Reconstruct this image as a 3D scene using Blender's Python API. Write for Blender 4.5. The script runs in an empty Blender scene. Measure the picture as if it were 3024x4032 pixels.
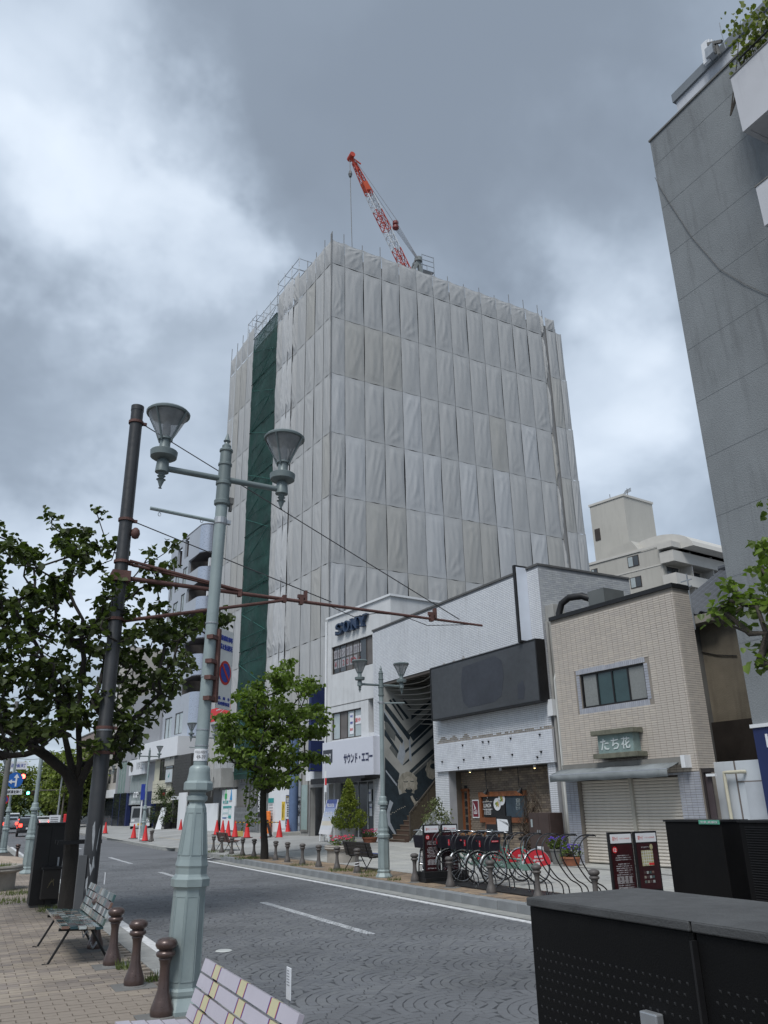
import bpy, bmesh, math, random
import numpy as np
from mathutils import Vector, Matrix, noise as mnoise
S = bpy.context.scene
COL = S.collection
PI = math.pi
rnd = random.Random(7)

# ---------------------------------------------------------------- camera
# X runs across the street, Y down the street, Z up; metres. The eye is 1.75 m above the road.
VX, VY, SX_, SY_, CX, CY, EYE = 1353., -6274., -140., 3208., 1512., 2016., 1.75
FL = math.sqrt(-((VX-CX)*(SX_-CX)+(VY-CY)*(SY_-CY)))
def _d(px, py):
    v = np.array([px-CX, -(py-CY), -FL]); return v/np.linalg.norm(v)
_up = _d(VX, VY); _fw = _d(SX_, SY_); _fw = _fw-_up*_fw.dot(_up); _fw /= np.linalg.norm(_fw)
RW = np.array([np.cross(_fw, _up), _fw, _up])
cam = bpy.data.objects.new('camera', bpy.data.cameras.new('camera'))
COL.objects.link(cam); S.camera = cam
cam.data.sensor_fit = 'HORIZONTAL'; cam.data.sensor_width = 36; cam.data.lens = 36*FL/3024
cam.data.clip_start = .05; cam.data.clip_end = 3000
mw = Matrix([list(RW[i])+[0] for i in range(3)]+[[0, 0, 0, 1]]); mw.translation = (0, 0, EYE)
cam.matrix_world = mw

# ---------------------------------------------------------------- world: overcast sky
SUN_EL, SUN_ROT = math.radians(55), math.radians(-130)
W = bpy.data.worlds.new('World'); S.world = W; W.use_nodes = True
def build_world():
    nt = W.node_tree; N = nt.nodes; L = nt.links; N.clear()
    def nd(t, **k):
        n = N.new(t)
        for a, b in k.items(): setattr(n, a, b)
        return n
    def math_(op, a, b=None, c=None, clamp=False):
        n = nd('ShaderNodeMath', operation=op, use_clamp=clamp)
        for i, v in enumerate((a, b, c)):
            if v is None: continue
            if isinstance(v, (int, float)): n.inputs[i].default_value = v
            else: L.new(v, n.inputs[i])
        return n.outputs[0]
    def mix(f, a, b):
        n = nd('ShaderNodeMix', data_type='RGBA')
        if isinstance(f, (int, float)): n.inputs[0].default_value = f
        else: L.new(f, n.inputs[0])
        for i, v in ((6, a), (7, b)):
            if isinstance(v, tuple): n.inputs[i].default_value = (*v, 1)
            else: L.new(v, n.inputs[i])
        return n.outputs[2]
    tc = nd('ShaderNodeTexCoord'); g = tc.outputs['Generated']
    sep = nd('ShaderNodeSeparateXYZ'); L.new(g, sep.inputs[0])
    z = math_('ADD', math_('MAXIMUM', sep.outputs[2], 0.0), .22)
    cmb = nd('ShaderNodeCombineXYZ')
    L.new(math_('DIVIDE', sep.outputs[0], z), cmb.inputs[0]); L.new(math_('DIVIDE', sep.outputs[1], z), cmb.inputs[1])
    def noise(scale, detail, rough, off, dist=0.):
        mp = nd('ShaderNodeMapping'); mp.inputs['Location'].default_value = off; L.new(cmb.outputs[0], mp.inputs[0])
        n = nd('ShaderNodeTexNoise'); n.inputs['Scale'].default_value = scale; n.inputs['Detail'].default_value = detail
        n.inputs['Roughness'].default_value = rough; n.inputs['Distortion'].default_value = dist
        L.new(mp.outputs[0], n.inputs['Vector']); return n.outputs['Fac']
    n1 = noise(1.1, 3, .5, (3.1, 1.7, 0), .25); n2 = noise(3.2, 4, .52, (8, 2, 1), .35)
    base = math_('ADD', math_('MULTIPLY', n1, .5), math_('MULTIPLY', n2, .5))
    wn = nd('ShaderNodeTexNoise'); wn.inputs['Scale'].default_value = 4.5; wn.inputs['Detail'].default_value = 5; wn.inputs['Roughness'].default_value = .55; L.new(g, wn.inputs['Vector'])
    w1 = nd('ShaderNodeVectorMath', operation='SUBTRACT'); L.new(wn.outputs['Color'], w1.inputs[0]); w1.inputs[1].default_value = (.5, .5, .5)
    w2 = nd('ShaderNodeVectorMath', operation='SCALE'); L.new(w1.outputs[0], w2.inputs[0]); w2.inputs['Scale'].default_value = .42
    w3 = nd('ShaderNodeVectorMath', operation='ADD'); L.new(g, w3.inputs[0]); L.new(w2.outputs[0], w3.inputs[1])
    w4 = nd('ShaderNodeVectorMath', operation='NORMALIZE'); L.new(w3.outputs[0], w4.inputs[0])
    def blob(px, py, r0, r1, amp):
        d = Vector(RW @ _d(px, py))
        vm = nd('ShaderNodeVectorMath', operation='DOT_PRODUCT'); vm.inputs[1].default_value = d; L.new(w4.outputs[0], vm.inputs[0])
        mr = nd('ShaderNodeMapRange', interpolation_type='SMOOTHSTEP')
        mr.inputs['From Min'].default_value = math.cos(math.radians(r1)); mr.inputs['From Max'].default_value = math.cos(math.radians(r0))
        L.new(vm.outputs['Value'], mr.inputs['Value'])
        return math_('MULTIPLY', mr.outputs['Result'], amp)
    v = base
    for b in SKY_BLOBS: v = math_('ADD', v, blob(*b))
    ramp = nd('ShaderNodeValToRGB'); L.new(v, ramp.inputs[0])
    cr = ramp.color_ramp; cr.interpolation = 'B_SPLINE'
    for i, (p, c) in enumerate(SKY_RAMP):
        e = cr.elements[i] if i < 2 else cr.elements.new(p)
        e.position = p; e.color = (*c, 1)
    # ground colour below the horizon
    hz = nd('ShaderNodeMapRange'); hz.inputs['From Min'].default_value = -.02; hz.inputs['From Max'].default_value = .02
    L.new(sep.outputs[2], hz.inputs['Value'])
    cloud = mix(hz.outputs['Result'], (.12, .125, .13), ramp.outputs['Color'])
    sky = nd('ShaderNodeTexSky', sky_type='NISHITA', sun_disc=False, sun_elevation=SUN_EL, sun_rotation=SUN_ROT)
    b1 = nd('ShaderNodeBackground'); L.new(sky.outputs[0], b1.inputs[0]); b1.inputs[1].default_value = .1
    b2 = nd('ShaderNodeBackground'); L.new(cloud, b2.inputs[0]); b2.inputs[1].default_value = 1.0
    ms = nd('ShaderNodeMixShader'); ms.inputs[0].default_value = .93
    L.new(b1.outputs[0], ms.inputs[1]); L.new(b2.outputs[0], ms.inputs[2])
    out = nd('ShaderNodeOutputWorld'); L.new(ms.outputs[0], out.inputs[0])
# blobs: (direction by picture position, inner and outer radius in degrees, lighter or darker)
SKY_BLOBS = [(430, 330, 1, 10, .17), (720, 560, 1, 7, .17), (420, 980, 1, 10, .16), (120, 150, 1, 9, .06), (620, 1080, 1, 6, .1), (120, 780, 1, 7, .06), (250, 1950, 2, 13, .14), (700, 1250, 1, 9, .07),
             (2450, 850, 1, 9, .17), (2330, 1500, 2, 12, .17), (2420, 1900, 2, 9, .10),
             (250, 1420, 1, 10, -.2), (60, 1600, 1, 9, -.12), (1500, 350, 4, 22, -.15), (1100, 60, 3, 14, -.12), (2150, 500, 3, 14, -.14), (1050, 900, 1, 8, -.04), (2300, 60, 2, 14, -.08), (120, 2900, 2, 10, .05)]
SKY_RAMP = [(0.2, (.142, .17, .208)), (.42, (.188, .225, .274)), (.6, (.275, .323, .385)), (.78, (.385, .44, .51)), (.98, (.50, .55, .61))]
build_world()
sun = bpy.data.objects.new('sun', bpy.data.lights.new('sun', 'SUN')); COL.objects.link(sun)
sun.data.energy = 1.5; sun.data.angle = math.radians(25); sun.data.color = (1, .98, .95)
_az = SUN_ROT
sun.rotation_euler = Vector((math.sin(_az)*math.cos(SUN_EL), math.cos(_az)*math.cos(SUN_EL), math.sin(SUN_EL))).to_track_quat('Z', 'Y').to_euler()
S.view_settings.view_transform = 'Standard'; S.view_settings.look = 'None'; S.view_settings.gamma = 1
S.view_settings.use_curve_mapping = False; S.view_settings.exposure = 0.88
S.cycles.max_bounces = 6; S.cycles.diffuse_bounces = 3; S.cycles.transparent_max_bounces = 10
S.cycles.use_denoising = True

# ---------------------------------------------------------------- measuring: from the picture to metres
def ray(px, py): return RW @ _d(px, py)
EYEP = np.array([0, 0, EYE])
def G(px, py, z=0.):                       # on level z
    r = ray(px, py); return EYEP+r*((z-EYE)/r[2])
def PY(px, py, Y): r = ray(px, py); return EYEP+r*(Y/r[1])
def PX(px, py, X): r = ray(px, py); return EYEP+r*(X/r[0])
_O = {'A': (0, 1900, .6028), 'B': (0, 2800, .6028), 'C': (800, 2300, .4972), 'D': (1200, 2100, .6028), 'E': (1600, 2900, .4822), 'F': (2100, 2100, .557),
      'G': (2200, 3000, .4967), 'H': (800, 2900, .5425), 'I': (800, 550, .6028), 'J': (2400, 0, .5426), 'K': (500, 1550, .4822), 'L': (1200, 900, .678),
      'M': (0, 2950, .3014), 'N': (400, 2750, .3014), 'O': (2500, 2300, .4521), 'P': (1500, 2550, .3842), 'Q': (840, 3000, .3014), 'T': (550, 2000, .3617)}
def q(k, x, y): o = _O[k]; return o[0]+x*o[2], o[1]+y*o[2]
class Fac:
    """a vertical wall plane: local x to the right along it, y into the building, z up from its foot"""
    def __init__(s, x, y, z, slope):
        s.p = np.array([x, y, z], float); n = math.hypot(slope, 1)
        s.ux = np.array([-slope/n, -1/n, 0]); s.uy = np.array([1/n, -slope/n, 0]); s.rz = math.atan2(-1/n, -slope/n)
    def uv(s, k, x, y, v=0.):
        r = ray(*(q(k, x, y) if k else (x, y))); o = s.p+s.uy*v
        t = s.uy.dot(o-EYEP)/s.uy.dot(r); h = EYEP+r*t-s.p
        return float(h.dot(s.ux)), float(h[2])
    def uw(s, k, x, y, u=0.):             # on the plane at right angles to the wall, at local x = u -> (depth y, z)
        r = ray(*(q(k, x, y) if k else (x, y))); o = s.p+s.ux*u
        t = s.ux.dot(o-EYEP)/s.ux.dot(r); h = EYEP+r*t-s.p
        return float(h.dot(s.uy)), float(h[2])
def sstep(t): t = min(1, max(0, t)); return t*t*(3-2*t)
def gz(x, y):
    if x < 2.36: return .13
    if x < 8.65: return 0.
    return .15+.25*sstep((x-9.5)/5)*sstep((y-22)/9)

# ---------------------------------------------------------------- materials
_M = {}
def mat(name, col=(.5, .5, .5), rough=.6, metal=0., var=.12, vs=2., bump=0., bs=40., isl=0., streak=0., scol=(.08, .075, .07), spec=.4, emit=0., ecol=None, alpha=1., trans=0., coat=0., vz=1., pointy=0.):
    if name in _M: return _M[name]
    m = bpy.data.materials.new(name); m.use_nodes = True; nt = m.node_tree; N = nt.nodes; L = nt.links
    b = N['Principled BSDF']; _M[name] = m
    b.inputs['Roughness'].default_value = rough; b.inputs['Metallic'].default_value = metal; b.inputs['Specular IOR Level'].default_value = spec
    b.inputs['Coat Weight'].default_value = coat
    tc = N.new('ShaderNodeTexCoord')
    def nz(scale, detail=4, zs=1., rough_=.6):
        mp = N.new('ShaderNodeMapping'); mp.inputs['Scale'].default_value = (1, 1, zs); L.new(tc.outputs['Object'], mp.inputs[0])
        n = N.new('ShaderNodeTexNoise'); n.inputs['Scale'].default_value = scale; n.inputs['Detail'].default_value = detail; n.inputs['Roughness'].default_value = rough_
        L.new(mp.outputs[0], n.inputs['Vector']); return n.outputs['Fac']
    def mx(bt, f, a, c):
        n = N.new('ShaderNodeMix'); n.data_type = 'RGBA'; n.blend_type = bt
        for i, v in ((0, f), (6, a), (7, c)):
            if isinstance(v, (int, float)): n.inputs[i].default_value = v
            elif isinstance(v, tuple): n.inputs[i].default_value = (*v, 1)
            else: L.new(v, n.inputs[i])
        return n.outputs[2]
    def rng(v, a, c_, d, e):
        n = N.new('ShaderNodeMapRange'); n.inputs[1].default_value = a; n.inputs[2].default_value = c_; n.inputs[3].default_value = d; n.inputs[4].default_value = e
        L.new(v, n.inputs[0]); return n.outputs[0]
    c = tuple(col)
    if var: c = mx('MULTIPLY', 1., c, mx('MIX', rng(nz(vs, 5, vz), .25, .75, 0, 1), (1-var,)*3, (1+var,)*3))
    if isl:
        ge = N.new('ShaderNodeNewGeometry')
        c = mx('MULTIPLY', 1., c, mx('MIX', ge.outputs['Random Per Island'], (1-isl, 1-isl, 1-isl*.8), (1+isl, 1+isl*.95, 1+isl*.7)))
    if streak: c = mx('MIX', rng(nz(3.5, 5, .12), .52, .78, 0, streak), c, scol)
    if isinstance(c, tuple): b.inputs['Base Color'].default_value = (*c, 1)
    else: L.new(c, b.inputs['Base Color'])
    if bump:
        bn = N.new('ShaderNodeBump'); bn.inputs['Strength'].default_value = bump; bn.inputs['Distance'].default_value = .02
        L.new(nz(bs, 5), bn.inputs['Height']); L.new(bn.outputs[0], b.inputs['Normal'])
    if rough < .9 and var: L.new(rng(nz(vs*3+2), .3, .7, max(0, rough-.08), min(1, rough+.12)), b.inputs['Roughness'])
    if emit: b.inputs['Emission Color'].default_value = (*(ecol or col), 1); b.inputs['Emission Strength'].default_value = emit
    if alpha < 1: b.inputs['Alpha'].default_value = alpha
    if trans:
        t = N.new('ShaderNodeBsdfTranslucent'); ms = N.new('ShaderNodeMixShader'); ms.inputs[0].default_value = trans
        if isinstance(c, tuple): t.inputs[0].default_value = (*c, 1)
        else: L.new(mx('MULTIPLY', 1., c, (1.3, 1.5, .7)), t.inputs[0])
        L.new(b.outputs[0], ms.inputs[1]); L.new(t.outputs[0], ms.inputs[2]); L.new(ms.outputs[0], N['Material Output'].inputs[0])
    return m

# ---------------------------------------------------------------- mesh building
class MB:
    def __init__(s): s.V = []; s.F = []; s.M = []
    def add(s, vs, fs, m=0):
        o = len(s.V); s.V.extend(tuple(v) for v in vs)
        for f in fs: s.F.append(tuple(i+o for i in f)); s.M.append(m)
        return s
    def box(s, x0, x1, y0, y1, z0, z1, m=0):
        return s.add([(x0, y0, z0), (x1, y0, z0), (x1, y1, z0), (x0, y1, z0), (x0, y0, z1), (x1, y0, z1), (x1, y1, z1), (x0, y1, z1)],
                     [(3, 2, 1, 0), (4, 5, 6, 7), (0, 1, 5, 4), (1, 2, 6, 5), (2, 3, 7, 6), (3, 0, 4, 7)], m)
    def poly(s, pts, m=0): return s.add(pts, [tuple(range(len(pts)))], m)
    def prism(s, pts, vec, m=0):
        n = len(pts); v = [Vector(p) for p in pts]; w = [p+Vector(vec) for p in v]
        return s.add(v+w, [tuple(range(n-1, -1, -1)), tuple(range(n, 2*n))]+[(i, (i+1) % n, n+(i+1) % n, n+i) for i in range(n)], m)
    def bar(s, a, b, w, h=None, m=0, up=(0, 0, 1)):
        a = Vector(a); b = Vector(b); d = (b-a).normalized(); u = Vector(up)
        if abs(d.dot(u)) > .98: u = Vector((1, 0, 0))
        x = d.cross(u).normalized()*w/2; y = x.cross(d).normalized()*(h or w)/2
        vs = [p+e for p in (a, b) for e in (-x-y, x-y, x+y, -x+y)]
        return s.add(vs, [(0, 1, 2, 3), (7, 6, 5, 4), (0, 4, 5, 1), (1, 5, 6, 2), (2, 6, 7, 3), (3, 7, 4, 0)], m)
    def tube(s, path, r, n=8, m=0, caps=True):
        P = [Vector(p) for p in path]; k = len(P); R = r if isinstance(r, (list, tuple)) else [r]*k
        vs = []; pu = None
        for i in range(k):
            d = (P[min(i+1, k-1)]-P[max(i-1, 0)]); d = d.normalized() if d.length > 1e-9 else Vector((0, 0, 1))
            u = pu if pu is not None else (Vector((0, 0, 1)) if abs(d.z) < .9 else Vector((1, 0, 0)))
            x = (u-d*u.dot(d)); x = x.normalized() if x.length > 1e-6 else d.orthogonal().normalized(); y = d.cross(x); pu = x
            vs += [P[i]+(x*math.cos(2*PI*j/n)+y*math.sin(2*PI*j/n))*R[i] for j in range(n)]
        fs = [(i*n+j, i*n+(j+1) % n, (i+1)*n+(j+1) % n, (i+1)*n+j) for i in range(k-1) for j in range(n)]
        if caps: fs += [tuple(range(n-1, -1, -1)), tuple(range((k-1)*n, k*n))]
        return s.add(vs, fs, m)
    def lathe(s, prof, n=16, c=(0, 0, 0), m=0, caps=True, ph=0.):
        vs = [(c[0]+r*math.cos(2*PI*j/n+ph), c[1]+r*math.sin(2*PI*j/n+ph), c[2]+z) for r, z in prof for j in range(n)]
        k = len(prof); fs = [(i*n+j, i*n+(j+1) % n, (i+1)*n+(j+1) % n, (i+1)*n+j) for i in range(k-1) for j in range(n)]
        if caps: fs += [tuple(range(n-1, -1, -1)), tuple(range((k-1)*n, k*n))]
        return s.add(vs, fs, m)
    def arr(s, V, F, m=0):
        o = len(s.V); s.V.extend(map(tuple, V)); s.F.extend([tuple(int(i)+o for i in f) for f in F]); s.M.extend([m]*len(F)); return s
    def mesh(s, name, mats, smooth=0):
        me = bpy.data.meshes.new(name); me.from_pydata([tuple(map(float, v)) for v in s.V], [], s.F)
        for m in (mats if isinstance(mats, (list, tuple)) else [mats]): me.materials.append(m)
        if len(me.materials) > 1: me.polygons.foreach_set('material_index', s.M)
        if smooth: me.shade_smooth(); me.set_sharp_from_angle(angle=math.radians(smooth))
        me.update(); return me
    def build(s, name, mats, parent=None, smooth=0, loc=None, bevel=0, **k):
        o = bpy.data.objects.new(name, s.mesh(name, mats, smooth)); COL.objects.link(o)
        if parent: o.parent = parent
        if loc is not None: o.location = loc
        if bevel:
            md = o.modifiers.new('bevel', 'BEVEL'); md.width = bevel; md.segments = 2; md.limit_method = 'ANGLE'; md.harden_normals = False
        for a, b in k.items(): o[a] = b
        return o
def inst(me, name, parent=None, loc=(0, 0, 0), rot=(0, 0, 0), sc=(1, 1, 1), m=None, **k):
    o = bpy.data.objects.new(name, me); COL.objects.link(o); o.parent = parent
    o.location = loc; o.rotation_euler = rot; o.scale = sc
    if m: o.material_slots[0].link = 'OBJECT'; o.material_slots[0].material = m
    for a, b in k.items(): o[a] = b
    return o
def thing(name, label, cat, loc=(0, 0, 0), rz=0., group=None):
    o = bpy.data.objects.new(name, None); COL.objects.link(o); o.location = loc; o.rotation_euler = (0, 0, rz)
    o.empty_display_size = .2; o['label'] = label; o['category'] = cat
    if group: o['group'] = group
    return o
def tag(o, label, cat, group=None):
    o['label'] = label; o['category'] = cat
    if group: o['group'] = group
    return o
def children(o): return list(o.children)
def dup(root, loc, rz=None, label=None, sc=None):
    def cp(o, par):
        c = o.copy(); COL.objects.link(c); c.parent = par
        for ch in list(KIDS.get(o.name, ())): cp(bpy.data.objects[ch], c)
        return c
    KIDS = {}
    for o in bpy.data.objects:
        if o.parent: KIDS.setdefault(o.parent.name, []).append(o.name)
    c = cp(root, None); c.location = loc
    if rz is not None: c.rotation_euler = (0, 0, rz)
    if sc: c.scale = (sc, sc, sc)
    if label: c['label'] = label
    return c
def facthing(f, name, label, cat, group=None): return thing(name, label, cat, tuple(f.p), f.rz, group)
_T = {}
def text(s, parent, x, z, h, m, y=-.01, w=None, name='lettering', ext=.004, off=0., al='CENTER', rot=(PI/2, 0, 0), shear=0., vert=False, loc=None, roll=0.):
    """a line of writing standing on a wall plane (local x right, z up, facing -y); h = cap height box, w = fitted width"""
    key = (s, off, ext, vert, shear)
    if key not in _T:
        cu = bpy.data.curves.new('t', 'FONT'); cu.body = '\n'.join(s) if vert else s; cu.align_x = 'CENTER'; cu.align_y = 'CENTER'
        cu.extrude = 0.; cu.offset = off; cu.resolution_u = 2; cu.shear = shear; cu.space_line = .95
        o = bpy.data.objects.new('t', cu); COL.objects.link(o)
        dg = bpy.context.evaluated_depsgraph_get(); dg.update()
        me = bpy.data.meshes.new_from_object(o.evaluated_get(dg)); bpy.data.objects.remove(o); bpy.data.curves.remove(cu)
        co = np.empty(len(me.vertices)*3); me.vertices.foreach_get('co', co); co = co.reshape(-1, 3)
        if len(co):
            lo, hi = co.min(0), co.max(0); co -= (lo+hi)/2; sz = hi-lo
        else: sz = np.ones(3)
        F = [tuple(p.vertices) for p in me.polygons]
        _T[key] = (co, F, sz); bpy.data.meshes.remove(me)
    co, F, sz = _T[key]
    sy = h/sz[1] if sz[1] > 0 else 1; sx = w/sz[0] if w else sy
    me = bpy.data.meshes.new(name); n = len(co)
    A = co*np.array([sx, sy, 0]); B = A+np.array([0, 0, ext])
    # flat print: front faces plus rim from boundary edges
    E = {}
    for f in F:
        for i in range(len(f)):
            a, b = f[i], f[(i+1) % len(f)]; E[(a, b)] = 1
    rim = [(a, b, b+n, a+n) for (a, b) in E if (b, a) not in E] if ext > .003 else []
    me.from_pydata([tuple(v) for v in np.vstack([A, B])], [], [tuple(i+n for i in f) for f in F]+rim)
    me.materials.append(m); me.update()
    o = bpy.data.objects.new(name, me); COL.objects.link(o); o.parent = parent
    o.location = loc if loc is not None else (x, y, z); o.rotation_euler = rot
    if roll: o.rotation_euler = (Matrix.Rotation(rot[2], 4, 'Z') @ Matrix.Rotation(rot[0], 4, 'X') @ Matrix.Rotation(roll, 4, 'Z')).to_euler()
    return o
def cut(u0, u1, z0, z1, holes):
    """rectangle minus rectangles -> list of rectangles"""
    xs = sorted({u0, u1, *[min(max(h[i], u0), u1) for h in holes for i in (0, 1)]}); zs = sorted({z0, z1, *[min(max(h[i], z0), z1) for h in holes for i in (2, 3)]})
    out = []
    for j in range(len(zs)-1):
        run = None
        for i in range(len(xs)-1):
            cx, cz = (xs[i]+xs[i+1])/2, (zs[j]+zs[j+1])/2
            ok = not any(h[0] < cx < h[1] and h[2] < cz < h[3] for h in holes)
            if ok and run: run[1] = xs[i+1]
            elif ok: run = [xs[i], xs[i+1], zs[j], zs[j+1]]; out.append(run)
            else: run = None
    return out
def wall(f_root, name, u0, u1, z0, z1, y0, y1, m, holes=(), **k):
    b = MB()
    for r in cut(u0, u1, z0, z1, holes): b.box(r[0], r[1], y0, y1, r[2], r[3])
    return b.build(name, m, f_root, **k)
def tiles(root, u0, u1, z0, z1, tw, th, gap, m, holes=(), y=0., t=.012, bond=0., singles=0, axis='x', name='tile', jitter=.0012, near=1):
    """facing tiles proud of a wall at local y (axis x) or on a side wall at local x=y (axis y)"""
    cells = []
    nz_ = int((z1-z0)/th)
    for j in range(nz_):
        a = z0+j*th; o = (j % 2)*bond*tw
        x = u0-(o if o else 0)
        while x < u1-1e-6:
            x0, x1 = max(x, u0)+gap/2, min(x+tw, u1)-gap/2; x += tw
            if x1-x0 < gap: continue
            cx, cz = (x0+x1)/2, a+th/2
            if any(h[0] < cx < h[1] and h[2] < cz < h[3] for h in holes): continue
            cells.append((x0, x1, a+gap/2, a+th-gap/2))
    cells.sort(key=lambda c: -(c[0]*near)+c[2]*.3)
    def put(b, c, k=1.):
        d = t+rnd.uniform(-jitter, jitter)
        if axis == 'x': vs = [(c[0], y, c[2]), (c[1], y, c[2]), (c[1], y, c[3]), (c[0], y, c[3])]; n = (0, -d, 0)
        else: vs = [(y, c[0], c[2]), (y, c[1], c[2]), (y, c[1], c[3]), (y, c[0], c[3])]; n = (d, 0, 0)
        w = [(v[0]+n[0], v[1]+n[1], v[2]) for v in vs]
        b.add(vs+w, [(4, 5, 6, 7), (0, 1, 5, 4), (1, 2, 6, 5), (2, 3, 7, 6), (3, 0, 4, 7)])
    if singles:
        b = MB(); put(b, (-tw/2+gap/2, tw/2-gap/2, -th/2+gap/2, th/2-gap/2)) if axis == 'x' else None
        if axis == 'x':
            b.V = [(v[0], v[1]-y, v[2]) for v in b.V]; me = b.mesh(name, m)
            full = [c for c in cells if abs((c[1]-c[0])-(tw-gap)) < 1e-4][:singles]; fs = set(full)
            cells = [c for c in cells if c not in fs]
            for c in full: inst(me, name, root, ((c[0]+c[1])/2, y, (c[2]+c[3])/2))
    b = MB()
    for c in cells: put(b, c)
    if b.V: b.build(name+'_field', m, root, kind='stuff')
def window(root, u0, u1, z0, z1, y, frame_m, glass_m, cols=2, fr=.05, depth=.06, sill=None, name='window', panes=None, rows=1):
    b = MB(); b.box(u0, u1, y, y+depth, z0, z0+fr); b.box(u0, u1, y, y+depth, z1-fr, z1); b.box(u0, u0+fr, y, y+depth, z0+fr, z1-fr); b.box(u1-fr, u1, y, y+depth, z0+fr, z1-fr)
    w = (u1-u0-2*fr)/cols
    for i in range(1, cols): x = u0+fr+i*w; b.box(x-fr/2, x+fr/2, y+.005, y+depth, z0+fr, z1-fr)
    for r in range(1, rows): zz = z0+(z1-z0)*r/rows; b.box(u0+fr, u1-fr, y+.012, y+depth, zz-fr/2, zz+fr/2)
    o = b.build(name, frame_m, root)
    for i in range(cols):
        g = panes[i % len(panes)] if panes else glass_m
        MB().box(u0+fr+i*w+fr/2, u0+fr+(i+1)*w-fr/2, y+.03, y+.04, z0+fr, z1-fr).build('pane', g, o)
    if sill: MB().box(u0-.05, u1+.05, y-.08, y, z0-.06, z0).build('sill', sill, o)
    return o
# ---------------------------------------------------------------- shared materials
def win_glass(name, c, r=.08): return mat(name, c, r, var=.15, vs=1.5, spec=.7)
m_asph = mat('asphalt', (.13, .136, .146), .8, var=.22, vs=.35, bump=.5, bs=160)
m_stone = mat('road_setts', (.135, .142, .152), .7, var=.32, vs=.45, bump=.4, bs=140, isl=.09)
m_joint = mat('road_joint', (.058, .062, .068), .85, var=.3, vs=3)
m_line = mat('line_paint', (.58, .59, .6), .7, var=.3, vs=9, bump=.3, bs=120)
m_wornline = mat('line_worn', (.5, .52, .54), .7, var=.3, vs=9, bump=.3)
m_kerb = mat('kerb_stone', (.25, .265, .27), .8, var=.3, vs=1.2, bump=.5, bs=60, isl=.25)
m_gran = mat('granite_edge', (.27, .275, .265), .8, var=.25, vs=4, bump=.4, bs=120, isl=.15)
m_brick = mat('paver', (.25, .215, .182), .82, var=.35, vs=.8, bump=.5, bs=70, isl=.22)
m_sand = mat('paver_joint', (.06, .052, .045), .95, var=.3, vs=3)
m_plaza = mat('plaza_slab', (.36, .365, .35), .8, var=.18, vs=.6, bump=.3, bs=60, isl=.08)
m_plazaj = mat('plaza_joint', (.17, .17, .165), .9, var=.2)
m_band = mat('brick_band', (.25, .19, .135), .85, var=.4, vs=1.2, bump=.5, isl=.22)
m_conc = mat('concrete', (.33, .33, .315), .85, var=.25, vs=.8, bump=.4, bs=30, streak=.45)
m_concd = mat('dark_concrete', (.15, .15, .145), .85, var=.3, vs=.8, bump=.4, bs=30, streak=.4)
m_black = mat('black_metal', (.012, .012, .013), .45, var=.3, vs=3)
m_blackr = mat('black_rubber', (.014, .014, .015), .8, var=.2)
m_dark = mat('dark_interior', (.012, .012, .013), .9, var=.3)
m_steel = mat('galvanised', (.38, .4, .42), .45, metal=.7, var=.15, vs=4)
m_white = mat('white_paint', (.66, .68, .7), .6, var=.1, vs=1.5, streak=.22, scol=(.25, .25, .24))
m_whitec = mat('white_panel', (.68, .7, .73), .5, var=.05, vs=1.)
m_red = mat('cone_red', (.55, .028, .03), .55, var=.15, vs=4)
m_glass = win_glass('window_glass', (.05, .058, .065))
m_glassd = win_glass('dark_glass', (.02, .024, .028))
m_glassl = win_glass('pale_glass', (.36, .41, .42), .15)
m_brn = mat('bronze_frame', (.045, .036, .032), .5, var=.2)
m_navy = mat('navy', (.015, .025, .09), .5, var=.15)
m_ink = mat('ink', (.02, .02, .025), .6, var=0)
m_blue = mat('blue_ink', (.03, .06, .35), .5, var=0)
m_teal = mat('teal_print', (.03, .28, .27), .5, var=.1)
m_redp = mat('red_print', (.6, .03, .035), .5, var=.05)
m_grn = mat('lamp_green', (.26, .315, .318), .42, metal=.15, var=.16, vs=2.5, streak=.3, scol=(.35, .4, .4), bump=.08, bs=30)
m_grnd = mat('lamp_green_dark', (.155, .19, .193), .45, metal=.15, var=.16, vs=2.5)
m_wood = mat('orange_wood', (.17, .06, .025), .5, var=.35, vs=3, vz=.15)
m_rust = mat('red_oxide', (.105, .052, .045), .7, var=.35, vs=5, bump=.3)

# ---------------------------------------------------------------- ground
def struct(o, kind='structure'): o['kind'] = kind; return o
b = MB(); b.poly([(-400, -200, -.02), (600, -200, -.02), (600, 1500, -.02), (-400, 1500, -.02)]); struct(b.build('ground', m_asph))
b = MB(); b.poly([(2.35, -8, 0), (8.68, -8, 0), (8.68, 34, 0), (2.35, 34, 0)]); struct(b.build('road_bed', m_joint))
road = struct(MB().poly([(-3.5, 33.9, .004), (9.0, 33.9, .004), (9.0, 400, .004), (-3.5, 400, .004)]).build('road', m_asph))
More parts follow.
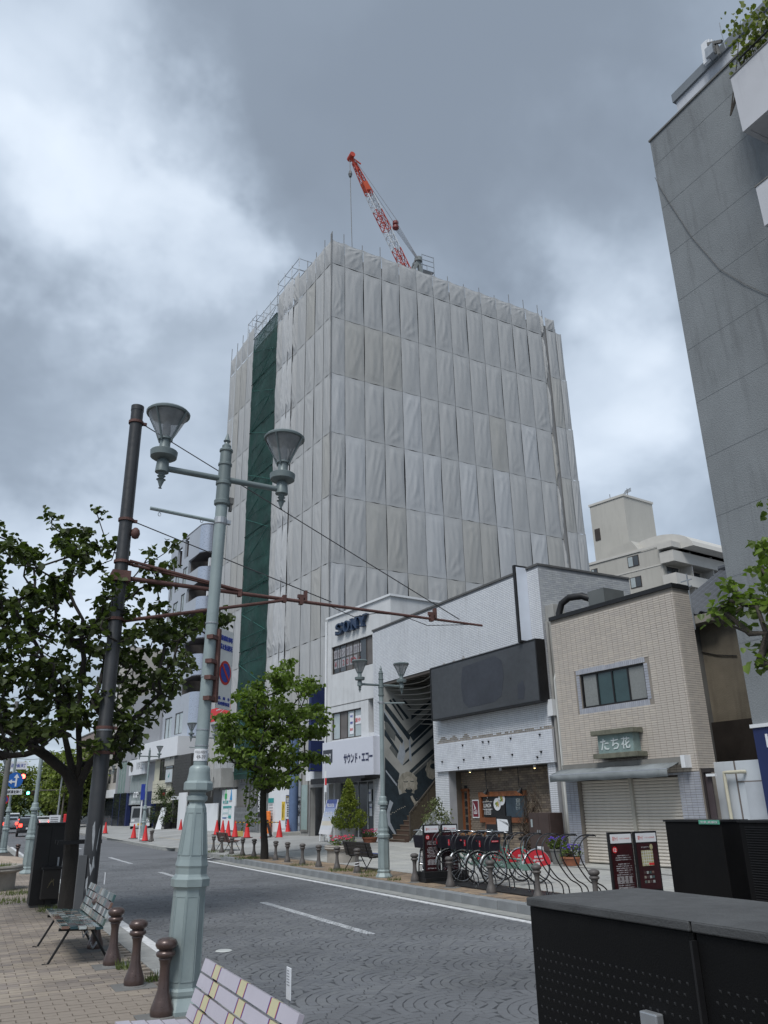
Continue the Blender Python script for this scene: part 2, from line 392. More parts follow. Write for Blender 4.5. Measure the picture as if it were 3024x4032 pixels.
# fan-laid setts: arcs one above the other, near ones single, the field joined
def setts():
    R_, st = .70, .1       # fan radius, course width
    quads = []
    for row in range(-1, 48):
        cy = 1.0+row*R_
        for ci in range(-1, 6):
            cx = 2.36+(ci+(row % 2)*.5)*2*R_
            for k in range(7):
                r0, r1 = k*st+.004, (k+1)*st-.004; rm = (r0+r1)/2
                n = max(5, round(2*PI*rm/.165)); off = (k % 2)*.5
                for i in range(n):
                    a0, a1 = 2*PI*(i+off)/n, 2*PI*(i+off+1)/n; am = (a0+a1)/2
                    px_, py_ = cx+rm*math.cos(am), cy+rm*math.sin(am)
                    if any((px_-cx-dx)**2+(py_-cy+R_)**2 < (R_-.02)**2 for dx in (-R_, R_)): continue
                    if px_ < 2.4 or px_ > 8.32 or py_ < 1.5 or py_ > 33.8 or py_ < px_*.18-1: continue
                    ga = .0045/max(rm, .05); a0 += ga; a1 -= ga
                    Q = [(cx+r*math.cos(t), cy+r*math.sin(t)) for r, t in ((r0, a0), (r1, a0), (r1, a1), (r0, a1))]
                    Q = [(min(max(x, 2.365), 8.345), y) for x, y in Q]
                    quads.append((py_+abs(px_-4)*.5, tuple(Q)))
    quads.sort(key=lambda v: v[0] if v[1][0][1] > 6.5 else 99)
    h = .006
    def blk(b, Q, o=(0, 0)):
        jz = h+rnd.uniform(-.0015, .002)
        lo = [(p[0]-o[0], p[1]-o[1], 0.001) for p in Q]; c = (sum(p[0] for p in lo)/4, sum(p[1] for p in lo)/4)
        hi = [(p[0]+(c[0]-p[0])*.04, p[1]+(c[1]-p[1])*.04, jz) for p in lo]
        b.add(lo+hi, [(4, 5, 6, 7), (0, 1, 5, 4), (1, 2, 6, 5), (2, 3, 7, 6), (3, 0, 4, 7)])
    for k, Q in quads[:300]:
        b = MB(); o = Q[0]; blk(b, Q, o); b.build('sett', m_stone, road, loc=(o[0], o[1], 0))
    b = MB()
    for k, Q in quads[300:]: blk(b, Q)
    b.build('sett_field', m_stone, road, kind='stuff')
setts()
def strip(name, x0, x1, y0, y1, z, m, parent=None, **k): return MB().box(x0, x1, y0, y1, z-.02, z).build(name, m, parent, **k)
# painted lines
strip('edge_line', 2.5, 2.66, -2, 52, .014, m_line, road); strip('edge_line', 8.12, 8.25, -2, 31, .014, m_line, road)
# the centre dashes, broken by the stones
def dash(y0, y1):
    b = MB(); y = y0
    while y < y1:
        for k in range(3):
            x = 5.5+k*.05; e = rnd.uniform(0, .05)
            b.box(x+e*.3, x+.04, y+e, y+.085, .004, .0115)
        y += .1
    b.build('dash_line', m_wornline, road)
for y0, y1 in ((11.7, 16.6), (24.3, 26.6), (31.6, 36.5), (46, 50), (56, 61)): dash(y0, y1)
# junction markings further down
b = MB()
for i in range(14):
    a0, a1 = i/14*PI/2, (i+1)/14*PI/2
    P0, P1 = [(8.2+2.6*(1-math.cos(a)), 31+2.6*math.sin(a)) for a in (a0, a1)]
    b.add([(P0[0], P0[1], .012), (P0[0]-.14, P0[1]+.05, .012), (P1[0]-.1, P1[1]+.12, .012), (P1[0], P1[1], .012)], [(0, 1, 2, 3)])
b.build('edge_line', m_line, road)
strip('stop_line', -3, 2.0, 56, 56.5, .012, m_line, road); strip('edge_line', .6, .75, 46, 90, .012, m_line, road)
strip('edge_line', -.2, 2.4, 52.0, 52.25, .012, m_line, road)
# far gutter + kerb
struct(MB().box(8.35, 8.66, -8, 31, -.02, .012).build('gutter', m_gran))
kerb = struct(MB().box(8.70, 8.84, -8, 31, 0, .13).build('far_kerb', m_concd))
y = 31.0; i = 0
while y > -2:
    L_ = .6
    MB().box(-.09, .11, -L_/2+.006, L_/2-.006, 0, .163+rnd.uniform(-.004, .004)).build('kerb_stone', m_kerb, kerb, loc=(8.755+rnd.uniform(-.004, .004), y-L_/2, 0), bevel=.012); y -= L_; i += 1
nk = struct(MB().box(2.08, 2.34, -6, 52, -.02, .1).build('near_kerb', m_concd))
y = 30.
while y > 2:
    MB().box(-.14, .14, -.39, .39, 0, .128).build('edge_stone', m_gran, nk, loc=(2.215+rnd.uniform(-.003, .003), y-.4, 0), bevel=.006); y -= .8
struct(MB().box(2.075, 2.355, 30, 52, -.02, .128).build('near_kerb_far', m_gran)); struct(MB().box(2.36, 2.5, -6, 52, -.02, .009).build('near_gutter', m_gran))
# near pavement: bricks in running bond, laid across the walk
walk = struct(MB().box(-6, 2.07, -6, 70, -.03, .112).build('near_pavement', m_sand))
def pavers():
    bw, bl, g = .108, .222, .009
    cells = []
    for j in range(int(24/bw)):
        y = 4.6+j*bw; o = (j % 2)*bl/2
        for i in range(int(5.2/bl)+1):
            x = 2.07-o-i*bl
            x1 = min(x, 2.068)
            x0 = x-bl
            if x0 < -3.0: continue
            cells.append((x0+g/2, x1-g/2, y+g/2, y+bw-g/2))
    cells.sort(key=lambda c: abs(c[0]-1.0)*.8+(c[2]-5 if c[2] > 6.3 else 40))
    tl = (.235, .195, .155)
    me = [MB().box(-(bl-g)/2, (bl-g)/2, -(bw-g)/2, (bw-g)/2, -.02, .012+k*.0012).mesh('brick', m_brick) for k in range(3)]
    full = [c for c in cells if abs(c[1]-c[0]-(bl-g)) < 1e-4][:300]; fs = set(full)
    for c in full: inst(rnd.choice(me), 'brick', walk, ((c[0]+c[1])/2, (c[2]+c[3])/2, .114))
    b = MB()
    for c in cells:
        if c not in fs: b.box(c[0], c[1], c[2], c[3], .1, .126+rnd.uniform(0, .0025))
    b.build('brick_field', m_brick, walk, kind='stuff')
pavers()
# far pavement: rises gently towards the facades
def sheet(name, x0, x1, y0, y1, m, dz=0., st=1., par=None):
    b = MB(); xs = np.linspace(x0, x1, max(2, int((x1-x0)/st)+2)); ys = np.linspace(y0, y1, max(2, int((y1-y0)/st)+2))
    V = [(x, y, gz(x, y)+dz) for y in ys for x in xs]; n = len(xs)
    return b.add(V, [(j*n+i, j*n+i+1, (j+1)*n+i+1, (j+1)*n+i) for j in range(len(ys)-1) for i in range(n-1)]).build(name, m, par)
fp = struct(sheet('far_pavement', 8.85, 26, -6, 31, m_plazaj)); struct(sheet('side_street_paving', 9.0, 30, 31, 120, mat('side_paving', (.30, .305, .30), .8, var=.25, vs=.5, bump=.3), st=2))
def far_slabs():
    b = MB(); L_ = .6
    for i in range(14):
        for j in range(56):
            x = 10.35+i*L_*.97; y = 1+j*.55
            if y+.55 > 30.8: continue
            g = .008; z = gz(x+.3, y+.3)
            V = [(x+g, y+g), (x+L_*.97-g, y+g), (x+L_*.97-g, y+.55-g), (x+g, y+.55-g)]
            b.add([(p[0], p[1], gz(*p)+.001) for p in V]+[(p[0], p[1], gz(*p)+.006) for p in V], [(4, 5, 6, 7), (0, 1, 5, 4), (1, 2, 6, 5), (2, 3, 7, 6), (3, 0, 4, 7)])
    b.build('slab_field', m_plaza, fp, kind='stuff')
    b = MB()
    for j in range(290):
        y = 1+j*.103
        for i in range(7):
            x = 8.86+i*.213+(j % 2)*.1
            if x+.2 > 10.34: continue
            b.box(x, x+.206, y, y+.096, .13, .156+rnd.uniform(0, .003))
    b.build('band_brick_field', m_band, fp, kind='stuff')
far_slabs()
strip('drain_strip', 14.6, 14.8, 2, 24, .162, m_concd, fp)
b = MB()
for i in range(60): b.box(-.13, .13, i*.3, i*.3+.28, 0, .012)
tp = b.build('tactile_paving', mat('tactile_yellow', (.5, .33, .05), .8, var=.3, vs=3), loc=(11.2, 36, .2)); struct(tp)
struct(MB().box(8.9, 9.02, 31.0, 120, 0, .152).box(9.02, 30, 30.96, 31.04, 0, .15).build('side_kerb', m_gran))
# raised corner island across the side street
b = MB(); pts = [(8.6, 41), (9.4, 38.6), (10.6, 38.2), (11.2, 41), (10.4, 60), (8.8, 60)]
b.prism([(x, y, 0) for x, y in pts], (0, 0, .14)); struct(b.build('corner_island', m_gran))
MB().box(8.7, 10.2, 39.5, 59.5, .142, .147).build('asphalt_top', m_plaza)['kind'] = 'structure'

# ---------------------------------------------------------------- hill and far greenery base
b = MB(); n = 40
V = []; 
for i in range(n+1):
    x = -300+i*16; h = 12+16*mnoise.noise(Vector((i*.22, 3, 0)))+14*math.exp(-((i-14)/9)**2)
    V += [(x, 760, -1), (x, 780, h*.7), (x, 840, h*1.25), (x, 1000, h*1.4)]
b.add(V, [(i*4+k, (i+1)*4+k, (i+1)*4+k+1, i*4+k+1) for i in range(n) for k in range(3)])
struct(b.build('far_hill', mat('hill_green', (.11, .15, .13), .9, var=.4, vs=.03), smooth=60))
# ---------------------------------------------------------------- the wrapped tower
TC = np.array([17.6, 42.2]); TZ = .3
sL = np.array([-.105, 1.]); sL /= np.linalg.norm(sL); sR = np.array([1., .06]); sR /= np.linalg.norm(sR)
tower = thing('wrapped_tower', 'tall tower block wrapped in grey scaffold sheeting with a green net strip', 'building', (TC[0], TC[1], 0))
rows = [39.6, 37.6, 33.2, 28.8, 24.45, 20.1, 15.7, 11.3, 6.9, 3.0]
m_sheet = mat('sheet_grey', (.385, .395, .40), .75, var=.1, vs=.5, bump=.5, bs=7, streak=.18, scol=(.26, .265, .27))
m_sheetw = mat('sheet_warm', (.362, .364, .352), .75, var=.1, vs=.5, bump=.5, bs=7, streak=.2, scol=(.25, .245, .23))
m_sheetl = mat('sheet_light', (.42, .435, .45), .75, var=.1, vs=.5, bump=.5, bs=7)
def sheet_mesh(seed, top=False, wr=1.):
    r = random.Random(seed); nx, nz_ = 16, 30; b = MB(); V = []
    fold = [(r.uniform(0, 1), r.uniform(-.7, .7), r.uniform(2.5, 6), r.uniform(.3, 1)) for _ in range(5)]
    bow0, bow1 = r.choice([0, 0, .01, .03]), r.choice([0, 0, .01, .03]); cx = r.choice([0, 1]); cz = r.choice([0, 1])
    star = r.random() < .35
    for j in range(nz_+1):
        w = j/nz_
        for i in range(nx+1):
            u = i/nx; e = math.sin(PI*u)**.6*(.35+.65*math.sin(PI*w)**.5)
            d = 0
            for p, sl, fr, a in fold:
                v_ = math.sin(fr*.6*(u+sl*w*1.3+p)*PI+1.4*math.sin(w*2.+p*6)); d += a*(1-abs(v_))**1.8*.9*(.4+.6*abs(math.sin(w*PI*1.5+p*5)))
            rr = math.hypot((u-cx)*.35, w-cz); th = math.atan2(w-cz, (u-cx)*.5+1e-6)
            d += (2.4 if star else 1.)*(1-abs(math.sin(th*7)))**1.5*math.exp(-rr*3.2)
            belly = .3*math.sin(PI*u)*math.sin(PI*w)
            y = -.008*max(0, 1-w*8)-(.045*d*e*wr+.2*belly*wr)*(min(1, w*9, (1-w)*9))
            x = u+(bow0*math.sin(PI*w)*(1-u) - bow1*math.sin(PI*w)*u)+.006*mnoise.noise(Vector((seed, w*8, u)))
            z = w-(.018*math.sin(PI*u)*(w**4) if not top else .05*math.sin(PI*u)*w**4)
            V.append((x*.996+.002, y, z*1.012-.012+(.003*math.sin(u*9+seed) if j == 0 else 0)))
    b.add(V, [(j*(nx+1)+i, j*(nx+1)+i+1, (j+1)*(nx+1)+i+1, (j+1)*(nx+1)+i) for j in range(nz_) for i in range(nx)])
    return b.mesh('sheet', m_sheet, 80)
SM = [sheet_mesh(i) for i in range(14)]; ST = [sheet_mesh(40+i, True) for i in range(5)]; SV = [sheet_mesh(60+i, wr=2.2) for i in range(5)]
def put_sheet(me, org, dr, u, w, z0, z1, m=None):
    rz = math.atan2(dr[1], dr[0]); o = inst(me, 'sheet', tower, (org[0]+dr[0]*u, org[1]+dr[1]*u, z0), (0, 0, rz), (w, 1, z1-z0), m)
    return o
cols = [0, 1.04]+[1.04+1.497*k for k in range(1, 13)]
warm = {(2, 1), (2, 2), (2, 3), (5, 8), (5, 7), (6, 4), (6, 6), (6, 8), (6, 9), (6, 10), (3, 9), (5, 12), (6, 11), (5, 2), (5, 3), (7, 8), (5, 13)}
zz0 = (0, 0)
for k in range(len(cols)-1):
    for r in range(len(rows)-1):
        if r > 7: continue
        me = rnd.choice(ST) if r == 0 else rnd.choice(SM)
        ex = rnd.uniform(-.03, .03)
        mm = m_sheetw if (r, k) in warm else (m_sheetl if rnd.random() < .2 and r > 2 else m_sheet)
        put_sheet(me, zz0, sR, cols[k]+.008, cols[k+1]-cols[k]-.016, rows[r+1]+.006, rows[r]-.006+ex*(r > 0)*.3, mm)
# end bay: bunched strip then a lower bay
R0 = cols[-1]
for r in range(len(rows)-2):
    put_sheet(rnd.choice(SV), (sR[1]*.15, sR[0]*.15), sR, R0+.02, .42, rows[r+1]+.01, rows[r]-.01, m_sheetw if r == 3 else m_sheet)
for r in range(len(rows)-2):
    z1 = rows[r]-.25 if r == 0 else rows[r]
    put_sheet(rnd.choice(ST if r == 0 else SM), (sR[1]*-.1, -sR[0]*.1), sR, R0+.5, 1.0, rows[r+1]+.6, z1+.6-(.6 if r == 0 else 0), m_sheetw if r in (2, 4) else m_sheet)
    if r: put_sheet(rnd.choice(SM), (sR[1]*-.1, -sR[0]*.1), sR, R0+1.52, .55+.06*r, rows[r+1]+.6, rows[r]+.6, m_sheet)
# left (street) face: local direction goes from far end to the corner so the outside faces the street
def left(u0, u1, z0, z1, me, m=None, off=0.):
    # u measured away from the corner; off = set in
    o = (sL[0]*u1+sR[0]*off, sL[1]*u1+sR[1]*off); put_sheet(me, o, -sL, 0, u1-u0, z0, z1, m)
for a, c_ in ((0, 1.08), (1.1, 2.4), (2.42, 3.8), (3.82, 5.2)):
    for r in range(len(rows)-1): left(a+.01, c_-.01, rows[r+1]+.01, rows[r]-.01, rnd.choice(ST if r == 0 else SM), m_sheetw if rnd.random() < .12 else m_sheet)
for a, c_, of in ((5.2, 6.0, .06), (6.0, 6.7, -.04), (6.7, 7.5, -.1), (7.5, 8.75, .0)):
    for r in range(len(rows)-1): left(a-.03, c_+.03, rows[r+1]+.01, rows[r]+(.6 if r == 0 else 0)-.01, rnd.choice(SV), m_sheetl if of < 0 else m_sheet, of)
for i in range(4):
    a = 13.4+i*1.28; tp_ = [40.0, 39.7, 39.5, 39.3][i]
    for r in range(len(rows)-1):
        left(a+.01, a+1.26, rows[r+1]+.01 if r < 8 else 4.2, (tp_ if r == 0 else rows[r])-.01, rnd.choice(ST if r == 0 else SM), m_sheetw if rnd.random() < .15 else m_sheet, -.05)
# backing: floors and dark scaffold void behind the sheets
b = MB()
def tp2(u, v): return (sR[0]*u+sL[0]*v, sR[1]*u+sL[1]*v)
def slab_(u0, u1, v0, v1, z0, z1, m=0):
    P = [tp2(u0, v0), tp2(u1, v0), tp2(u1, v1), tp2(u0, v1)]; b.prism([(x, y, z0) for x, y in P], (0, 0, z1-z0), m)
slab_(.4, 20.4, .4, 5.3, 0, 38.9); slab_(.4, 20.4, 5.35, 18.2, 0, 38.2); slab_(19.3, 20.65, .02, .38, 0, 38.6)
b.build('tower_body', mat('tower_inner', (.24, .245, .25), .9, var=.2, vs=.4), tower)
b = MB()
for u in cols[:]+[R0+.45]:
    p = tp2(u, .12); b.tube([(p[0], p[1], 0), (p[0], p[1], rows[0]+rnd.choice([.3, .5, .9]))], .028, 5)
for v in (0.0, 1.1, 2.4, 3.8, 5.2):
    p = tp2(.05, v+.02); b.tube([(p[0], p[1], 0), (p[0], p[1], rows[0]+rnd.choice([.2, .5, .7]))], .028, 5)
p = tp2(-.03, -.03); b.tube([(p[0], p[1], 0), (p[0], p[1], 40.1)], .035, 6)
for v in (13.4, 14.7, 16, 17.2, 18.5):
    p = tp2(.0, v); b.tube([(p[0], p[1], 3), (p[0], p[1], 40.2+rnd.uniform(0, .4))], .028, 5)
for z in rows[:-1]:
    a, c_ = tp2(0, .1), tp2(R0, .1); b.tube([(*a, z-.02), (*c_, z-.02)], .02, 4)
    a, c_ = tp2(.1, 0), tp2(.1, 5.2); b.tube([(*a, z-.02), (*c_, z-.02)], .02, 4)
b.build('scaffold_tube_field', mat('scaffold_dull', (.17, .175, .18), .6), tower, kind='stuff')
# scaffold standing above the sheets at the net bay
def frame(u0, u1, v0, v1, z0, z1, nv, nz2, name='scaffold_frame', diag=True):
    b = MB()
    for i in range(nv+1):
        v = v0+(v1-v0)*i/nv
        for u in (u0, u1):
            p = tp2(u, v); b.tube([(*p, z0), (*p, z1+rnd.uniform(.0, .5))], .03, 5)
    for j in range(nz2+1):
        z = z0+(z1-z0)*j/nz2
        for u in (u0, u1): b.tube([(*tp2(u, v0), z), (*tp2(u, v1), z)], .025, 4)
        for i in range(nv+1):
            v = v0+(v1-v0)*i/nv; b.tube([(*tp2(u0, v), z), (*tp2(u1, v), z)], .025, 4)
    if diag:
        for j in range(nz2):
            za, zb = z0+(z1-z0)*j/nz2, z0+(z1-z0)*(j+1)/nz2
            for i in range(nv):
                va, vb = v0+(v1-v0)*i/nv, v0+(v1-v0)*(i+1)/nv
                if (i+j) % 2: va, vb = vb, va
                b.tube([(*tp2(u0, va), za), (*tp2(u0, vb), zb)], .02, 4)
    return b.build(name, m_steel, tower)
frame(.1, 1.2, 5.4, 9.2, 39.6, 41.6, 3, 2, diag=False)
frame(.1, 1.2, 9.2, 13.4, 38.9, 40.6, 3, 2, diag=False); frame(.1, 1.0, 13.4, 15.2, 39.4, 41.2, 2, 1, diag=False)
b = MB(); b.add([(*tp2(.05, 9), 39.1), (*tp2(.05, 13.2), 38.9), (*tp2(.05, 13.2), 40.3), (*tp2(.05, 9), 40.5)], [(0, 1, 2, 3)])
b.build('guard_netting', mat('thin_netting', (.45, .48, .5), .8, alpha=.35), tower)
# green net bay
frame(.35, 1.3, 8.8, 13.2, 3.4, 38.9, 4, 17)
m_net = mat('green_net', (.003, .04, .03), .6, var=.4, vs=.7, alpha=.84, bump=.2, bs=8)
zs = np.linspace(3.6, 38.6, 9)
for j in range(8):
    nb = MB(); nx, ny = 10, 14
    V = []
    for jj in range(ny+1):
        for ii in range(nx+1):
            v = 13.3-(4.6)*ii/nx; z = zs[j]+(zs[j+1]-zs[j])*jj/ny+.05
            o = -.05+.09*mnoise.noise(Vector((ii*.6, jj*.4+j*6, 2)))-.22*math.sin(PI*jj/ny)*.5*(math.sin(PI*ii/nx)**2)
            sg = .18*math.sin(PI*jj/ny) if ii == 0 else 0
            V.append((*tp2(o, v+sg*0+(.15*math.sin(jj/ny*PI) if ii == 0 else 0)), z))
    nb.add(V, [(a*(nx+1)+i, a*(nx+1)+i+1, (a+1)*(nx+1)+i+1, (a+1)*(nx+1)+i) for a in range(ny) for i in range(nx)])
    nb.build('net_panel', m_net, tower, smooth=80)
    rb = MB(); rb.tube([(*tp2(-.12, 8.75), zs[j+1]), (*tp2(-.12, 13.3), zs[j+1])], .03, 5); rb.build('net_rail', mat('net_rail', (.01, .06, .05), .7), tower)
b = MB()
for j in range(19):
    z = 4+j*1.85; a = (8.9, 13.1) if j % 2 else (13.1, 8.9)
    b.tube([(*tp2(-.16, a[0]), z), (*tp2(-.16, a[1]), z+1.85)], .018, 4); b.tube([(*tp2(-.15, 8.9), z), (*tp2(-.15, 13.1), z)], .014, 4)
b.build('net_brace', mat('net_brace', (.02, .12, .1), .6), tower)

# hoarding line at the foot of the tower
HF = Fac(16.6, 44.4, .38, -.08)
hg = facthing(HF, 'site_hoarding', 'white site hoarding panels with notices at the foot of the wrapped tower', 'hoarding')
m_hoard = mat('hoarding_white', (.66, .68, .7), .55, var=.06, vs=1.)
def rect(f, k, x0, y0, x1, y1, v=0.):
    a = f.uv(k, x0, y0, v); c = f.uv(k, x1, y1, v); return min(a[0], c[0]), max(a[0], c[0]), min(a[1], c[1]), max(a[1], c[1])
u1 = HF.uv('Q', 1140, 600)[0]; u0 = HF.uv('Q', 715, 600)[0]; n = 5
edges = [HF.uv('Q', x, 600)[0] for x in (715, 800, 880, 950, 1030, 1140)]
for a, c_ in zip(edges[:-1], edges[1:]):
    MB().box(a+.01, c_-.01, 0, .06, 0, 2.95).build('panel', m_hoard, hg, bevel=.004)
a = HF.uv('Q', 885, 560); c_ = HF.uv('Q', 940, 900)
MB().box(a[0], c_[0], -.03, -.005, .3, 2.1).build('gate_door', m_whitec, hg); MB().box(a[0]+.2, c_[0]-.05, -.05, -.03, .75, 1.75).build('yellow_notice', mat('yellow_print', (.6, .42, .04), .5), hg)
text('高崎の街に', hg, (a[0]+c_[0])/2+.07, 1.25, .8, m_ink, -.055, .1, 'notice_text')
def panelbox(k, x0, y0, x1, y1, m, name, v=-.03):
    r = rect(HF, k, x0, y0, x1, y1); return MB().box(r[0], r[1], v, v+.02, r[2], r[3]).build(name, m, hg), r
o, r = panelbox('Q', 725, 475, 790, 532, m_teal, 'teal_notice')
for i in range(6):
    zz = HF.uv('Q', 750, 560+i*38)[1]; text('工事のお知らせ', hg, (r[0]+r[1])/2, zz, .1, mat('grey_ink', (.3, .31, .33), .6, var=0), -.012, (r[1]-r[0])*.75, 'notice_text')
o, r = panelbox('Q', 955, 435, 1025, 535, m_navy, 'navy_notice'); text('新築分譲', hg, (r[0]+r[1])/2, r[3]-.28, .26, m_whitec, -.035, (r[1]-r[0])*.75); text('マンション', hg, (r[0]+r[1])/2, r[2]+.27, .24, mat('yellow_ink', (.7, .55, .05), .5, var=0), -.035, (r[1]-r[0])*.85)
o, r2_ = panelbox('Q', 950, 745, 1003, 845, m_navy, 'navy_notice'); text('ユーカリ', hg, (r2_[0]+r2_[1])/2, (r2_[2]+r2_[3])/2, .3, m_whitec, -.035, (r2_[1]-r2_[0])*.8)
for i in range(6): text('高崎市通町計画', hg, (r[0]+r[1])/2, HF.uv('Q', 980, 565+i*28)[1], .09, m_ink, -.012, (r[1]-r[0])*.7, 'notice_text')
for i, (s, y) in enumerate((('サーパス', 470), ('高崎連雀町', 535), ('キャンセル待ち', 610), ('受付中', 672))):
    p0 = HF.uv('Q', 1085, y); p1 = HF.uv('Q', 1210, y); text(s, hg, (p0[0]+p1[0])/2, p0[1], .3, m_ink, -.02-.2*(i > 9), (p1[0]-p0[0])*(.8 if i in (0, 3) else 1), off=.02)
text('Ansパス', hg, HF.uv('Q', 1130, 810)[0], HF.uv('Q', 1130, 805)[1], .25, mat('grey_ink', (.3, .31, .33)), -.02, .9)
# hoarding left of the gateway
b_ = HF.uv('Q', 100, 700); c_ = HF.uv('Q', 280, 700)
np_ = MB().box(b_[0], c_[0], 0, .08, .1, HF.uv('Q', 190, 365)[1]).build('notice_panel', m_hoard, hg, bevel=.004)
m_grn2 = mat('green_print', (.03, .35, .1), .5, var=0)
uu = lambda x, y: HF.uv('Q', x, y)
a = uu(166, 445); MB().box(a[0]-.05, a[0]+.05, -.02, -.003, a[1]-.42, a[1]+.42).box(a[0]-.2, a[0]+.2, -.021, -.004, a[1]-.18, a[1]+.15).build('green_cross', m_grn2, hg)
a = uu(235, 445); MB().prism([(a[0]-.2, -.003, a[1]-.25), (a[0]+.2, -.003, a[1]-.25), (a[0]+.02, -.003, a[1]+.45)], (0, -.02, 0)).build('blue_emblem', mat('emblem_blue', (.05, .25, .5)), hg)
for x0, y0, x1, y1, m in ((130, 508, 195, 542, m_teal), (208, 503, 245, 520, mat('grey_ink', (.3, .31, .33))), (130, 578, 238, 598, m_teal), (200, 700, 230, 738, m_teal), (120, 728, 170, 738, m_blue)):
    panelbox('Q', x0, y0, x1, y1, m, 'print_block', -.02)
for x0, y0, x1, y1 in ((128, 605, 195, 665), (122, 675, 195, 725), (205, 610, 232, 690)):
    r = rect(HF, 'Q', x0, y0, x1, y1); b = MB(); t = .02
    b.box(r[0], r[1], -.015, -.002, r[2], r[2]+t).box(r[0], r[1], -.015, -.002, r[3]-t, r[3]).box(r[0], r[0]+t, -.015, -.002, r[2]+t, r[3]-t).box(r[1]-t, r[1], -.015, -.002, r[2]+t, r[3]-t)
    b.build('print_frame', mat('pale_teal', (.3, .5, .5)), hg)
p0 = uu(-200, 700); p1 = uu(50, 700); MB().box(p0[0], p1[0], 0, .08, .0, uu(30, 540)[1]).build('panel', m_hoard, hg)
text('安全第一', hg, uu(165, 525)[0], uu(165, 525)[1], .2, m_whitec, -.025, .7)
# accordion gate
gl, gr = uu(300, 700)[0], uu(600, 700)[0]; zt = uu(450, 595)[1]
gt = facthing(HF, 'folding_gate', 'grey concertina gate closing the site entrance under the green net', 'gate')
n = 22
for i in range(n):
    x = gl+(gr-gl)*i/n; w = (gr-gl)/n
    MB().bar((x, -.1, .05), (x+w, -.1, zt/2), .03).bar((x+w, -.1, zt/2), (x, -.1, zt), .03).bar((x+w, -.06, .05), (x, -.06, zt/2), .03).bar((x, -.06, zt/2), (x+w, -.06, zt), .03).build('lattice_bar', m_steel, gt)
MB().box(gl-.05, gl, -.14, 0, 0, zt+.1).box(gr, gr+.05, -.14, 0, 0, zt+.1).build('post', m_steel, gt)
# dark entrance behind
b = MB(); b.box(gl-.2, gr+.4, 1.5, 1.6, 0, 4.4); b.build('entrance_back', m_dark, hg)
b = MB()
for i in range(7):
    x = gl+(gr-gl)*i/6; b.box(x-.03, x+.03, .6, .66, zt*.8, 3.9)
for z in (2.1, 2.6, 3.1, 3.6): b.box(gl, gr, .62, .65, z, z+.05)
b.build('entrance_scaffold', mat('dark_steel', (.07, .07, .07), .5), hg)
# old canopy block left of the net
p = uu(-60, 160); p2 = uu(165, 330)
MB().box(p[0]-1.5, p2[0], -.4, 1.6, p2[1], p[1]+.25).build('old_canopy', m_conc, hg)
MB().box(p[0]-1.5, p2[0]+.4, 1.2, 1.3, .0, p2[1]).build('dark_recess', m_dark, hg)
for x in (10, 95): a = uu(x, 180); MB().bar((a[0], -.5, a[1]-.1), (a[0]-.3, -.5, a[1]-1.4), .05).bar((a[0]-.5, -.52, a[1]-.9), (a[0]+.1, -.52, a[1]-.9), .06).build('strut', m_concd, hg)
# black vertical banner with SURPASS, orange bags
a = uu(695, 690); MB().box(a[0]-.18, a[0]+.18, -.5, -.42, .9, 3.5).build('banner_board', m_black, hg)
text('SURPASS', hg, a[0], 1.95, .26, m_whitec, -.51, 1.5, roll=PI/2, off=.02)
for x in (733, 765): a = uu(x, 860); MB().box(a[0]-.17, a[0]+.17, -.35, -.15, .0, 1.25).build('barrier_bag', mat('orange_mesh', (.75, .2, .04), .7, var=.3, vs=6), hg, bevel=.05)

# ---------------------------------------------------------------- crane
CYP = 52.0
def ck(x, y, Y=CYP): p = PY(*q('I', x, y), Y); return Vector(p)
crane = thing('tower_crane', 'red and white lattice boom crane rising behind the wrapped tower', 'crane', tuple(ck(1400, 900)))
co = Vector(crane.location)
tip, foot = ck(966, 112), ck(1335, 870)
m_cr, m_cw = mat('crane_red', (.5, .06, .035), .5, var=.15), mat('crane_white', (.66, .68, .7), .5, var=.1)
ax = (tip-foot); Lb = ax.length; ax.normalize(); sd = Vector((0, 1, 0)); pr = ax.cross(sd).normalized()
secs = [(0, .2, m_cr), (.2, .36, m_cw), (.36, .53, m_cr), (.53, .67, m_cw), (.67, .95, m_cr)]
def bw(t): return .34 if t < .6 else .34-.22*(t-.6)/.4
for a, c_, m in secs:
    b = MB(); n = max(3, int((c_-a)*Lb/.75))
    for i in range(n):
        t0, t1 = a+(c_-a)*i/n, a+(c_-a)*(i+1)/n; w0, w1 = bw(t0), bw(t1)
        cs = [(-1, -1), (1, -1), (1, 1), (-1, 1)]
        P0 = [foot-co+ax*t0*Lb+pr*x*w0+sd*y*w0*.8 for x, y in cs]; P1 = [foot-co+ax*t1*Lb+pr*x*w1+sd*y*w1*.8 for x, y in cs]
        for k in range(4):
            b.tube([P0[k], P1[k]], .045, 5, caps=False)
            b.tube([P0[k], P1[(k+1) % 4]], .035, 4, caps=False); b.tube([P0[k], P0[(k+1) % 4]], .035, 4, caps=False)
    b.build('boom_section', m, crane)
for t, L2 in ((.70, .07), ):
    b = MB(); c0 = foot-co+ax*t*Lb; w = bw(t)*.95
    b.prism([c0+pr*x*w+sd*y*w for x, y in ((-1, -1), (1, -1), (1, 1), (-1, 1))], ax*L2*Lb); b.build('boom_plate', mat('crane_orange', (.55, .085, .03), .5), crane)
b = MB(); t_ = tip-co; b.tube([t_-ax*1.6, t_+ax*.1], .14, 8); b.tube([t_-sd*.4, t_+sd*.4], .26, 12); b.bar(t_, t_+Vector((1.0, 0, -.45)), .1); b.build('boom_head', m_cr, crane)
m_cab = mat('cable', (.12, .125, .13), .5)
h0 = ck(958, 135); hb = ck(973, 720)
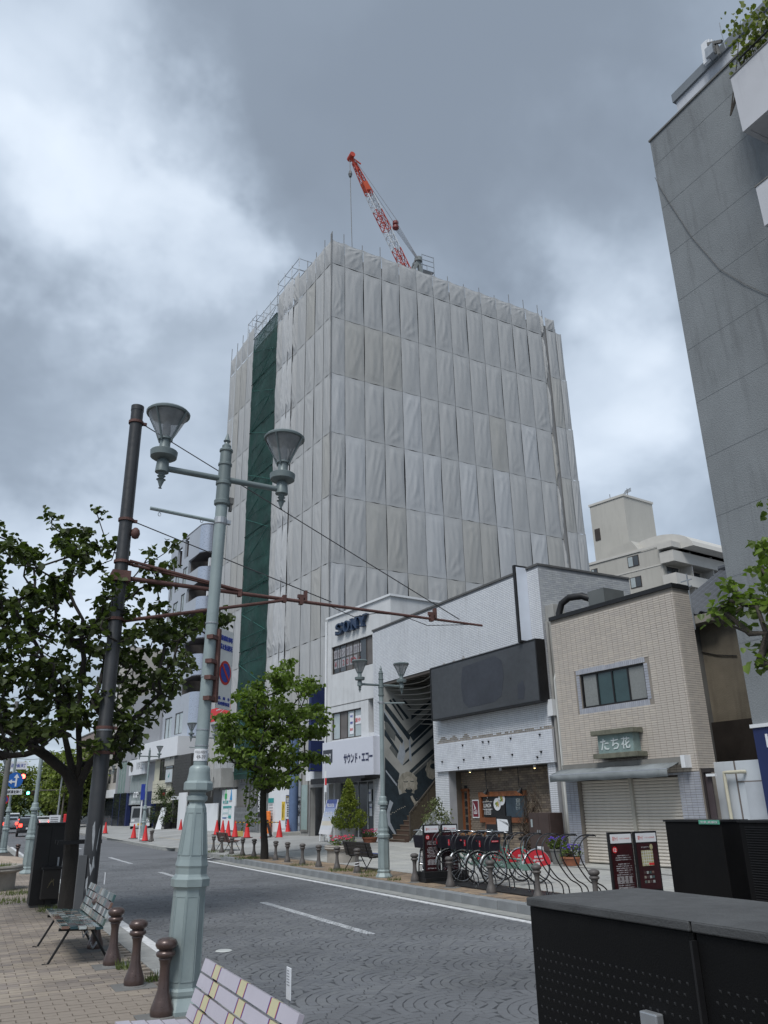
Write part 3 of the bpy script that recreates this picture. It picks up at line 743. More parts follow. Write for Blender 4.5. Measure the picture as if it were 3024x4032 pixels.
b = MB(); b.tube([h0-co, hb-co], .035, 4); b.lathe([(.12, 0), (.2, .3), (.1, .7)], 8, tuple(ck(961, 243)-co)); b.build('hoist_cable', m_cab, crane)
afr = ck(1405, 785); blk_ = ck(1257, 560)
b = MB()
for o_ in (-.5, 0, .5):
    b.tube([tip-co+sd*o_*.4, blk_-co+sd*o_], .03, 4)
for o_ in (-.6, -.3, 0, .3, .6): b.tube([blk_-co+sd*o_*.5, afr-co+sd*o_*.5+Vector((o_*.4, 0, 0))], .03, 4)
b.build('pendant_cable', mat('pale_cable', (.3, .31, .33), .5), crane)
b = MB(); b.lathe([(.1, -.5), (.3, -.35), (.3, -.1), (.1, 0), (.28, .12), (.28, .4), (.08, .5)], 10, tuple(blk_-co)); b.build('sheave_block', mat('block_red', (.2, .04, .04), .5), crane)
b = MB(); f1, f2 = ck(1372, 860)-co, ck(1425, 900)-co
b.bar(afr-co, f1, .28).bar(afr-co, f2, .3).bar(afr-co+sd*.9, f1+sd*.9, .25).bar(afr-co, afr-co+sd*.9, .3); b.lathe([(.35, -.2), (.35, .2)], 12, tuple(afr-co)); b.build('a_frame', mat('crane_grey', (.2, .22, .22), .6), crane)
b = MB(); c0 = ck(1432, 845)-co; s_ = 1.25
for x in (0, s_):
    for y_ in (0, s_): b.bar(c0+Vector((x, y_, -.6)), c0+Vector((x, y_, 1.7)), .06)
for z in (0, .55, 1.1, 1.65):
    for y_ in (0, s_): b.bar(c0+Vector((0, y_, z)), c0+Vector((s_, y_, z)), .05)
b.box(c0.x, c0.x+s_, c0.y, c0.y+s_, c0.z-.05, c0.z)
b.build('service_cage', m_steel, crane)
# ---------------------------------------------------------------- the white tiled building
WF = Fac(15.65, 31., .33, -.045)
def W(k, x, y, v=0.): return WF.uv(k, x, y, v)
wb = facthing(WF, 'tiled_restaurant_building', 'white tiled building with blank black signboard and brick restaurant front', 'building')
m_tile = mat('white_tile', (.64, .665, .70), .4, var=.08, vs=.6, isl=.05, streak=.28, scol=(.26, .25, .24))
m_grout = mat('tile_grout', (.29, .3, .32), .9, var=.25, vs=1, streak=.3)
m_soot = mat('soot_tile', (.25, .225, .195), .6, var=.3, vs=1.5, isl=.15)
uL, zT = W('D', 445, 655); uR = W('D', 1520, 185)[0]; zT = 8.95
oL = W('P', 30, 1000)[0]; oR = W('P', 548, 1000)[0]       # passage opening
zo = W('D', 515, 975)[1]; zS0 = W('D', 835, 1222)[1]
rL, rR = W('E', 352, 400)[0], W('E', 1165, 400)[0]; zr = W('D', 900, 1555)[1]-.02
holes = [(oL, oR, -1, zo), (oR-.01, rR, -1, zr)]
pil = W('E', 290, 400)[0]
H2 = [(oL, oR, -1, zo), (rL, rR, -1, zr)]
wall(wb, 'wall', uL, uR, 0, zT, .0, .3, m_grout, H2, kind='structure') if False else wall(wb, 'wall', uL, uR, 0, zT, .0, .3, m_grout, H2)
tw, th = .115, .062
tiles(wb, uL, uR, 0, zT-.08, tw, th, .012, m_tile, H2, 0., .008, singles=300, near=1)
MB().box(uL-.03, uR+.03, -.05, .32, zT, zT+.07).build('coping', mat('coping_grey', (.1, .1, .1), .6), wb)
# side wall going back, in brick-like bond
dep = WF.uw('F', 290, 245, uR)[0]
MB().box(uR-.3, uR, .3, max(4.2, dep), 0, zT).build('wall', m_grout, wb)
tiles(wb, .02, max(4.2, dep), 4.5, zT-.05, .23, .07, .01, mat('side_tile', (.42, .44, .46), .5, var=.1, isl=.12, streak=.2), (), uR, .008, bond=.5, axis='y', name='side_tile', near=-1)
MB().box(uR-.3, uR+.04, .3, max(4.2, dep), zT, zT+.07).build('coping', mat('coping_grey'), wb)
MB().box(uL, uR-.35, 4, 12, 0, 7.5).build('rear_block', m_concd, wb)
# black signboard
p = [W('D', 830, 875, -.35), W('D', 1495, 715, -.35), W('D', 1555, 1085, -.35), W('D', 835, 1222, -.35)]
s0, s1 = (p[0][0]+p[3][0])/2, (p[1][0]+p[2][0])/2; z0, z1 = (p[2][1]+p[3][1])/2, (p[0][1]+p[1][1])/2
m_sb = mat('faded_black_vinyl', (.052, .056, .062), .5, var=.2, vs=.8, bump=.3, bs=5, coat=.1)
sb = MB().box(s0, s1, -.38, -.02, z0, z1).build('signboard', m_sb, wb, bevel=.01)
MB().box(s1, s1+.05, -.4, -.02, z0-.04, z1+.04).box(s0-.04, s0, -.4, -.02, z0-.04, z1+.04).box(s0, s1, -.4, -.02, z1, z1+.04).box(s0, s1, -.4, -.02, z0-.04, z0).build('sign_frame', m_black, sb)
nb = MB(); pts = [W('D', x, y, -.38) for x, y in ((1030, 875), (1240, 800), (1285, 830), (1300, 930), (1285, 1060), (1240, 1100), (1070, 1140), (1035, 1100), (1020, 990))]
nb.prism([(a, -.381, c_) for a, c_ in pts], (0, -.003, 0)); nb.build('patch', mat('patch_vinyl', (.04, .044, .055), .45, var=.2, vs=1), sb)
pts = [W('D', x, y, -.38) for x, y in ((1390, 990), (1425, 960), (1440, 1010), (1430, 1085), (1392, 1080))]
MB().prism([(a, -.381, c_) for a, c_ in pts], (0, -.003, 0)).build('patch', mat('patch_vinyl'), sb)
# lower painted tile panel, with clips, and sooty streaks above it
p = [W('D', 850, 1377, -.12), W('D', 1610, 1278, -.12), W('D', 1600, 1497, -.12), W('D', 857, 1560, -.12)]
q0, q1 = p[0][0], p[1][0]; y0_, y1_ = (p[2][1]+p[3][1])/2, (p[0][1]+p[1][1])/2
pn = MB().box(q0, q1, -.1, -.02, y0_, y1_).build('fascia_panel', mat('panel_grout', (.4, .41, .44), .8, var=.1), wb)
tiles(pn, q0, q1, y0_, y1_, tw, th, .009, mat('panel_tile', (.6, .63, .68), .4, var=.12, vs=2, isl=.05, streak=.2, scol=(.3, .3, .3)), (), -.1, .006, name='panel_tile')
for k, x, y in (('E', 460, 68), ('E', 625, 42), ('E', 672, 38), ('E', 852, 12), ('E', 470, 187), ('E', 630, 170), ('E', 683, 163), ('E', 865, 145), ('E', 1100, 120), ('E', 1070, 165), ('E', 293, 203), ('E', 425, 250), ('D', 1535, 1312), ('D', 1545, 1423)):
    a = W(k, x, y, -.12); MB().box(a[0]-.03, a[0]+.03, -.16, -.1, a[1]-.01, a[1]+.015).box(a[0]-.008, a[0]+.008, -.15, -.1, a[1]-.05, a[1]-.01).build('clip', m_black, pn)
b = MB()
for i in range(70):
    u = q0+(q1-q0)*i/70; h = .05+.22*abs(mnoise.noise(Vector((i*.13, 1, 0))))*1.6
    for j in range(int(h/th)+1): b.box(u+.006, u+(q1-q0)/70-.006, -.012, -.0085, y1_+j*th+.004, y1_+(j+1)*th-.006)
b.build('soot_stain', m_soot, wb, kind='stuff')
b = MB()
for i in range(50):
    u = s0+.2+(s1-s0)*.45*i/50; h = .06+.25*abs(mnoise.noise(Vector((i*.17, 5, 0))))
    for j in range(int(h/th)+1): b.box(u+.004, u+.035, -.012, -.0085, z1+.02+j*th+.004, z1+.02+(j+1)*th-.006)
b.build('soot_stain', m_soot, wb, kind='stuff')
# hanging lights along the restaurant opening
m_lamp_w = mat('lit_bulb', (1, .75, .35), .5, emit=6, ecol=(1, .7, .3), var=0)
# restaurant recess
RD = .55
m_rb = mat('restaurant_brick', (.2, .165, .13), .85, var=.3, vs=3, isl=.28, bump=.3)
m_rj = mat('restaurant_joint', (.1, .085, .07), .9)
MB().box(rL-.02, rR+.02, RD, RD+.12, 0, zr+.3).build('recess_wall', m_rj, wb)
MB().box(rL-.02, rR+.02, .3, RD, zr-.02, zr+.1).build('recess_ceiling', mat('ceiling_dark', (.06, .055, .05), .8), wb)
MB().box(rR, rR+.02, .3, RD, 0, zr).box(rL-.02, rL, .3, RD, 0, zr).build('recess_side', m_rj, wb)
def R(k, x, y): return WF.uv(k, x, y, RD)
def rrect(k, x0, y0, x1, y1, v=RD):
    a, c_ = WF.uv(k, x0, y0, v), WF.uv(k, x1, y1, v); return min(a[0], c_[0]), max(a[0], c_[0]), min(a[1], c_[1]), max(a[1], c_[1])
dr = rrect('E', 375, 443, 525, 740); dr = (dr[0], dr[1], 0.02, dr[3])
tiles(wb, rL, rR, 0, zr, .21, .075, .012, m_rb, (dr,), RD, .018, bond=.5, name='brick', jitter=.006, singles=200, near=-1)
# side bricks on the right wall of the recess
b = MB()
for j in range(int(zr/.075)):
    for i in range(1):
        y_ = .32+i*.21+(j % 2)*.1
        if y_+.2 < RD: b.box(rR-.018, rR, y_+.006, y_+.2, j*.075+.006, j*.075+.069)
b.build('side_brick_field', m_rb, wb, kind='stuff')
do = MB().box(dr[0]+.03, dr[0]+(dr[1]-dr[0])*.72, RD-.01, RD+.05, .02, dr[3]-.04).build('door', m_wood, wb)
MB().box(dr[0]-.04, dr[0]+.03, RD-.06, RD+.05, 0, dr[3]).box(dr[1]-.03, dr[1]+.05, RD-.06, RD+.05, 0, dr[3]).box(dr[0]-.04, dr[1]+.05, RD-.06, RD+.05, dr[3]-.04, dr[3]+.05).build('door_frame', m_wood, do)
for i in range(7): MB().box(dr[1]-(dr[1]-dr[0])*.24, dr[1]-.06, RD-.015, RD+.02, .3+i*.27, .3+i*.27+.18).build('pane', m_glassd, do)
for k in range(5): MB().box(dr[0]+.05+k*(dr[1]-dr[0])*.13, dr[0]+.05+(k+1)*(dr[1]-dr[0])*.13-.008, RD-.022, RD-.01, .05, dr[3]-.08).build('plank', m_wood, do)
for x in (388, 412): r = rrect('E', x, 572, x+18, 600); MB().box(r[0], r[1], RD-.03, RD-.024, r[2], r[3]).build('paper', m_whitec, do)
r = rrect('E', 545, 517, 605, 665); po = MB().box(r[0], r[1], RD-.05, RD-.02, r[2], r[3]).build('poster', m_whitec, wb)
MB().box(r[0]+.03, r[1]-.03, RD-.055, RD-.05, r[2]+.04, r[3]-.04).build('poster_field', mat('maroon', (.16, .02, .035), .5), po)
text('Grú', po, (r[0]+r[1])/2, r[2]+(r[3]-r[2])*.38, .17, m_whitec, RD-.06, (r[1]-r[0])*.55); text('RESTAURANT', po, (r[0]+r[1])/2, r[2]+(r[3]-r[2])*.25, .04, m_whitec, RD-.06, (r[1]-r[0])*.55)
def wing(par, cx, cz, s, y):
    for i in range(4):
        MB().prism([(cx-s*.1, y, cz-s*.2), (cx-s*(.8-i*.1), y, cz+s*(.75-i*.3)), (cx-s*(.62-i*.1), y, cz+s*(.35-i*.3))], (0, -.004, 0)).build('wing_mark', m_whitec, par)
wing(po, (r[0]+r[1])/2+.05, r[2]+(r[3]-r[2])*.62, .22, RD-.056)
# wooden window board with chalkboards
r = rrect('E', 610, 455, 1010, 705)
wf_ = MB().box(r[0], r[1], RD-.12, RD-.02, r[3]-.16, r[3]).box(r[0], r[1], RD-.12, RD-.02, r[2], r[2]+.16).box(r[0], r[0]+.12, RD-.12, RD-.02, r[2]+.16, r[3]-.16).build('board_frame', m_wood, wb)
for i in range(24): MB().box(r[0]+(r[1]-r[0])*i/24+.004, r[0]+(r[1]-r[0])*(i+1)/24-.004, RD-.135, RD-.12, r[3]-.155, r[3]-.005).build('wood_block', mat('wood_block', (.2, .075, .03), .5, var=.5, vs=4), wf_)
r1 = rrect('E', 638, 487, 825, 655); MB().box(r1[0], r1[1], RD-.08, RD-.03, r1[2], r1[3]).build('menu_board', mat('menu_black', (.015, .016, .018), .5), wf_)
r3 = rrect('E', 825, 483, 1000, 660); MB().box(r3[0], r3[1], RD-.09, RD-.03, r3[2], r3[3]).build('chalkboard', mat('chalk_blue', (.035, .055, .075), .7, var=.3, vs=4), wf_)
a = R('E', 678, 563); text('LUNCH', wf_, a[0], a[1], .13, m_whitec, RD-.09, .42, off=.01)
ms_ = MB(); 
for dz in (.12, -.12): ms_.box(a[0]-.28, a[0]+.28, RD-.088, RD-.081, a[1]+dz-.008, a[1]+dz+.008)
ms_.build('banner_rule', m_whitec, wf_)
a = R('E', 678, 525); text('Grú', wf_, a[0], a[1], .07, m_whitec, RD-.09); wing(wf_, a[0]+.04, a[1]+.14, .12, RD-.082)
for i, s in enumerate(('11:30-14:30', 'LUNCH', '17:30-22:00')): a = R('E', 682, 600+i*16); text(s, wf_, a[0], a[1], .05, m_whitec, RD-.09, .38)
for (x, y, rr, foodc) in ((760, 553, .2, (.2, .3, .05)), (795, 513, .19, (.3, .12, .06))):
    a = R('E', x, y); b = MB(); b.lathe([(0.02, 0), (rr, 0), (rr*1.02, .015), (.02, .015)], 24, (0, 0, 0)); 
    pl = b.build('plate_picture', m_whitec, wf_, loc=(a[0], RD-.085, a[1])); pl.rotation_euler = (PI/2, 0, 0)
    for i in range(26):
        t = rnd.uniform(0, 2*PI); d = rnd.uniform(0, .5)*rr
        bb = MB(); bb.lathe([(.001, 0), (.025, 0), (.02, .01), (.001, .012)], 7, (d*math.cos(t), d*math.sin(t), .016+i*.0002)); bb.build('food_piece', mat('food%d' % (i % 3), [foodc, (.5, .35, .1), (.12, .2, .04)][i % 3], .5), pl)
m_chalk = mat('chalk', (.35, .42, .45), .9, var=0)
for i, s in enumerate(('本日の', 'パスタ', 'セット')): a = R('E', 930, 520+i*32); text(s, wf_, a[0], a[1], .13, m_chalk, RD-.095, .22)
# pendant spotlights
for x0, y0, x1, y1 in ((645, 275, 650, 450), (908, 255, 930, 440)):
    a = WF.uv('E', x0, y0, .3); c_ = WF.uv('E', x1, y1, .3)
    lp = MB().tube([(a[0], .3, zr), (a[0], .3, c_[1]+.15), (a[0]+.02, .3, c_[1]+.1)], .012, 6).build('lamp_rod', m_black, wb)
    bb = MB().lathe([(.03, .1), (.05, .04), (.1, -.08), (.095, -.08), (.04, .03)], 12, (0, 0, 0)).build('spotlight_shade', m_black, lp, loc=(c_[0], .3, c_[1])); bb.rotation_euler = (-.35, .45, 0)
    MB().lathe([(.001, 0), (.06, 0), (.07, -.02), (.001, -.03)], 12).build('bulb', m_lamp_w, bb, loc=(0, 0, -.05))
for x, y in ((520, 290), (770, 275), (1048, 255)):
    a = WF.uv('E', x, y, .2); o = MB().lathe([(.04, .14), (.05, 0), (.045, -.01), (.03, .0)], 10).build('downlight', m_white, wb, loc=(a[0], .2, a[1]))
    if x != 770: MB().lathe([(.001, 0), (.035, 0), (.001, -.008)], 10).build('bulb', m_lamp_w, o, loc=(0, 0, -.012))
# projecting lit-panel sign
def PW(x, y): return WF.uw('D', x, y, uS)
uS = W('D', 1500, 500)[0]-.25
a, c_ = PW(1378, 222), PW(1500, 700)
w0 = PW(1378, 222)[0]; w1 = PW(1500, 500)[0]; zt, zb = PW(1420, 222)[1], PW(1450, 705)[1]
vs_ = MB().box(uS-.12, uS, w0-.06, w1+.05, zb-.05, zt+.05).build('projecting_sign', m_black, wb, bevel=.01)
MB().box(uS, uS+.015, w0, w1, zb+.02, zt-.02).build('sign_face', mat('sign_face', (.62, .67, .75), .35, var=.06, vs=1.5), vs_)
for z in (zt-.45, zb+.5): MB().box(uS-.11, uS-.02, w1+.05, w1+.42, z-.16, z+.16).build('bracket_box', m_white, vs_)
# the passage: side wall with mural, stair, curved slat ceiling
m_mw = mat('mural_wall', (.34, .345, .33), .85, var=.22, vs=1.2, bump=.2)
m_md = mat('mural_dark', (.02, .032, .042), .75, var=.35, vs=3)
m_mg = mat('mural_grey', (.11, .12, .12), .75, var=.3, vs=4, vz=.3)
m_ml = mat('mural_light', (.33, .37, .42), .75, var=.2, vs=4)
m_skin = mat('mural_face', (.36, .345, .3), .8, var=.25, vs=9)
MU = oL+.02
MB().box(MU-.2, MU, 0, 6, 0, zo+.4).build('passage_wall', m_mw, wb)
MB().box(oL, rR, 5.9, 6, 0, zo+.4).box(oL, oR+.3, .3, 6, zo+.25, zo+.4).build('passage_back', m_concd, wb)
MB().box(oR, oR+.3, .3, 6, 0, zo+.3).build('passage_wall', m_concd, wb)
def MP(x, y): return WF.uw('P', x, y, MU)
def mpoly(pts, m, d, name='mural_shape'):
    P = [(MU+d, a[0], a[1]) for a in (MP(*p) for p in pts)]
    ar = sum(P[i][1]*P[(i+1) % len(P)][2]-P[(i+1) % len(P)][1]*P[i][2] for i in range(len(P)))
    if ar < 0: P = P[::-1]
    return MB().poly(P).build(name, m, mu)
mu = MB().box(MU, MU+.004, .02, 3.6, .02, zo).build('mural', m_mw, wb)
for pts, m, d in ((((30, 640), (230, 955), (215, 985), (30, 745)), m_md, .006), (((40, 560), (300, 900), (290, 960), (40, 625)), m_md, .007), (((30, 640), (205, 905), (200, 920), (30, 662)), m_ml, .009),
                  (((100, 530), (235, 745), (222, 745), (80, 540)), m_md, .006), (((130, 520), (290, 725), (262, 735), (110, 525)), m_md, .007), (((230, 520), (310, 620), (270, 600), (215, 530)), m_md, .007),
                  (((35, 830), (200, 1090), (190, 1105), (35, 900)), m_md, .008), (((85, 1030), (120, 970), (175, 1060), (160, 1135)), m_mg, .007), (((35, 770), (60, 760), (150, 880), (140, 960), (50, 880)), m_mg, .0065),
                  (((310, 695), (500, 540), (530, 530), (530, 560), (310, 740)), m_md, .006), (((260, 860), (530, 620), (530, 660), (270, 895)), m_mg, .006), (((290, 890), (530, 670), (530, 770), (330, 960)), m_md, .0055),
                  (((240, 1060), (540, 775), (540, 810), (240, 1090)), m_md, .007), (((310, 1090), (545, 885), (545, 915), (315, 1120)), m_md, .007), (((225, 1200), (285, 1135), (290, 1160), (228, 1208)), m_md, .007),
                  (((290, 1265), (550, 1020), (550, 1075), (310, 1290)), m_md, .007), (((330, 1290), (555, 1085), (555, 1120), (345, 1310)), m_mg, .007),
                  (((165, 1130), (200, 980), (215, 1020), (230, 940), (250, 1090), (220, 1210)), m_ml, .0085), (((285, 940), (300, 935), (315, 1180), (288, 1140)), m_ml, .0085),
                  (((40, 1120), (190, 1290), (170, 1420), (200, 1560), (60, 1560), (40, 1500)), m_md, .0055), (((48, 1250), (165, 1400), (160, 1420), (48, 1270)), m_ml, .007),
                  (((350, 1290), (560, 1120), (620, 1400), (400, 1600), (340, 1500)), m_md, .0052), (((40, 1500), (420, 1560), (620, 1400), (300, 1740), (150, 1920), (40, 2000)), m_md, .005),
                  (((90, 1560), (125, 1590), (90, 1690), (95, 1790), (155, 1910), (140, 1920), (60, 1800), (60, 1680)), m_ml, .008)):
    mpoly(pts, m, d)
def ell(cx, cy, rx, ry, m, d, n=20, jag=0., a0=0, a1=2*PI):
    mpoly([(cx+rx*(1+jag*math.sin(i*3.7))*math.cos(a0+(a1-a0)*i/n), cy+ry*(1+jag*math.cos(i*2.9))*math.sin(a0+(a1-a0)*i/n)) for i in range(n)], m, d)
m_hair = mat('mural_hair', (.29, .28, .24), .8, var=.4, vs=12, vz=.4)
ell(275, 1390, 100, 118, m_hair, .009, 26, .09); ell(285, 1400, 56, 82, m_skin, .011); ell(285, 1465, 38, 28, m_md, .0115, 14, .1); ell(285, 1448, 22, 5, m_skin, .012)
ell(252, 1372, 24, 9, m_md, .0125, 12); ell(318, 1368, 20, 9, m_md, .0125, 12); ell(252, 1368, 20, 5, m_skin, .013, 10); ell(318, 1364, 16, 5, m_skin, .013, 10); ell(285, 1405, 8, 20, m_hair, .0128, 10)
ell(275, 1530, 100, 45, m_md, .0105, 16, .06); ell(520, 1250, 62, 100, m_hair, .0075, 18, .1); ell(545, 1255, 40, 78, m_skin, .0085); ell(540, 1215, 38, 30, m_md, .009, 12)
mpoly([(300, 1525), (320, 1515), (345, 1560), (370, 1600), (350, 1610), (318, 1570)], m_skin, .0115)
ell(380, 1605, 46, 34, m_hair, .012, 12, .1)
for i in range(9): ell(100+i*18, 1705-i*10+rnd.uniform(-6, 6), 6, 5, m_skin, .0095, 6)
# stairs going in
st_a, st_b = MP(150, 1920), MP(430, 1560); ssl = (st_b[1]-st_a[1])/(st_b[0]-st_a[0]); sy0 = st_a[0]-st_a[1]/ssl
sx0, sx1 = MU+.02, W('P', 300, 1950, .4)[0]; ns = 16; tr = .175/ssl
for i in range(ns):
    MB().box(sx0, sx1, sy0+i*tr, 5.5, .0+i*.175, .175*(i+1)-.008).build('step', mat('stair_brown', (.085, .055, .042), .7, var=.25), wb)
    MB().box(sx0, sx1, sy0+i*tr-.02, sy0+i*tr+.03, .175*(i+1)-.03, .175*(i+1)+.002).build('nosing', mat('nosing', (.16, .13, .1), .6), wb)
RX = sx1+.07; yA, yB = max(.35, sy0), 3.4; zl = lambda y, o: (y-yA)*ssl+o
cw = MB(); cw.prism([(sx1, yA, 0), (sx1, yA, .1), (sx1, yB, zl(yB, .1)), (sx1, yB, 0)], (.14, 0, 0)); cw.build('stair_cheek', mat('cheek', (.33, .36, .37), .7, var=.2), wb)
zt0 = WF.uw('P', 300, 1700, RX)[1]; 
rl = MB(); rl.bar((RX, yA+.02, .12), (RX, yA+.02, zt0), .05); rl.bar((RX, yA, zt0), (RX, yB, zl(yB, zt0)), .05); rl.bar((RX, yA, .2), (RX, yB, zl(yB, .2)), .04)
for y in (yA+.9, yA+1.8, yA+2.7): rl.bar((RX, y, zl(y, .2)), (RX, y, zl(y, zt0)), .04)
rl.build('railing', mat('bronze_rail', (.07, .06, .05), .5), wb)
MB().prism([(RX-.004, yA+.03, .24), (RX-.004, yB, zl(yB, .24)), (RX-.004, yB, zl(yB, zt0-.04)), (RX-.004, yA+.03, zt0-.04)], (.008, 0, 0)).build('railing_mesh', mat('bronze_mesh', (.075, .062, .045), .6, var=.3, vs=14, alpha=.88), wb)
for i in range(9):
    z = zo-.1-.17*i-(i*.03); y0_s = .12+i*.22
    pts = [(oL+.05+(oR-oL-.1)*t, y0_s+.5*math.sin(PI*t), z-.12*math.sin(PI*t)) for t in np.linspace(0, 1, 9)]
    MB().tube(pts, .022, 6).build('ceiling_slat', mat('slat_pale', (.3, .29, .27), .5), wb)
MB().box(oL, oR, .02, .3, zo-.12, zo+.02).build('opening_lintel', mat('lintel_brown', (.08, .07, .062), .7), wb)
for i in range(9): MB().bar((oL+.2+i*.42, .25, zo-.15), (oL+.2+i*.42, 2.2, zo-.1), .03).build('hanger_bar', m_brn, wb)
# roof clutter visible over the parapet
MB().tube([(uL+1.0, 1.0, zT+.05), (uL+1.2, 1.0, zT+.2), (uL+2.0, 1.1, zT+.22)], .12, 8).build('roof_pipe', mat('foil', (.4, .4, .38), .5, metal=.5, bump=.6, bs=20), wb)
# ducting and concrete strip between this and the next building
cs = MB().box(uR+.02, uR+.42, .12, .6, 0, 7.55).build('party_pier', m_conc, wb, bevel=.01)
MB().tube([(uR+.3, .02, 0.1), (uR+.3, .02, 5.1), (uR+.3, .1, 5.3)], .045, 8).build('rain_pipe', mat('pipe_white', (.55, .56, .54), .5), wb)
MB().tube([(uR+.12, .05, 2.3), (uR+.12, .05, 7.0)], .05, 8).build('rain_pipe', m_conc, wb)
MB().box(uR-.05, uR+.2, -.1, .05, 4.0, 4.5).build('meter_box', m_white, wb)

# ---------------------------------------------------------------- the beige tiled shop with shutters
BF = Fac(15.62, 20.2, .15, -.10)
def Bq(k, x, y, v=0.): return BF.uv(k, x, y, v)
bb_ = facthing(BF, 'beige_tiled_shop', 'beige tiled two-storey shop with roller shutters and a hanging grey awning', 'building')
b0 = Bq('F', 118, 600)[0]; b1 = Bq('F', 1010, 700)[0]; bt = Bq('F', 975, 365)[1]-.05
b1 = (Bq('F', 975, 365)[0]+Bq('F', 1150, 1500)[0])/2
win = rrect if False else None
def br(k, x0, y0, x1, y1, v=0.):
    a, c_ = BF.uv(k, x0, y0, v), BF.uv(k, x1, y1, v); return min(a[0], c_[0]), max(a[0], c_[0]), min(a[1], c_[1]), max(a[1], c_[1])
pw = [Bq('F', *p) for p in ((325, 1000), (778, 915), (810, 1172), (350, 1240))]
wr_ = ((pw[0][0]+pw[3][0])/2, (pw[1][0]+pw[2][0])/2, (pw[2][1]+pw[3][1])/2, (pw[0][1]+pw[1][1])/2)
sh0, sh1 = Bq('G', 160, 300)[0], Bq('G', 985, 300)[0]; shz = Bq('G', 300, 150)[1]+.05
m_bt = mat('beige_tile', (.49, .445, .395), .5, var=.07, vs=.7, isl=.07, streak=.1)
m_bg = mat('beige_grout', (.235, .212, .185), .9, var=.2)
m_gt = mat('grey_tile', (.34, .355, .40), .45, var=.1, isl=.08)
BH = [(wr_[0], wr_[1], wr_[2], wr_[3]), (sh0, sh1, -1, shz)]
wall(bb_, 'wall', b0, b1, 0, bt, 0, .25, m_bg, BH)
wfr = (wr_[0]-.13, wr_[1]+.13, wr_[2]-.16, wr_[3]+.16)
lowz = Bq('F', 1150, 1680)[1]
tiles(bb_, b0+.004, b1, lowz, bt-.1, .2, .06, .011, m_bt, (wfr, (sh0, sh1, -1, shz)), 0., .012, singles=300)
tiles(bb_, b0+.004, b1, 0, lowz-.01, .16, .06, .01, m_gt, ((sh0, sh1, -1, shz),), 0., .012, name='grey_tile')
b = MB()
for i in range(int((wfr[1]-wfr[0])/.07)):
    u = wfr[0]+i*.07
    for z in (wfr[2]+.004, wr_[3]+.006): b.box(u+.005, u+.065, -.012, 0, z, z+.15)
for j in range(int((wr_[3]-wr_[2])/.0735)):
    z = wr_[2]+j*.0735
    for u in (wfr[0]+.004, wr_[1]+.006): b.box(u, u+.118, -.012, 0, z+.005, z+.068)
b.build('window_border_tile', m_gt, bb_, kind='stuff')
# right side return
sd_ = BF.uw('F', 1090, 380, b1)[0]
MB().box(b1-.25, b1, .25, sd_, 0, bt).build('wall', m_bg, bb_)
tiles(bb_, .0, sd_, 2.35, bt-.1, .2, .06, .011, m_bt, (), b1, .012, axis='y', name='side_tile', near=-1)
MB().box(b0-.02, b1+.04, -.05, .3, bt-.02, bt+.1).box(b1-.2, b1+.04, .3, sd_, bt-.02, bt+.1).build('coping', m_black, bb_)
print('sd', sd_, 'uw', dep); MB().box(b0, b1-1.6, 1.0, 6, 0, bt-.4).build('rear_block', m_concd, bb_)
g_t = mat('teal_glass', (.03, .06, .062), .1, var=.2, spec=.7); g_b = mat('blind_glass', (.2, .21, .205), .25, var=.06)
window(bb_, wr_[0], wr_[1], wr_[2], wr_[3], .04, m_black, m_glassd, 4, .05, .1, panes=[g_b, g_t, g_t, g_b])
# name board
nbp = [Bq('F', *p, -.3) for p in ((455, 1430), (700, 1408), (710, 1543), (462, 1560))]
n0, n1, nz0, nz1 = (nbp[0][0]+nbp[3][0])/2, (nbp[1][0]+nbp[2][0])/2, (nbp[2][1]+nbp[3][1])/2, (nbp[0][1]+nbp[1][1])/2
nb_ = MB().box(n0, n1, -.3, -.02, nz0, nz1).build('name_board', mat('patina_board', (.2, .27, .26), .6, var=.25, vs=5), bb_)
MB().box(n0-.14, n1+.14, -.42, -.015, nz1, nz1+.13).box(n0-.12, n1+.2, -.42, -.015, nz0-.13, nz0).build('board_rail', mat('weathered_wood', (.13, .13, .1), .8, var=.35, vs=6), nb_, bevel=.01)
for i, s in enumerate('たち花'): text(s, nb_, n0+(n1-n0)*(.2+.3*i), (nz0+nz1)/2, (nz1-nz0)*.62, mat('pale_writing', (.55, .6, .6), .6), -.302, name='character', ext=.012, off=.012)
# shutters
m_sh = mat('shutter', (.60, .56, .50), .5, var=.08, vs=.8, streak=.2, scol=(.2, .19, .17))
mid = Bq('G', 575, 400)[0]
shp = []
for a, c_ in ((sh0+.02, mid-.05), (mid+.05, sh1-.02)):
    so = MB().box(a, c_, .17, .2, .03, shz).build('roller_shutter', mat('shutter_gap', (.06, .055, .05), .8), bb_)
    sl = MB(); w = c_-a; sl.add([(0, .0, 0), (w, 0, 0), (w, -.028, .03), (0, -.028, .03), (w, -.022, .068), (0, -.022, .068), (w, 0, .076), (0, 0, .076)], [(0, 1, 2, 3), (3, 2, 4, 5), (5, 4, 6, 7)])
    me = sl.mesh('slat', m_sh); k = 0
    while .03+k*.08 < shz-.08: inst(me, 'slat', so, (a, .168, .03+k*.08)); k += 1
MB().box(mid-.05, mid+.05, .08, .22, 0, shz).build('shutter_post', mat('post_cream', (.4, .38, .33), .5), bb_)
MB().box(sh0-.02, sh1+.02, .22, .3, 0, shz+.2).build('shutter_backing', m_dark, bb_)
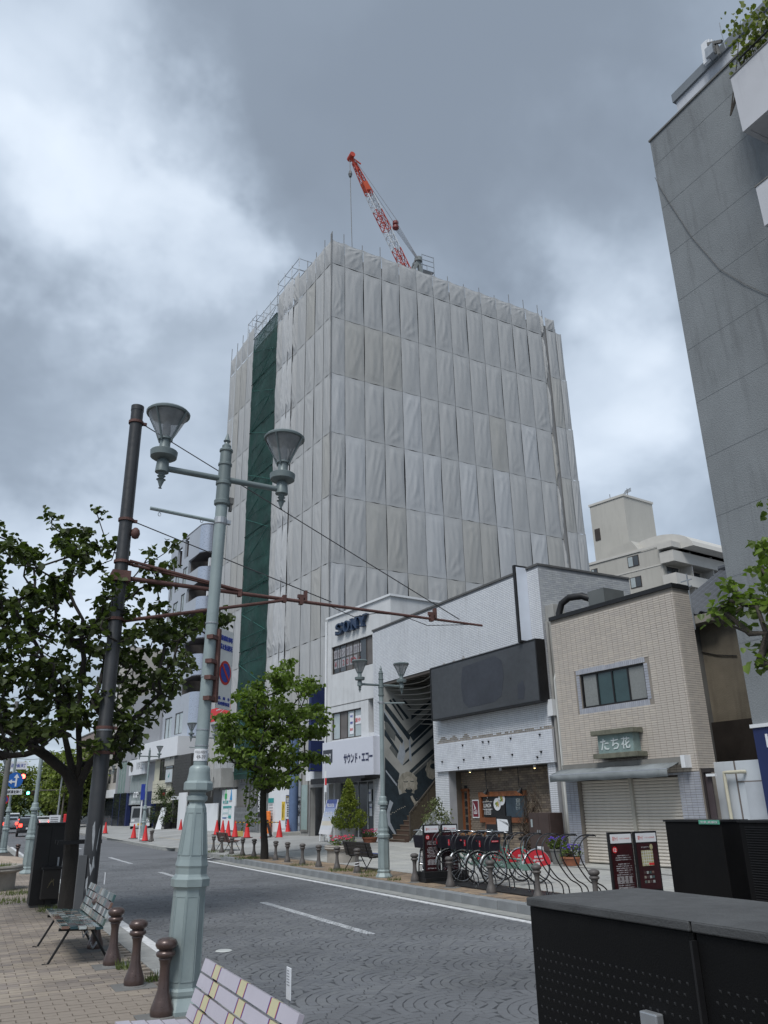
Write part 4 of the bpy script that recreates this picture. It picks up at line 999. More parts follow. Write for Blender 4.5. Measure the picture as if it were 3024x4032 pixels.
# awning
aw = [Bq('F', *p, -.1) for p in ((185, 1645), (1080, 1590))]; az = (aw[0][1]+aw[1][1])/2
ab = MB().box(b0+.15, sh1+.3, -.22, -.02, az-.16, az+.02).build('awning_box', mat('awning_box', (.2, .195, .18), .6, var=.2), bb_)
MB().box(sh1+.3, sh1+.42, -.26, 0, az-.24, az+.06).build('awning_end', m_white, ab)
am = MB(); n = 12; x0_, x1_ = b0+.1, sh1+.2; V = []
for i in range(n+1):
    x = x0_+(x1_-x0_)*i/n; s_ = .03*math.sin(i*1.7)+.02*math.sin(i*3.1)
    V += [(x, -.2, az-.1), (x, -.42, az-.17-s_*.6), (x, -.66, az-.25-s_*.4), (x, -.7, az-.28), (x, -.69, az-.45+s_*.4)]
am.add(V, [(i*5+k, (i+1)*5+k, (i+1)*5+k+1, i*5+k+1) for i in range(n) for k in range(4)])
ac = am.build('awning_cloth', mat('awning_grey', (.2, .22, .228), .7, var=.3, vs=2, bump=.2, bs=8), ab, smooth=80)
md = ac.modifiers.new('thick', 'SOLIDIFY'); md.thickness = .008
MB().tube([(x0_, -.68, az-.27), (x1_, -.68, az-.27)], .03, 8).build('awning_bar', m_steel, ab)
for x in (x0_+.3, x1_-.3): MB().bar((x, -.15, az-.15), (x, -.42, az-.3), .03).bar((x, -.42, az-.3), (x, -.66, az-.29), .03).build('awning_arm', m_steel, ab)
# big black duct elbow and tank on the roof
p_ = Bq('F', 175, 575, .3); 
dk = BF.uw('F', 350, 500, p_[0])
MB().tube([(p_[0]+.05, .25, bt-.3), (p_[0]+.05, .3, bt+.25), (p_[0]+.15, .35, bt+.55), (p_[0]+.4, .45, bt+.7), (p_[0]+.8, .6, bt+.68), (p_[0]+1.05, .7, bt+.55)], .11, 10).build('duct_elbow', m_black, bb_, smooth=50)
MB().box(p_[0]+1.05, p_[0]+1.7, .6, 1.5, bt-.2, bt+.75).build('roof_unit', mat('roof_unit', (.12, .13, .13), .6), bb_)
# brown side door and recess to the right
dz = Bq('G', 1100, 85)[1]
du = Bq('G', 1232, 300, .1)[0]
MB().box(b1+.05, du, .1, .16, 0, dz).build('side_door', mat('brown_door', (.055, .042, .045), .5, var=.15), bb_, bevel=.01)
MB().box(b1+.0, du+.05, .06, .2, dz, dz+.1).box(b1+.002, b1+.05, .06, .2, 0, dz).build('door_frame', mat('door_frame', (.035, .03, .03), .5), bb_)
MB().box(b1+.15, b1+.4, .02, .1, dz-.1, dz-.04).build('door_light', m_white, bb_)
# flower pots handled later

# ---------------------------------------------------------------- the old stucco house behind, with kawara roof
SF = Fac(19.2, 14.2, .2, -.05)
sh_ = facthing(SF, 'stucco_house', 'old brown stucco house with dark wavy roof tiles between the beige shop and grey block', 'house')
a = SF.uv('F', 1140, 650); c_ = SF.uv('F', 1400, 500); e_ = SF.uv('F', 1530, 1310)[1]
b = MB(); pts = [(a[0]-3.2, 0, 0), (a[0]-3.2, 0, a[1]-.1), (a[0]+.1, 0, a[1]-.1), (c_[0], 0, c_[1]), (c_[0]+3.5, 0, c_[1]+1), (c_[0]+3.5, 0, 0)]
b.prism(pts, (0, .3, 0)); b.build('wall', mat('stucco', (.19, .165, .125), .9, var=.3, vs=.9, bump=.5, bs=30, streak=.4, scol=(.07, .06, .05)), sh_)
MB().box(a[0]-3.2, c_[0]+3.4, -.12, 0, 0, e_).build('tar_wall', mat('tar_sheet', (.03, .024, .02), .7, var=.5, vs=1.2), sh_)
# roof: courses of tiles sloping towards the street side, seen over the shop
m_rt = mat('roof_tile', (.085, .09, .1), .4, var=.25, vs=3, isl=.3, bump=.2)
r0 = SF.uv('F', 1130, 590); r1 = SF.uv('F', 1395, 480, -.3); rt_ = SF.uv('F', 1330, 385, 1.6)
tl = MB(); V = []; nx = 8
for i in range(nx+1):
    t = i/nx; V += [(t*.34, 0, .035*math.sin(t*2*PI)+.02), (t*.34, .34, .035*math.sin(t*2*PI)+.075)]
tl.add(V, [(i*2, (i+1)*2, (i+1)*2+1, i*2+1) for i in range(nx)]); 
tl.add([(v[0], 0, v[2]-.035) for v in V[::2]]+[(v[0], 0, v[2]) for v in V[::2]], [(i, i+1, nx+2+i, nx+1+i) for i in range(nx)])
tme = tl.mesh('roof_tile', m_rt, 60)
roof = MB().prism([(r0[0]-1.0, -.45, r0[1]-.08), (r0[0]+6, -.45, r0[1]-.08), (r0[0]+6, 3.0, r0[1]+2.05), (r0[0]-1.0, 3.0, r0[1]+2.05)], (0, .0, -.1)).build('roof', m_concd, sh_)
ang = math.atan2(2.13, 3.45)
for i in range(18):
    for j in range(14):
        inst(tme, 'roof_tile', roof, (r0[0]-1.0+i*.325, -.5+j*.285*math.cos(ang), r0[1]-.07+j*.285*math.sin(ang)), (ang-.12, 0, 0))
MB().tube([(r0[0]-1.0, 3.0, r0[1]+2.15), (r0[0]+6, 3.0, r0[1]+2.2)], .13, 8).build('ridge', m_rt, roof)
MB().box(r0[0]-.9, r0[0]+1.0, -.5, -.1, r0[1]-.35, r0[1]-.12).build('eave_board', mat('eave_cream', (.3, .28, .24), .7), sh_)
w_ = [SF.uv('F', x, y, -.02) for x, y in ((1110, 580), (1130, 640), (1165, 700), (1160, 780), (1180, 830), (1195, 880), (1185, 895), (1178, 870), (1190, 838), (1300, 860), (1440, 865))]
MB().tube([(p[0], -.03, p[1]) for p in w_], .015, 5).build('loose_cable', m_black, sh_)
a = SF.uv('F', 1210, 1050); MB().box(a[0]-.08, a[0]+.08, -.1, 0, a[1]-.15, a[1]+.15).build('meter_box', m_concd, sh_)
# antenna clutter
a = SF.uv('F', 1100, 400, -.6); MB().tube([(a[0], -.6, a[1]-1.2), (a[0], -.6, a[1]+.5)], .025, 6).bar((a[0]-.25, -.6, a[1]+.3), (a[0]+.15, -.6, a[1]+.3), .03).bar((a[0]-.2, -.6, a[1]+.1), (a[0]+.12, -.6, a[1]+.1), .03).build('aerial', m_steel, sh_)

# pale shed with drain pipe
PF = Fac(16.75, 14.55, .16, -.05)
ps = facthing(PF, 'pale_shed', 'pale blue-grey metal shed with cream drain pipe beside the brown door', 'shed')
a, c_ = PF.uv('F', 1230, 1622), PF.uv('F', 1590, 1617)
m_shed = mat('shed_grey', (.5, .54, .58), .5, var=.08, vs=1.2, streak=.25, scol=(.3, .22, .14))
x0_, x1_, zt_ = a[0], c_[0]+1.5, a[1]
MB().box(x0_, x1_, 0, 1.2, 0, zt_).build('body', m_shed, ps, bevel=.01)
s_ = PF.uv('G', 1440, 300)[0]; s2_ = PF.uv('G', 1240, 300)[0]
for u in (s2_, ): MB().box(x0_+.0, u, -.02, 0, .02, zt_-.02).build('panel', mat('shed_light', (.56, .6, .64), .5), ps)
MB().box(s_-.015, s_+.015, -.02, 0, 0, zt_).box(s_, x1_, -.02, 0, zt_-.5, zt_-.47).build('seam', mat('seam_dark', (.15, .13, .12), .7), ps)
pp = [PF.uv('G', x, y, -.15) for x, y in ((1375, 460), (1320, 190), (1305, 85), (1450, 78))]
MB().tube([(pp[0][0]-.0, -.15, 0), (pp[1][0]+.02, -.15, pp[2][1]-.12), (pp[2][0]+.02, -.15, pp[2][1]), (pp[2][0]+.14, -.15, pp[2][1]), (pp[3][0]-.03, -.15, pp[2][1]), (pp[3][0], -.02, pp[2][1])], .042, 10).build('drain_pipe', mat('cream_pipe', (.5, .48, .38), .45), ps, smooth=50)
dd = [PF.uv('G', x, y) for x, y in ((1480, 160), (1640, 460))]
MB().box(dd[0][0], dd[0][0]+.8, -.03, 0, .1, dd[0][1]).build('door', mat('shed_door', (.42, .45, .49), .5), ps)

# ---------------------------------------------------------------- grey block on the right
GF = Fac(16.5, 13.39, .15, 0.)
gb = facthing(GF, 'grey_apartment_block', 'tall dark grey rendered block with white balconies at the right edge', 'building')
m_gr = mat('grey_render', (.2, .216, .226), .85, var=.22, vs=.3, bump=.7, bs=26, streak=.6, scol=(.095, .1, .105))
gt_ = GF.uv('J', 295, 1030)[1]; gp = GF.uv('J', 900, 435); gzb = GF.uv('F', 1555, 1372)[1]
MB().box(0, 14, 0, 8, gzb+.02, gt_).box(0, 14, .1, 8, 0, gzb+.02).build('wall', m_gr, gb)
MB().box(-.03, 14, -.04, .2, gt_, gt_+.06).build('coping', m_concd, gb)
for j, z in enumerate(np.linspace(gzb+2.0, gt_-1.0, 10)):
    MB().box(0.01, 6, -.004, 0, z, z+.015).build('joint_bead', mat('render_line', (.17, .184, .194), .9), gb)
ch = [GF.uv('J', x, y) for x, y in ((335, 1290), (370, 1360), (450, 1490), (600, 1720), (800, 1950), (980, 2060), (1150, 2140))]
ch += [(ch[-1][0]+.6, ch[-1][1]-.25)]
MB().tube([(p[0], -.03, p[1]) for p in ch], .009, 5).build('slung_cable', mat('cable_grey', (.1, .1, .1), .7), gb)
MB().box(-.02, 14, -.1, .1, gzb-.02, gzb+.06).build('sign_ledge', m_white, gb)
MB().box(.02, 14, -.06, .1, 0, gzb-.02).build('shop_fascia', m_navy, gb)
_h = GF.uv('F', 1655, 1470); MB().box(_h[0]+.02, _h[0]+.08, -.075, -.06, _h[1]-.14, _h[1]+.16).build('white_mark', m_whitec, gb)
# roof storey
ry = 2.0
ra = GF.uv('J', 475, 700, ry); 
pth = MB().box(ra[0], 14, ry, 8, gt_, ra[1]-.25).build('roof_storey', mat('pale_render', (.46, .48, .52), .8, var=.12, vs=.8, streak=.3), gb)
MB().box(ra[0]-.08, 14, ry-.08, 8, ra[1]-.25, ra[1]+.1).build('coping', mat('coping_slate', (.16, .18, .2), .7), pth)
# balconies: white slab fronts
m_bal = mat('balcony_white', (.5, .51, .54), .7, var=.08, vs=.6, streak=.2)
by = -.9
k1 = GF.uv('J', 875, 570, by); k2 = GF.uv('J', 970, 955, by)
bz1, bz0 = k1[1], k2[1]; bu = (k1[0]+k2[0])/2
def balcony(u, z0, z1, i):
    MB().box(u, 14, by, by+.12, z0, z1).box(u, u+.12, by+.12, 0, z0, z1).build('balcony_front', m_bal, gb)
    MB().box(u+.12, 14, by+.12, 0, z0+.02, z0+.18).build('balcony_slab', m_bal, gb)
    MB().box(u-.02, 14, by-.02, by+.14, z1, z1+.04).build('balcony_cap', m_concd, gb)
    MB().bar((u+.9, by+.3, z0-2.2), (u+.9, by+.3, z0), .12).build('downpipe', mat('beige_pipe', (.36, .35, .33), .6), gb)
fl = 2.85
balcony(bu, bz0, bz1, 0)
k3 = GF.uv('J', 1060, 1360, by); balcony(k3[0], k3[1]-1.2, k3[1], 1)
for n_ in range(1, 5): balcony(k3[0], k3[1]-1.2-fl*n_, k3[1]-fl*n_, n_) if k3[1]-1.2-fl*n_ > 30 else None
window(gb, bu+1.3, bu+3.2, bz0-2.1, bz0-.1, -.03, m_brn, m_glassd, 2)
# handrail + plants on top balcony
hr = [GF.uv('J', x, y, by) for x, y in ((930, 465), (1150, 250))]
MB().tube([(bu+.35, by+.05, bz1+.0), (bu+.3, by+.05, bz1+.38), (bu+4, by+.05, bz1+.42)], .03, 6).build('handrail', m_black, gb)
# rooftop antenna array (own thing)
ar = PY(*q('J', 700, 455), 11.9); arp = PX(*q('J', 745, 440), 18.2)
an = thing('roof_antenna', 'white panel antenna cluster on the roof edge of the grey block', 'antenna', tuple(arp))
def AJ(x, y): v = PX(*q('J', x, y), 18.2)-arp; return v
b = MB()
z_ = AJ(690, 310)[2]; 
for x, y1_, y0_, w in ((690, 310, 455, .16),):
    a, c_ = AJ(x, y1_), AJ(x+20, y0_); b.bar(tuple(c_), tuple(a), .22, .1, up=(1, 0, 0))
b.build('panel', m_whitec, an)
b = MB(); a, c_ = AJ(735, 345), AJ(745, 410); b.bar(tuple(c_), tuple(a), .3, .25, up=(1, 0, 0)); b.build('radio_unit', m_steel, an)
MB().bar(tuple(AJ(700, 325)), tuple(AJ(815, 300)), .09).bar(tuple(AJ(780, 330)), tuple(AJ(795, 395)), .07).bar(tuple(AJ(760, 300)), tuple(AJ(770, 390)), .06).build('bracket', m_concd, an)
MB().tube([tuple(AJ(843, 350)), tuple(AJ(810, 230)), tuple(AJ(797, 165))], .015, 5).build('whip', m_steel, an)
for dx in (0, 22): MB().tube([tuple(AJ(720+dx, 322)), tuple(AJ(718+dx, 290))], .04, 8).build('cap', m_whitec, an)
# ---------------------------------------------------------------- the white three-storey electronics shop
NF = Fac(15.67, 32.57, .38, -.13)
def Nv(k, x, y, v=0.): return NF.uv(k, x, y, v)
sn = facthing(NF, 'electronics_shop', 'white three-storey electronics shop with raised navy letters above its windows', 'building')
n0_, n1_, nt_ = Nv('C', 985, 700)[0], Nv('C', 1395, 115)[0], Nv('C', 975, 290)[1]
def nr(k, x0, y0, x1, y1, v=0.):
    a, c_ = NF.uv(k, x0, y0, v), NF.uv(k, x1, y1, v); return min(a[0], c_[0]), max(a[0], c_[0]), min(a[1], c_[1]), max(a[1], c_[1])
pt = [Nv('C', *p) for p in ((1015, 512), (1335, 388), (1335, 635), (1015, 718))]
w1 = ((pt[0][0]+pt[3][0])/2, pt[1][0]+.25, (pt[2][1]+pt[3][1])/2, (pt[0][1]+pt[1][1])/2)
pt = [Nv('C', *p) for p in ((1015, 1025), (1250, 975), (1252, 1205), (1012, 1240))]
w2 = ((pt[0][0]+pt[3][0])/2, pt[1][0], (pt[2][1]+pt[3][1])/2, (pt[0][1]+pt[1][1])/2)
w3 = (Nv('C', 1308, 1000)[0], Nv('C', 1308, 1000)[0]+.6, w2[2]+.1, w2[3]+.3)
gr_ = (n0_+.75, n1_+1, -1, 2.55)
m_sw = mat('shop_white', (.56, .575, .585), .75, var=.12, vs=1.2, streak=.4, scol=(.25, .25, .25), bump=.15, bs=20)
ue = Nv('C', 1338, 900)[0]+.12
w1 = (w1[0], min(w1[1], ue-.03), w1[2], w1[3]); w3 = (w3[0], min(w3[1], ue-.03), w3[2], w3[3]); gr_ = (gr_[0], ue-.12, -1, 2.55)
wall(sn, 'wall', n0_, ue, 0, 8.95, 0, .3, m_sw, (w1, w2, w3, gr_)); wall(sn, 'upper_wall', n0_, n1_+.9, 8.95, nt_, 0, .3, m_sw, ())
MB().box(n1_+.6, n1_+.9, .3, 7, 8.97, nt_).box(n0_, n0_+.3, .3, 7, 0, nt_).build('side_wall', m_sw, sn)
MB().box(n0_+.3, n1_+.6, .3, 7, nt_-.6, nt_-.4).box(n0_+.3, ue-.3, 3.2, 3.4, 0, nt_-.6).build('rear_block', m_concd, sn)
MB().box(n0_-.08, n1_+.98, -.08, .3, nt_, nt_+.1).box(n1_+.6, n1_+.98, .3, 7, nt_, nt_+.1).build('coping', m_white, sn)
MB().box(n0_+.02, ue, -.012, 0, w1[2]-1.55, w1[2]-1.52).build('joint', m_concd, sn)
MB().tube([(n0_-.06, -.06, .1), (n0_-.06, -.06, nt_-.1)], .05, 8).build('rain_pipe', m_white, sn)
m_ins = mat('interior_grey', (.13, .12, .115), .6, var=.3, vs=2)
win1 = window(sn, w1[0], w1[1], w1[2], w1[3], .08, m_brn, m_glass, 6, .055, .1, panes=[m_glassd, m_glass, m_ins, m_ins, m_glass, m_ins], rows=1)
pg = mat('window_paper', (.3, .3, .32), .6, var=.1); rk = mat('dim_ink', (.2, .18, .2), .6, var=0); rr_ = mat('dim_red', (.26, .08, .09), .6, var=0)
wd = (w1[1]-w1[0]); nn = 9
for i, (s, s2) in enumerate(zip('ダビングします ', '¥1200〜   ')):
    u = w1[0]+.1+i*wd*.098; hh = w1[3]-w1[2]
    if s.strip(): MB().box(u, u+wd*.085, .095, .1, w1[2]+hh*.56, w1[2]+hh*.86).build('paper', pg, win1); text(s, win1, u+wd*.042, w1[2]+hh*.71, hh*.2, rk, .092, name='window_letter', off=.01)
    if s2.strip(): MB().box(u+.03, u+.03+wd*.08, .095, .1, w1[2]+hh*.2, w1[2]+hh*.5).build('paper', pg, win1); text(s2, win1, u+.03+wd*.04, w1[2]+hh*.35, hh*.2, rr_, .092, name='window_letter', off=.01)
win2 = window(sn, w2[0], w2[1], w2[2], w2[3], .08, m_brn, m_glass, 4, .055, .1, panes=[m_glassl, m_ins, m_glassl, m_glassl])
hh = w2[3]-w2[2]; a = Nv('C', 1177, 1090, .1); MB().box(a[0]-.17, a[0]+.17, .09, .1, a[1]-.55, a[1]+.4).build('poster', m_whitec, win2)
for i, s in enumerate(('VAIO', '修理受付', '展示')): text(s, win2, a[0], a[1]+.25-i*.3, .12, (m_blue, m_blue, m_redp)[i], .085, .26)
a = Nv('C', 1228, 1075, .1); MB().box(a[0]-.22, a[0]+.25, .09, .1, a[1]-.18, a[1]+.2).build('poster', m_whitec, win2); text('展示中', win2, a[0], a[1], .2, m_redp, .085, .42)
MB().box(w3[0], w3[1], .25, .3, w3[2], w3[3]).build('recess', m_ins, sn)
# raised letters
m_sy = mat('raised_navy', (.02, .04, .085), .35, var=.15, vs=5)
L0, L1 = Nv('C', 1068, 420)[0], Nv('C', 1312, 240)[0]; lz0 = (Nv('C', 1075, 415)[1]+Nv('C', 1290, 335)[1])/2+.02; lz1 = (Nv('C', 1080, 318)[1]+Nv('C', 1300, 240)[1])/2
lh = lz1-lz0; lw = (L1-L0)/4
def stroke(b, pts, w, y0=-.2, y1=-.03):
    for p, r in zip(pts[:-1], pts[1:]):
        b.bar((p[0], (y0+y1)/2, p[1]), (r[0], (y0+y1)/2, r[1]), abs(y1-y0), w, up=(0, 1, 0)) if False else None
        d = Vector((r[0]-p[0], 0, r[1]-p[1])); n_ = Vector((-d.z, 0, d.x)).normalized()*w/2
        P = [Vector((p[0], y0, p[1]))-n_, Vector((r[0], y0, r[1]))-n_, Vector((r[0], y0, r[1]))+n_, Vector((p[0], y0, p[1]))+n_]
        b.prism(P, (0, y1-y0, 0))
def letter(ch, i):
    b = MB(); x0 = L0+lw*i+lw*.06; x1 = L0+lw*(i+1)-lw*.06; w = x1-x0; t = w*.26; cx = (x0+x1)/2
    def ring(cx_, cz, rx, rz, a0, a1, n=16, t0=t):
        V = []
        for k in range(n+1):
            a = a0+(a1-a0)*k/n; tt = t0*(.45+.55*abs(math.cos(a)))
            for rr in (0, tt): V += [(cx_+(rx-rr)*math.cos(a), y_, cz+(rz-rr*.75)*math.sin(a)) for y_ in (-.2, -.03)]
        b.add(V, [f for k in range(n) for o in (k*4,) for f in ((o, o+4, o+6, o+2), (o+1, o+3, o+7, o+5), (o, o+1, o+5, o+4), (o+2, o+6, o+7, o+3))])
    if ch == 'O': ring(cx, (lz0+lz1)/2, w/2, lh/2, 0, 2*PI, 28)
    if ch == 'S':
        ring(cx, lz0+lh*.72, w/2, lh*.28, .3, PI*1.5, 16, t*1.0); ring(cx, lz0+lh*.28, w/2, lh*.28, -PI+.3, PI*.5, 16, t*1.0)
        stroke(b, [(x0+.05, lz0+lh*.62), (x1-.05, lz0+lh*.36)], t*.75)
        stroke(b, [(x1-.03, lz0+lh*.66), (x1-.03, lz1)], .06); stroke(b, [(x0+.03, lz0), (x0+.03, lz0+lh*.34)], .06)
    if ch == 'N':
        stroke(b, [(x0+w*.17, lz0), (x0+w*.17, lz1)], t*.6); stroke(b, [(x1-w*.17, lz0), (x1-w*.17, lz1)], t*.6, -.198, -.032); stroke(b, [(x0+w*.12, lz1-.05), (x1-w*.14, lz0+.05)], t*1.05, -.196, -.034)
        for x, z in ((x0+w*.15, lz0+.035), (x0+w*.1, lz1-.035), (x1-w*.17, lz1-.035)): stroke(b, [(x-w*.2, z), (x+w*.2, z)], .07, -.202, -.028)
    if ch == 'Y':
        stroke(b, [(cx, lz0), (cx, lz0+lh*.5)], t*.95); stroke(b, [(x0+w*.14, lz1-.03), (cx, lz0+lh*.42)], t*.95, -.198, -.032); stroke(b, [(x1-w*.14, lz1-.03), (cx, lz0+lh*.42)], t*.8, -.196, -.034)
        for x, z in ((cx, lz0+.035), (x0+w*.12, lz1-.035), (x1-w*.12, lz1-.035)): stroke(b, [(x-w*.25, z), (x+w*.25, z)], .07, -.202, -.028)
    b.build('raised_letter', m_sy, sn)
for i, ch in enumerate('SONY'): letter(ch, i)
# signboard over the entrance
g = [Nv('C', *p, -.5) for p in ((945, 1260), (1343, 1200), (1343, 1508), (945, 1540))]
g0, g1, gz0, gz1 = g[0][0], g[1][0]+.02, (g[2][1]+g[3][1])/2, (g[0][1]+g[1][1])/2
sbd = MB().box(g0, g1, -.5, -.02, gz0, gz1).build('fascia_sign', mat('fascia_white', (.58, .6, .67), .35, var=.03), sn, bevel=.01)
a, c_ = Nv('C', 950, 1415, -.5), Nv('C', 1024, 1370, -.5)
MB().box(a[0], c_[0], -.51, -.5, a[1]-.03, a[1]+.55).build('logo_box', mat('logo_black', (.04, .045, .055), .4), sbd)
text('SONY', sbd, (a[0]+c_[0])/2, a[1]+.26, .22, m_whitec, -.512, (c_[0]-a[0])*.75, off=.015)
a, c_ = Nv('C', 1112, 1395, -.5), Nv('C', 1345, 1360, -.5)
text('サウンド・エコー', sbd, (a[0]+c_[0])/2, (a[1]+c_[1])/2+.03, .42, mat('sign_navy', (.025, .03, .08), .5, var=0), -.51, (c_[0]-a[0])*.98, off=.035)
# awning and entrance
MB().box(g0-.3, g1, -.95, -.02, gz0-.14, gz0-.02).prism([(g0-.3, -.95, gz0-.14), (g0-.3, -.95, gz0-.26), (g0-.3, -.02, gz0-.14)], (g1-g0, 0, 0)).build('entrance_awning', m_black, sn)
et = window(sn, n0_+.78, ue-.14, 0.06, 2.5, .25, mat('alu_frame', (.3, .32, .33), .5), m_glassd, 4, .07, .08, name='entrance', panes=[m_glass, m_glassd, m_glassd, m_glass])
for u, z in ((n0_+1.0, 1.2), (n0_+3.3, 1.6), (n0_+3.35, 1.0)):
    MB().box(u, u+.22, .225, .235, z, z+.5).build('poster', m_whitec, et); text('お知らせ', et, u+.11, z+.35, .07, m_blue, .22, .18)
MB().box(n0_+.3, ue, -.3, .3, -.02, .06).build('doorstep', m_conc, sn)
for i in range(3): MB().tube([(n0_+.4+i*.12, -.08, .1), (n0_+.4+i*.12, -.08, 2.4)], .03, 6).build('conduit', m_conc, sn)

# ---------------------------------------------------------------- narrow grey building between
KF = Fac(16.3, 39.4, .4, -.13)
kb = facthing(KF, 'narrow_grey_building', 'narrow grey building with brown windows behind the roadside tree', 'building')
def Kv(k, x, y, v=0.): return KF.uv(k, x, y, v)
k0, k1_, kt = Kv('C', 775, 1500)[0], Kv('C', 955, 1500)[0]+.3, Kv('C', 900, 800)[1]+.2
eL, eR, ez = Kv('C', 848, 1800)[0], Kv('C', 948, 1800)[0], Kv('C', 848, 1612)[1]
wL, wR, wz0, wz1 = Kv('C', 832, 1400)[0], Kv('C', 938, 1400)[0], Kv('C', 900, 1430)[1], Kv('C', 900, 1240)[1]
kt = wz1+.6
wall(kb, 'wall', k0, k1_, 0, kt, 0, .3, m_conc, ((eL, eR, -1, ez), (wL, wR, wz0, wz1)))
MB().box(k0, k1_, .9, 5, 0, kt).build('rear_block', m_concd, kb)
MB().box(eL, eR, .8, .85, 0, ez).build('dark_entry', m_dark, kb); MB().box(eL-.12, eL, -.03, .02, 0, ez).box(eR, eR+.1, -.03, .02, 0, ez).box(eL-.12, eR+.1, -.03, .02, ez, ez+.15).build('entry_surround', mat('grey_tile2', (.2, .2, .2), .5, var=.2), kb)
window(kb, wL, wR, wz0, wz1, .03, m_brn, mat('brown_glass', (.07, .045, .035), .2), 3, .06, .08)
a, c_ = Kv('C', 812, 1560, -.6), Kv('C', 880, 1475, -.6)
lb = MB().box(a[0], c_[0], -.6, -.05, a[1], c_[1]).build('light_box', m_white, kb, bevel=.01)
g0_, g1_ = Kv('C', 782, 1800)[0], Kv('C', 832, 1800)[0]
MB().box(g0_, g1_, -.05, .0, .3, Kv('C', 800, 1590)[1]).build('glass_panel', mat('green_glass', (.25, .33, .32), .1, spec=.7), kb)
MB().box(g0_-.04, g0_, -.07, 0, .2, 3.1).box(g1_, g1_+.04, -.07, 0, .2, 3.1).box(g0_, g1_, -.07, 0, .2, .3).build('glass_frame', m_concd, kb)
# projecting navy sign (own thing on the building): part
a, c_ = Kv('C', 858, 1000, -.9), Kv('C', 930, 800, -.9)
vb = MB().box(a[0]-.1, a[0]+.15, -1.0, -.1, c_[1]-4.2, c_[1]).build('projecting_sign', m_navy, kb)
MB().box(a[0]+.15, a[0]+.152, -.95, -.15, c_[1]-2.4, c_[1]-1.5).build('z', m_navy, vb)
text('Z', vb, 0, 0, .8, m_whitec, loc=(a[0]+.155, -.55, c_[1]-2.3), rot=(PI/2, 0, PI/2), off=.05)
MB().bar((a[0], -1.05, c_[1]+.05), (a[0]+2.0, -.3, c_[1]+.05), .05).bar((a[0], -.3, c_[1]+.05), (a[0]+2, -.3, c_[1]-.3), .04).build('sign_bracket', m_steel, vb)
# blue round column on its stone step
cp = G(*q('Q', 1040, 955), .4)
bc = thing('blue_column', 'slate blue round column standing on a rough stone step before the hoarding', 'column', (cp[0], cp[1], .38))
MB().lathe([(.26, .2), (.26, 5.6)], 20).build('shaft', mat('slate_blue', (.1, .15, .26), .5, var=.12, streak=.2), bc, smooth=40)
b = MB().box(-.9, 1.5, -.6, .7, 0, .2); b.build('stone_step', m_conc, bc, bevel=.03)

# ---------------------------------------------------------------- cream apartment block far right
c0 = PY(*q('F', 925, 300), 56)
cf1 = Vector((-.26, 1, 0)).normalized(); cf2 = Vector((1, .13, 0)).normalized()
ca = thing('cream_apartment_block', 'cream apartment block with long balconies and a stair tower behind the shops', 'building', (c0[0], c0[1], 0))
m_cr_ = mat('cream_render', (.44, .43, .395), .8, var=.08, vs=.25, streak=.15); m_cr2 = mat('cream_band', (.52, .51, .48), .8, var=.06)
class Pl:
    def __init__(s, o, ux, inward): s.p = np.array(o, float); s.ux = np.array(ux, float); s.uy = np.array(inward, float)
    uv = Fac.uv
AL = Pl((c0[0], c0[1], 0), -cf1, cf2)           # left wall, u grows toward the corner
AR = Pl((c0[0], c0[1], 0), cf2, cf1)
def AV(pl, u, z, d=0.): v = pl.ux*u+pl.uy*d; return Vector((v[0], v[1], z))
def abox(b, pl, u0, u1, z0, z1, d0, d1): b.prism([AV(pl, u0, z0, d0), AV(pl, u1, z0, d0), AV(pl, u1, z0, d1), AV(pl, u0, z0, d1)], (0, 0, z1-z0))
ztop = AL.uv('F', 915, 75)[1]; ul = AL.uv('F', 430, 300)[0]; ur = AR.uv('F', 1360, 200)[0]+6
b = MB(); abox(b, AL, ul, 0, 0, ztop-.2, 0, ur); b.build('wall', m_cr_, ca)
fl_ = AR.uv('F', 940, 155)[1]-AR.uv('F', 955, 310)[1]
zb1 = AR.uv('F', 940, 155)[1]
for k in range(5):
    z = zb1-k*fl_
    b = MB(); abox(b, AR, -.3, ur, z-1.15, z, -1.5, -1.38); abox(b, AR, -.3, -.15, z-1.15, z, -1.38, 0); b.build('balcony_front', m_cr2, ca)
    b = MB(); abox(b, AR, -.15, ur, z-1.15, z-1.0, -1.38, 0); b.build('balcony_slab', m_cr_, ca)
    for i in range(6):
        b = MB(); abox(b, AR, 2.8+i*3.6, 2.92+i*3.6, z-1.0, z+1.3, -1.3, 0); b.build('balcony_divider', m_cr2, ca)
        b = MB(); abox(b, AR, .6+i*3.6, 2.4+i*3.6, z-.9, z+1.0, -.03, 0); b.build('window', m_glass, ca)
        b = MB(); abox(b, AR, .55+i*3.6, 2.45+i*3.6, z+1.0, z+1.08, -.05, 0); abox(b, AR, 1.46+i*3.6, 1.53+i*3.6, z-.9, z+1, -.05, -.031); b.build('window_frame', m_brn, ca)
b = MB(); abox(b, AR, -.5, ur, ztop-.6, ztop, -1.6, .0); abox(b, AL, ul, 0, ztop-.15, ztop+.1, -.1, 0); b.build('roof_fascia', m_cr2, ca)
for z in (AL.uv('F', 900, 225)[1], AL.uv('F', 900, 225)[1]-fl_, AL.uv('F', 900, 225)[1]-2*fl_):
    b = MB(); abox(b, AL, ul, 0, z, z+.12, -.04, 0); b.build('band', m_cr2, ca)
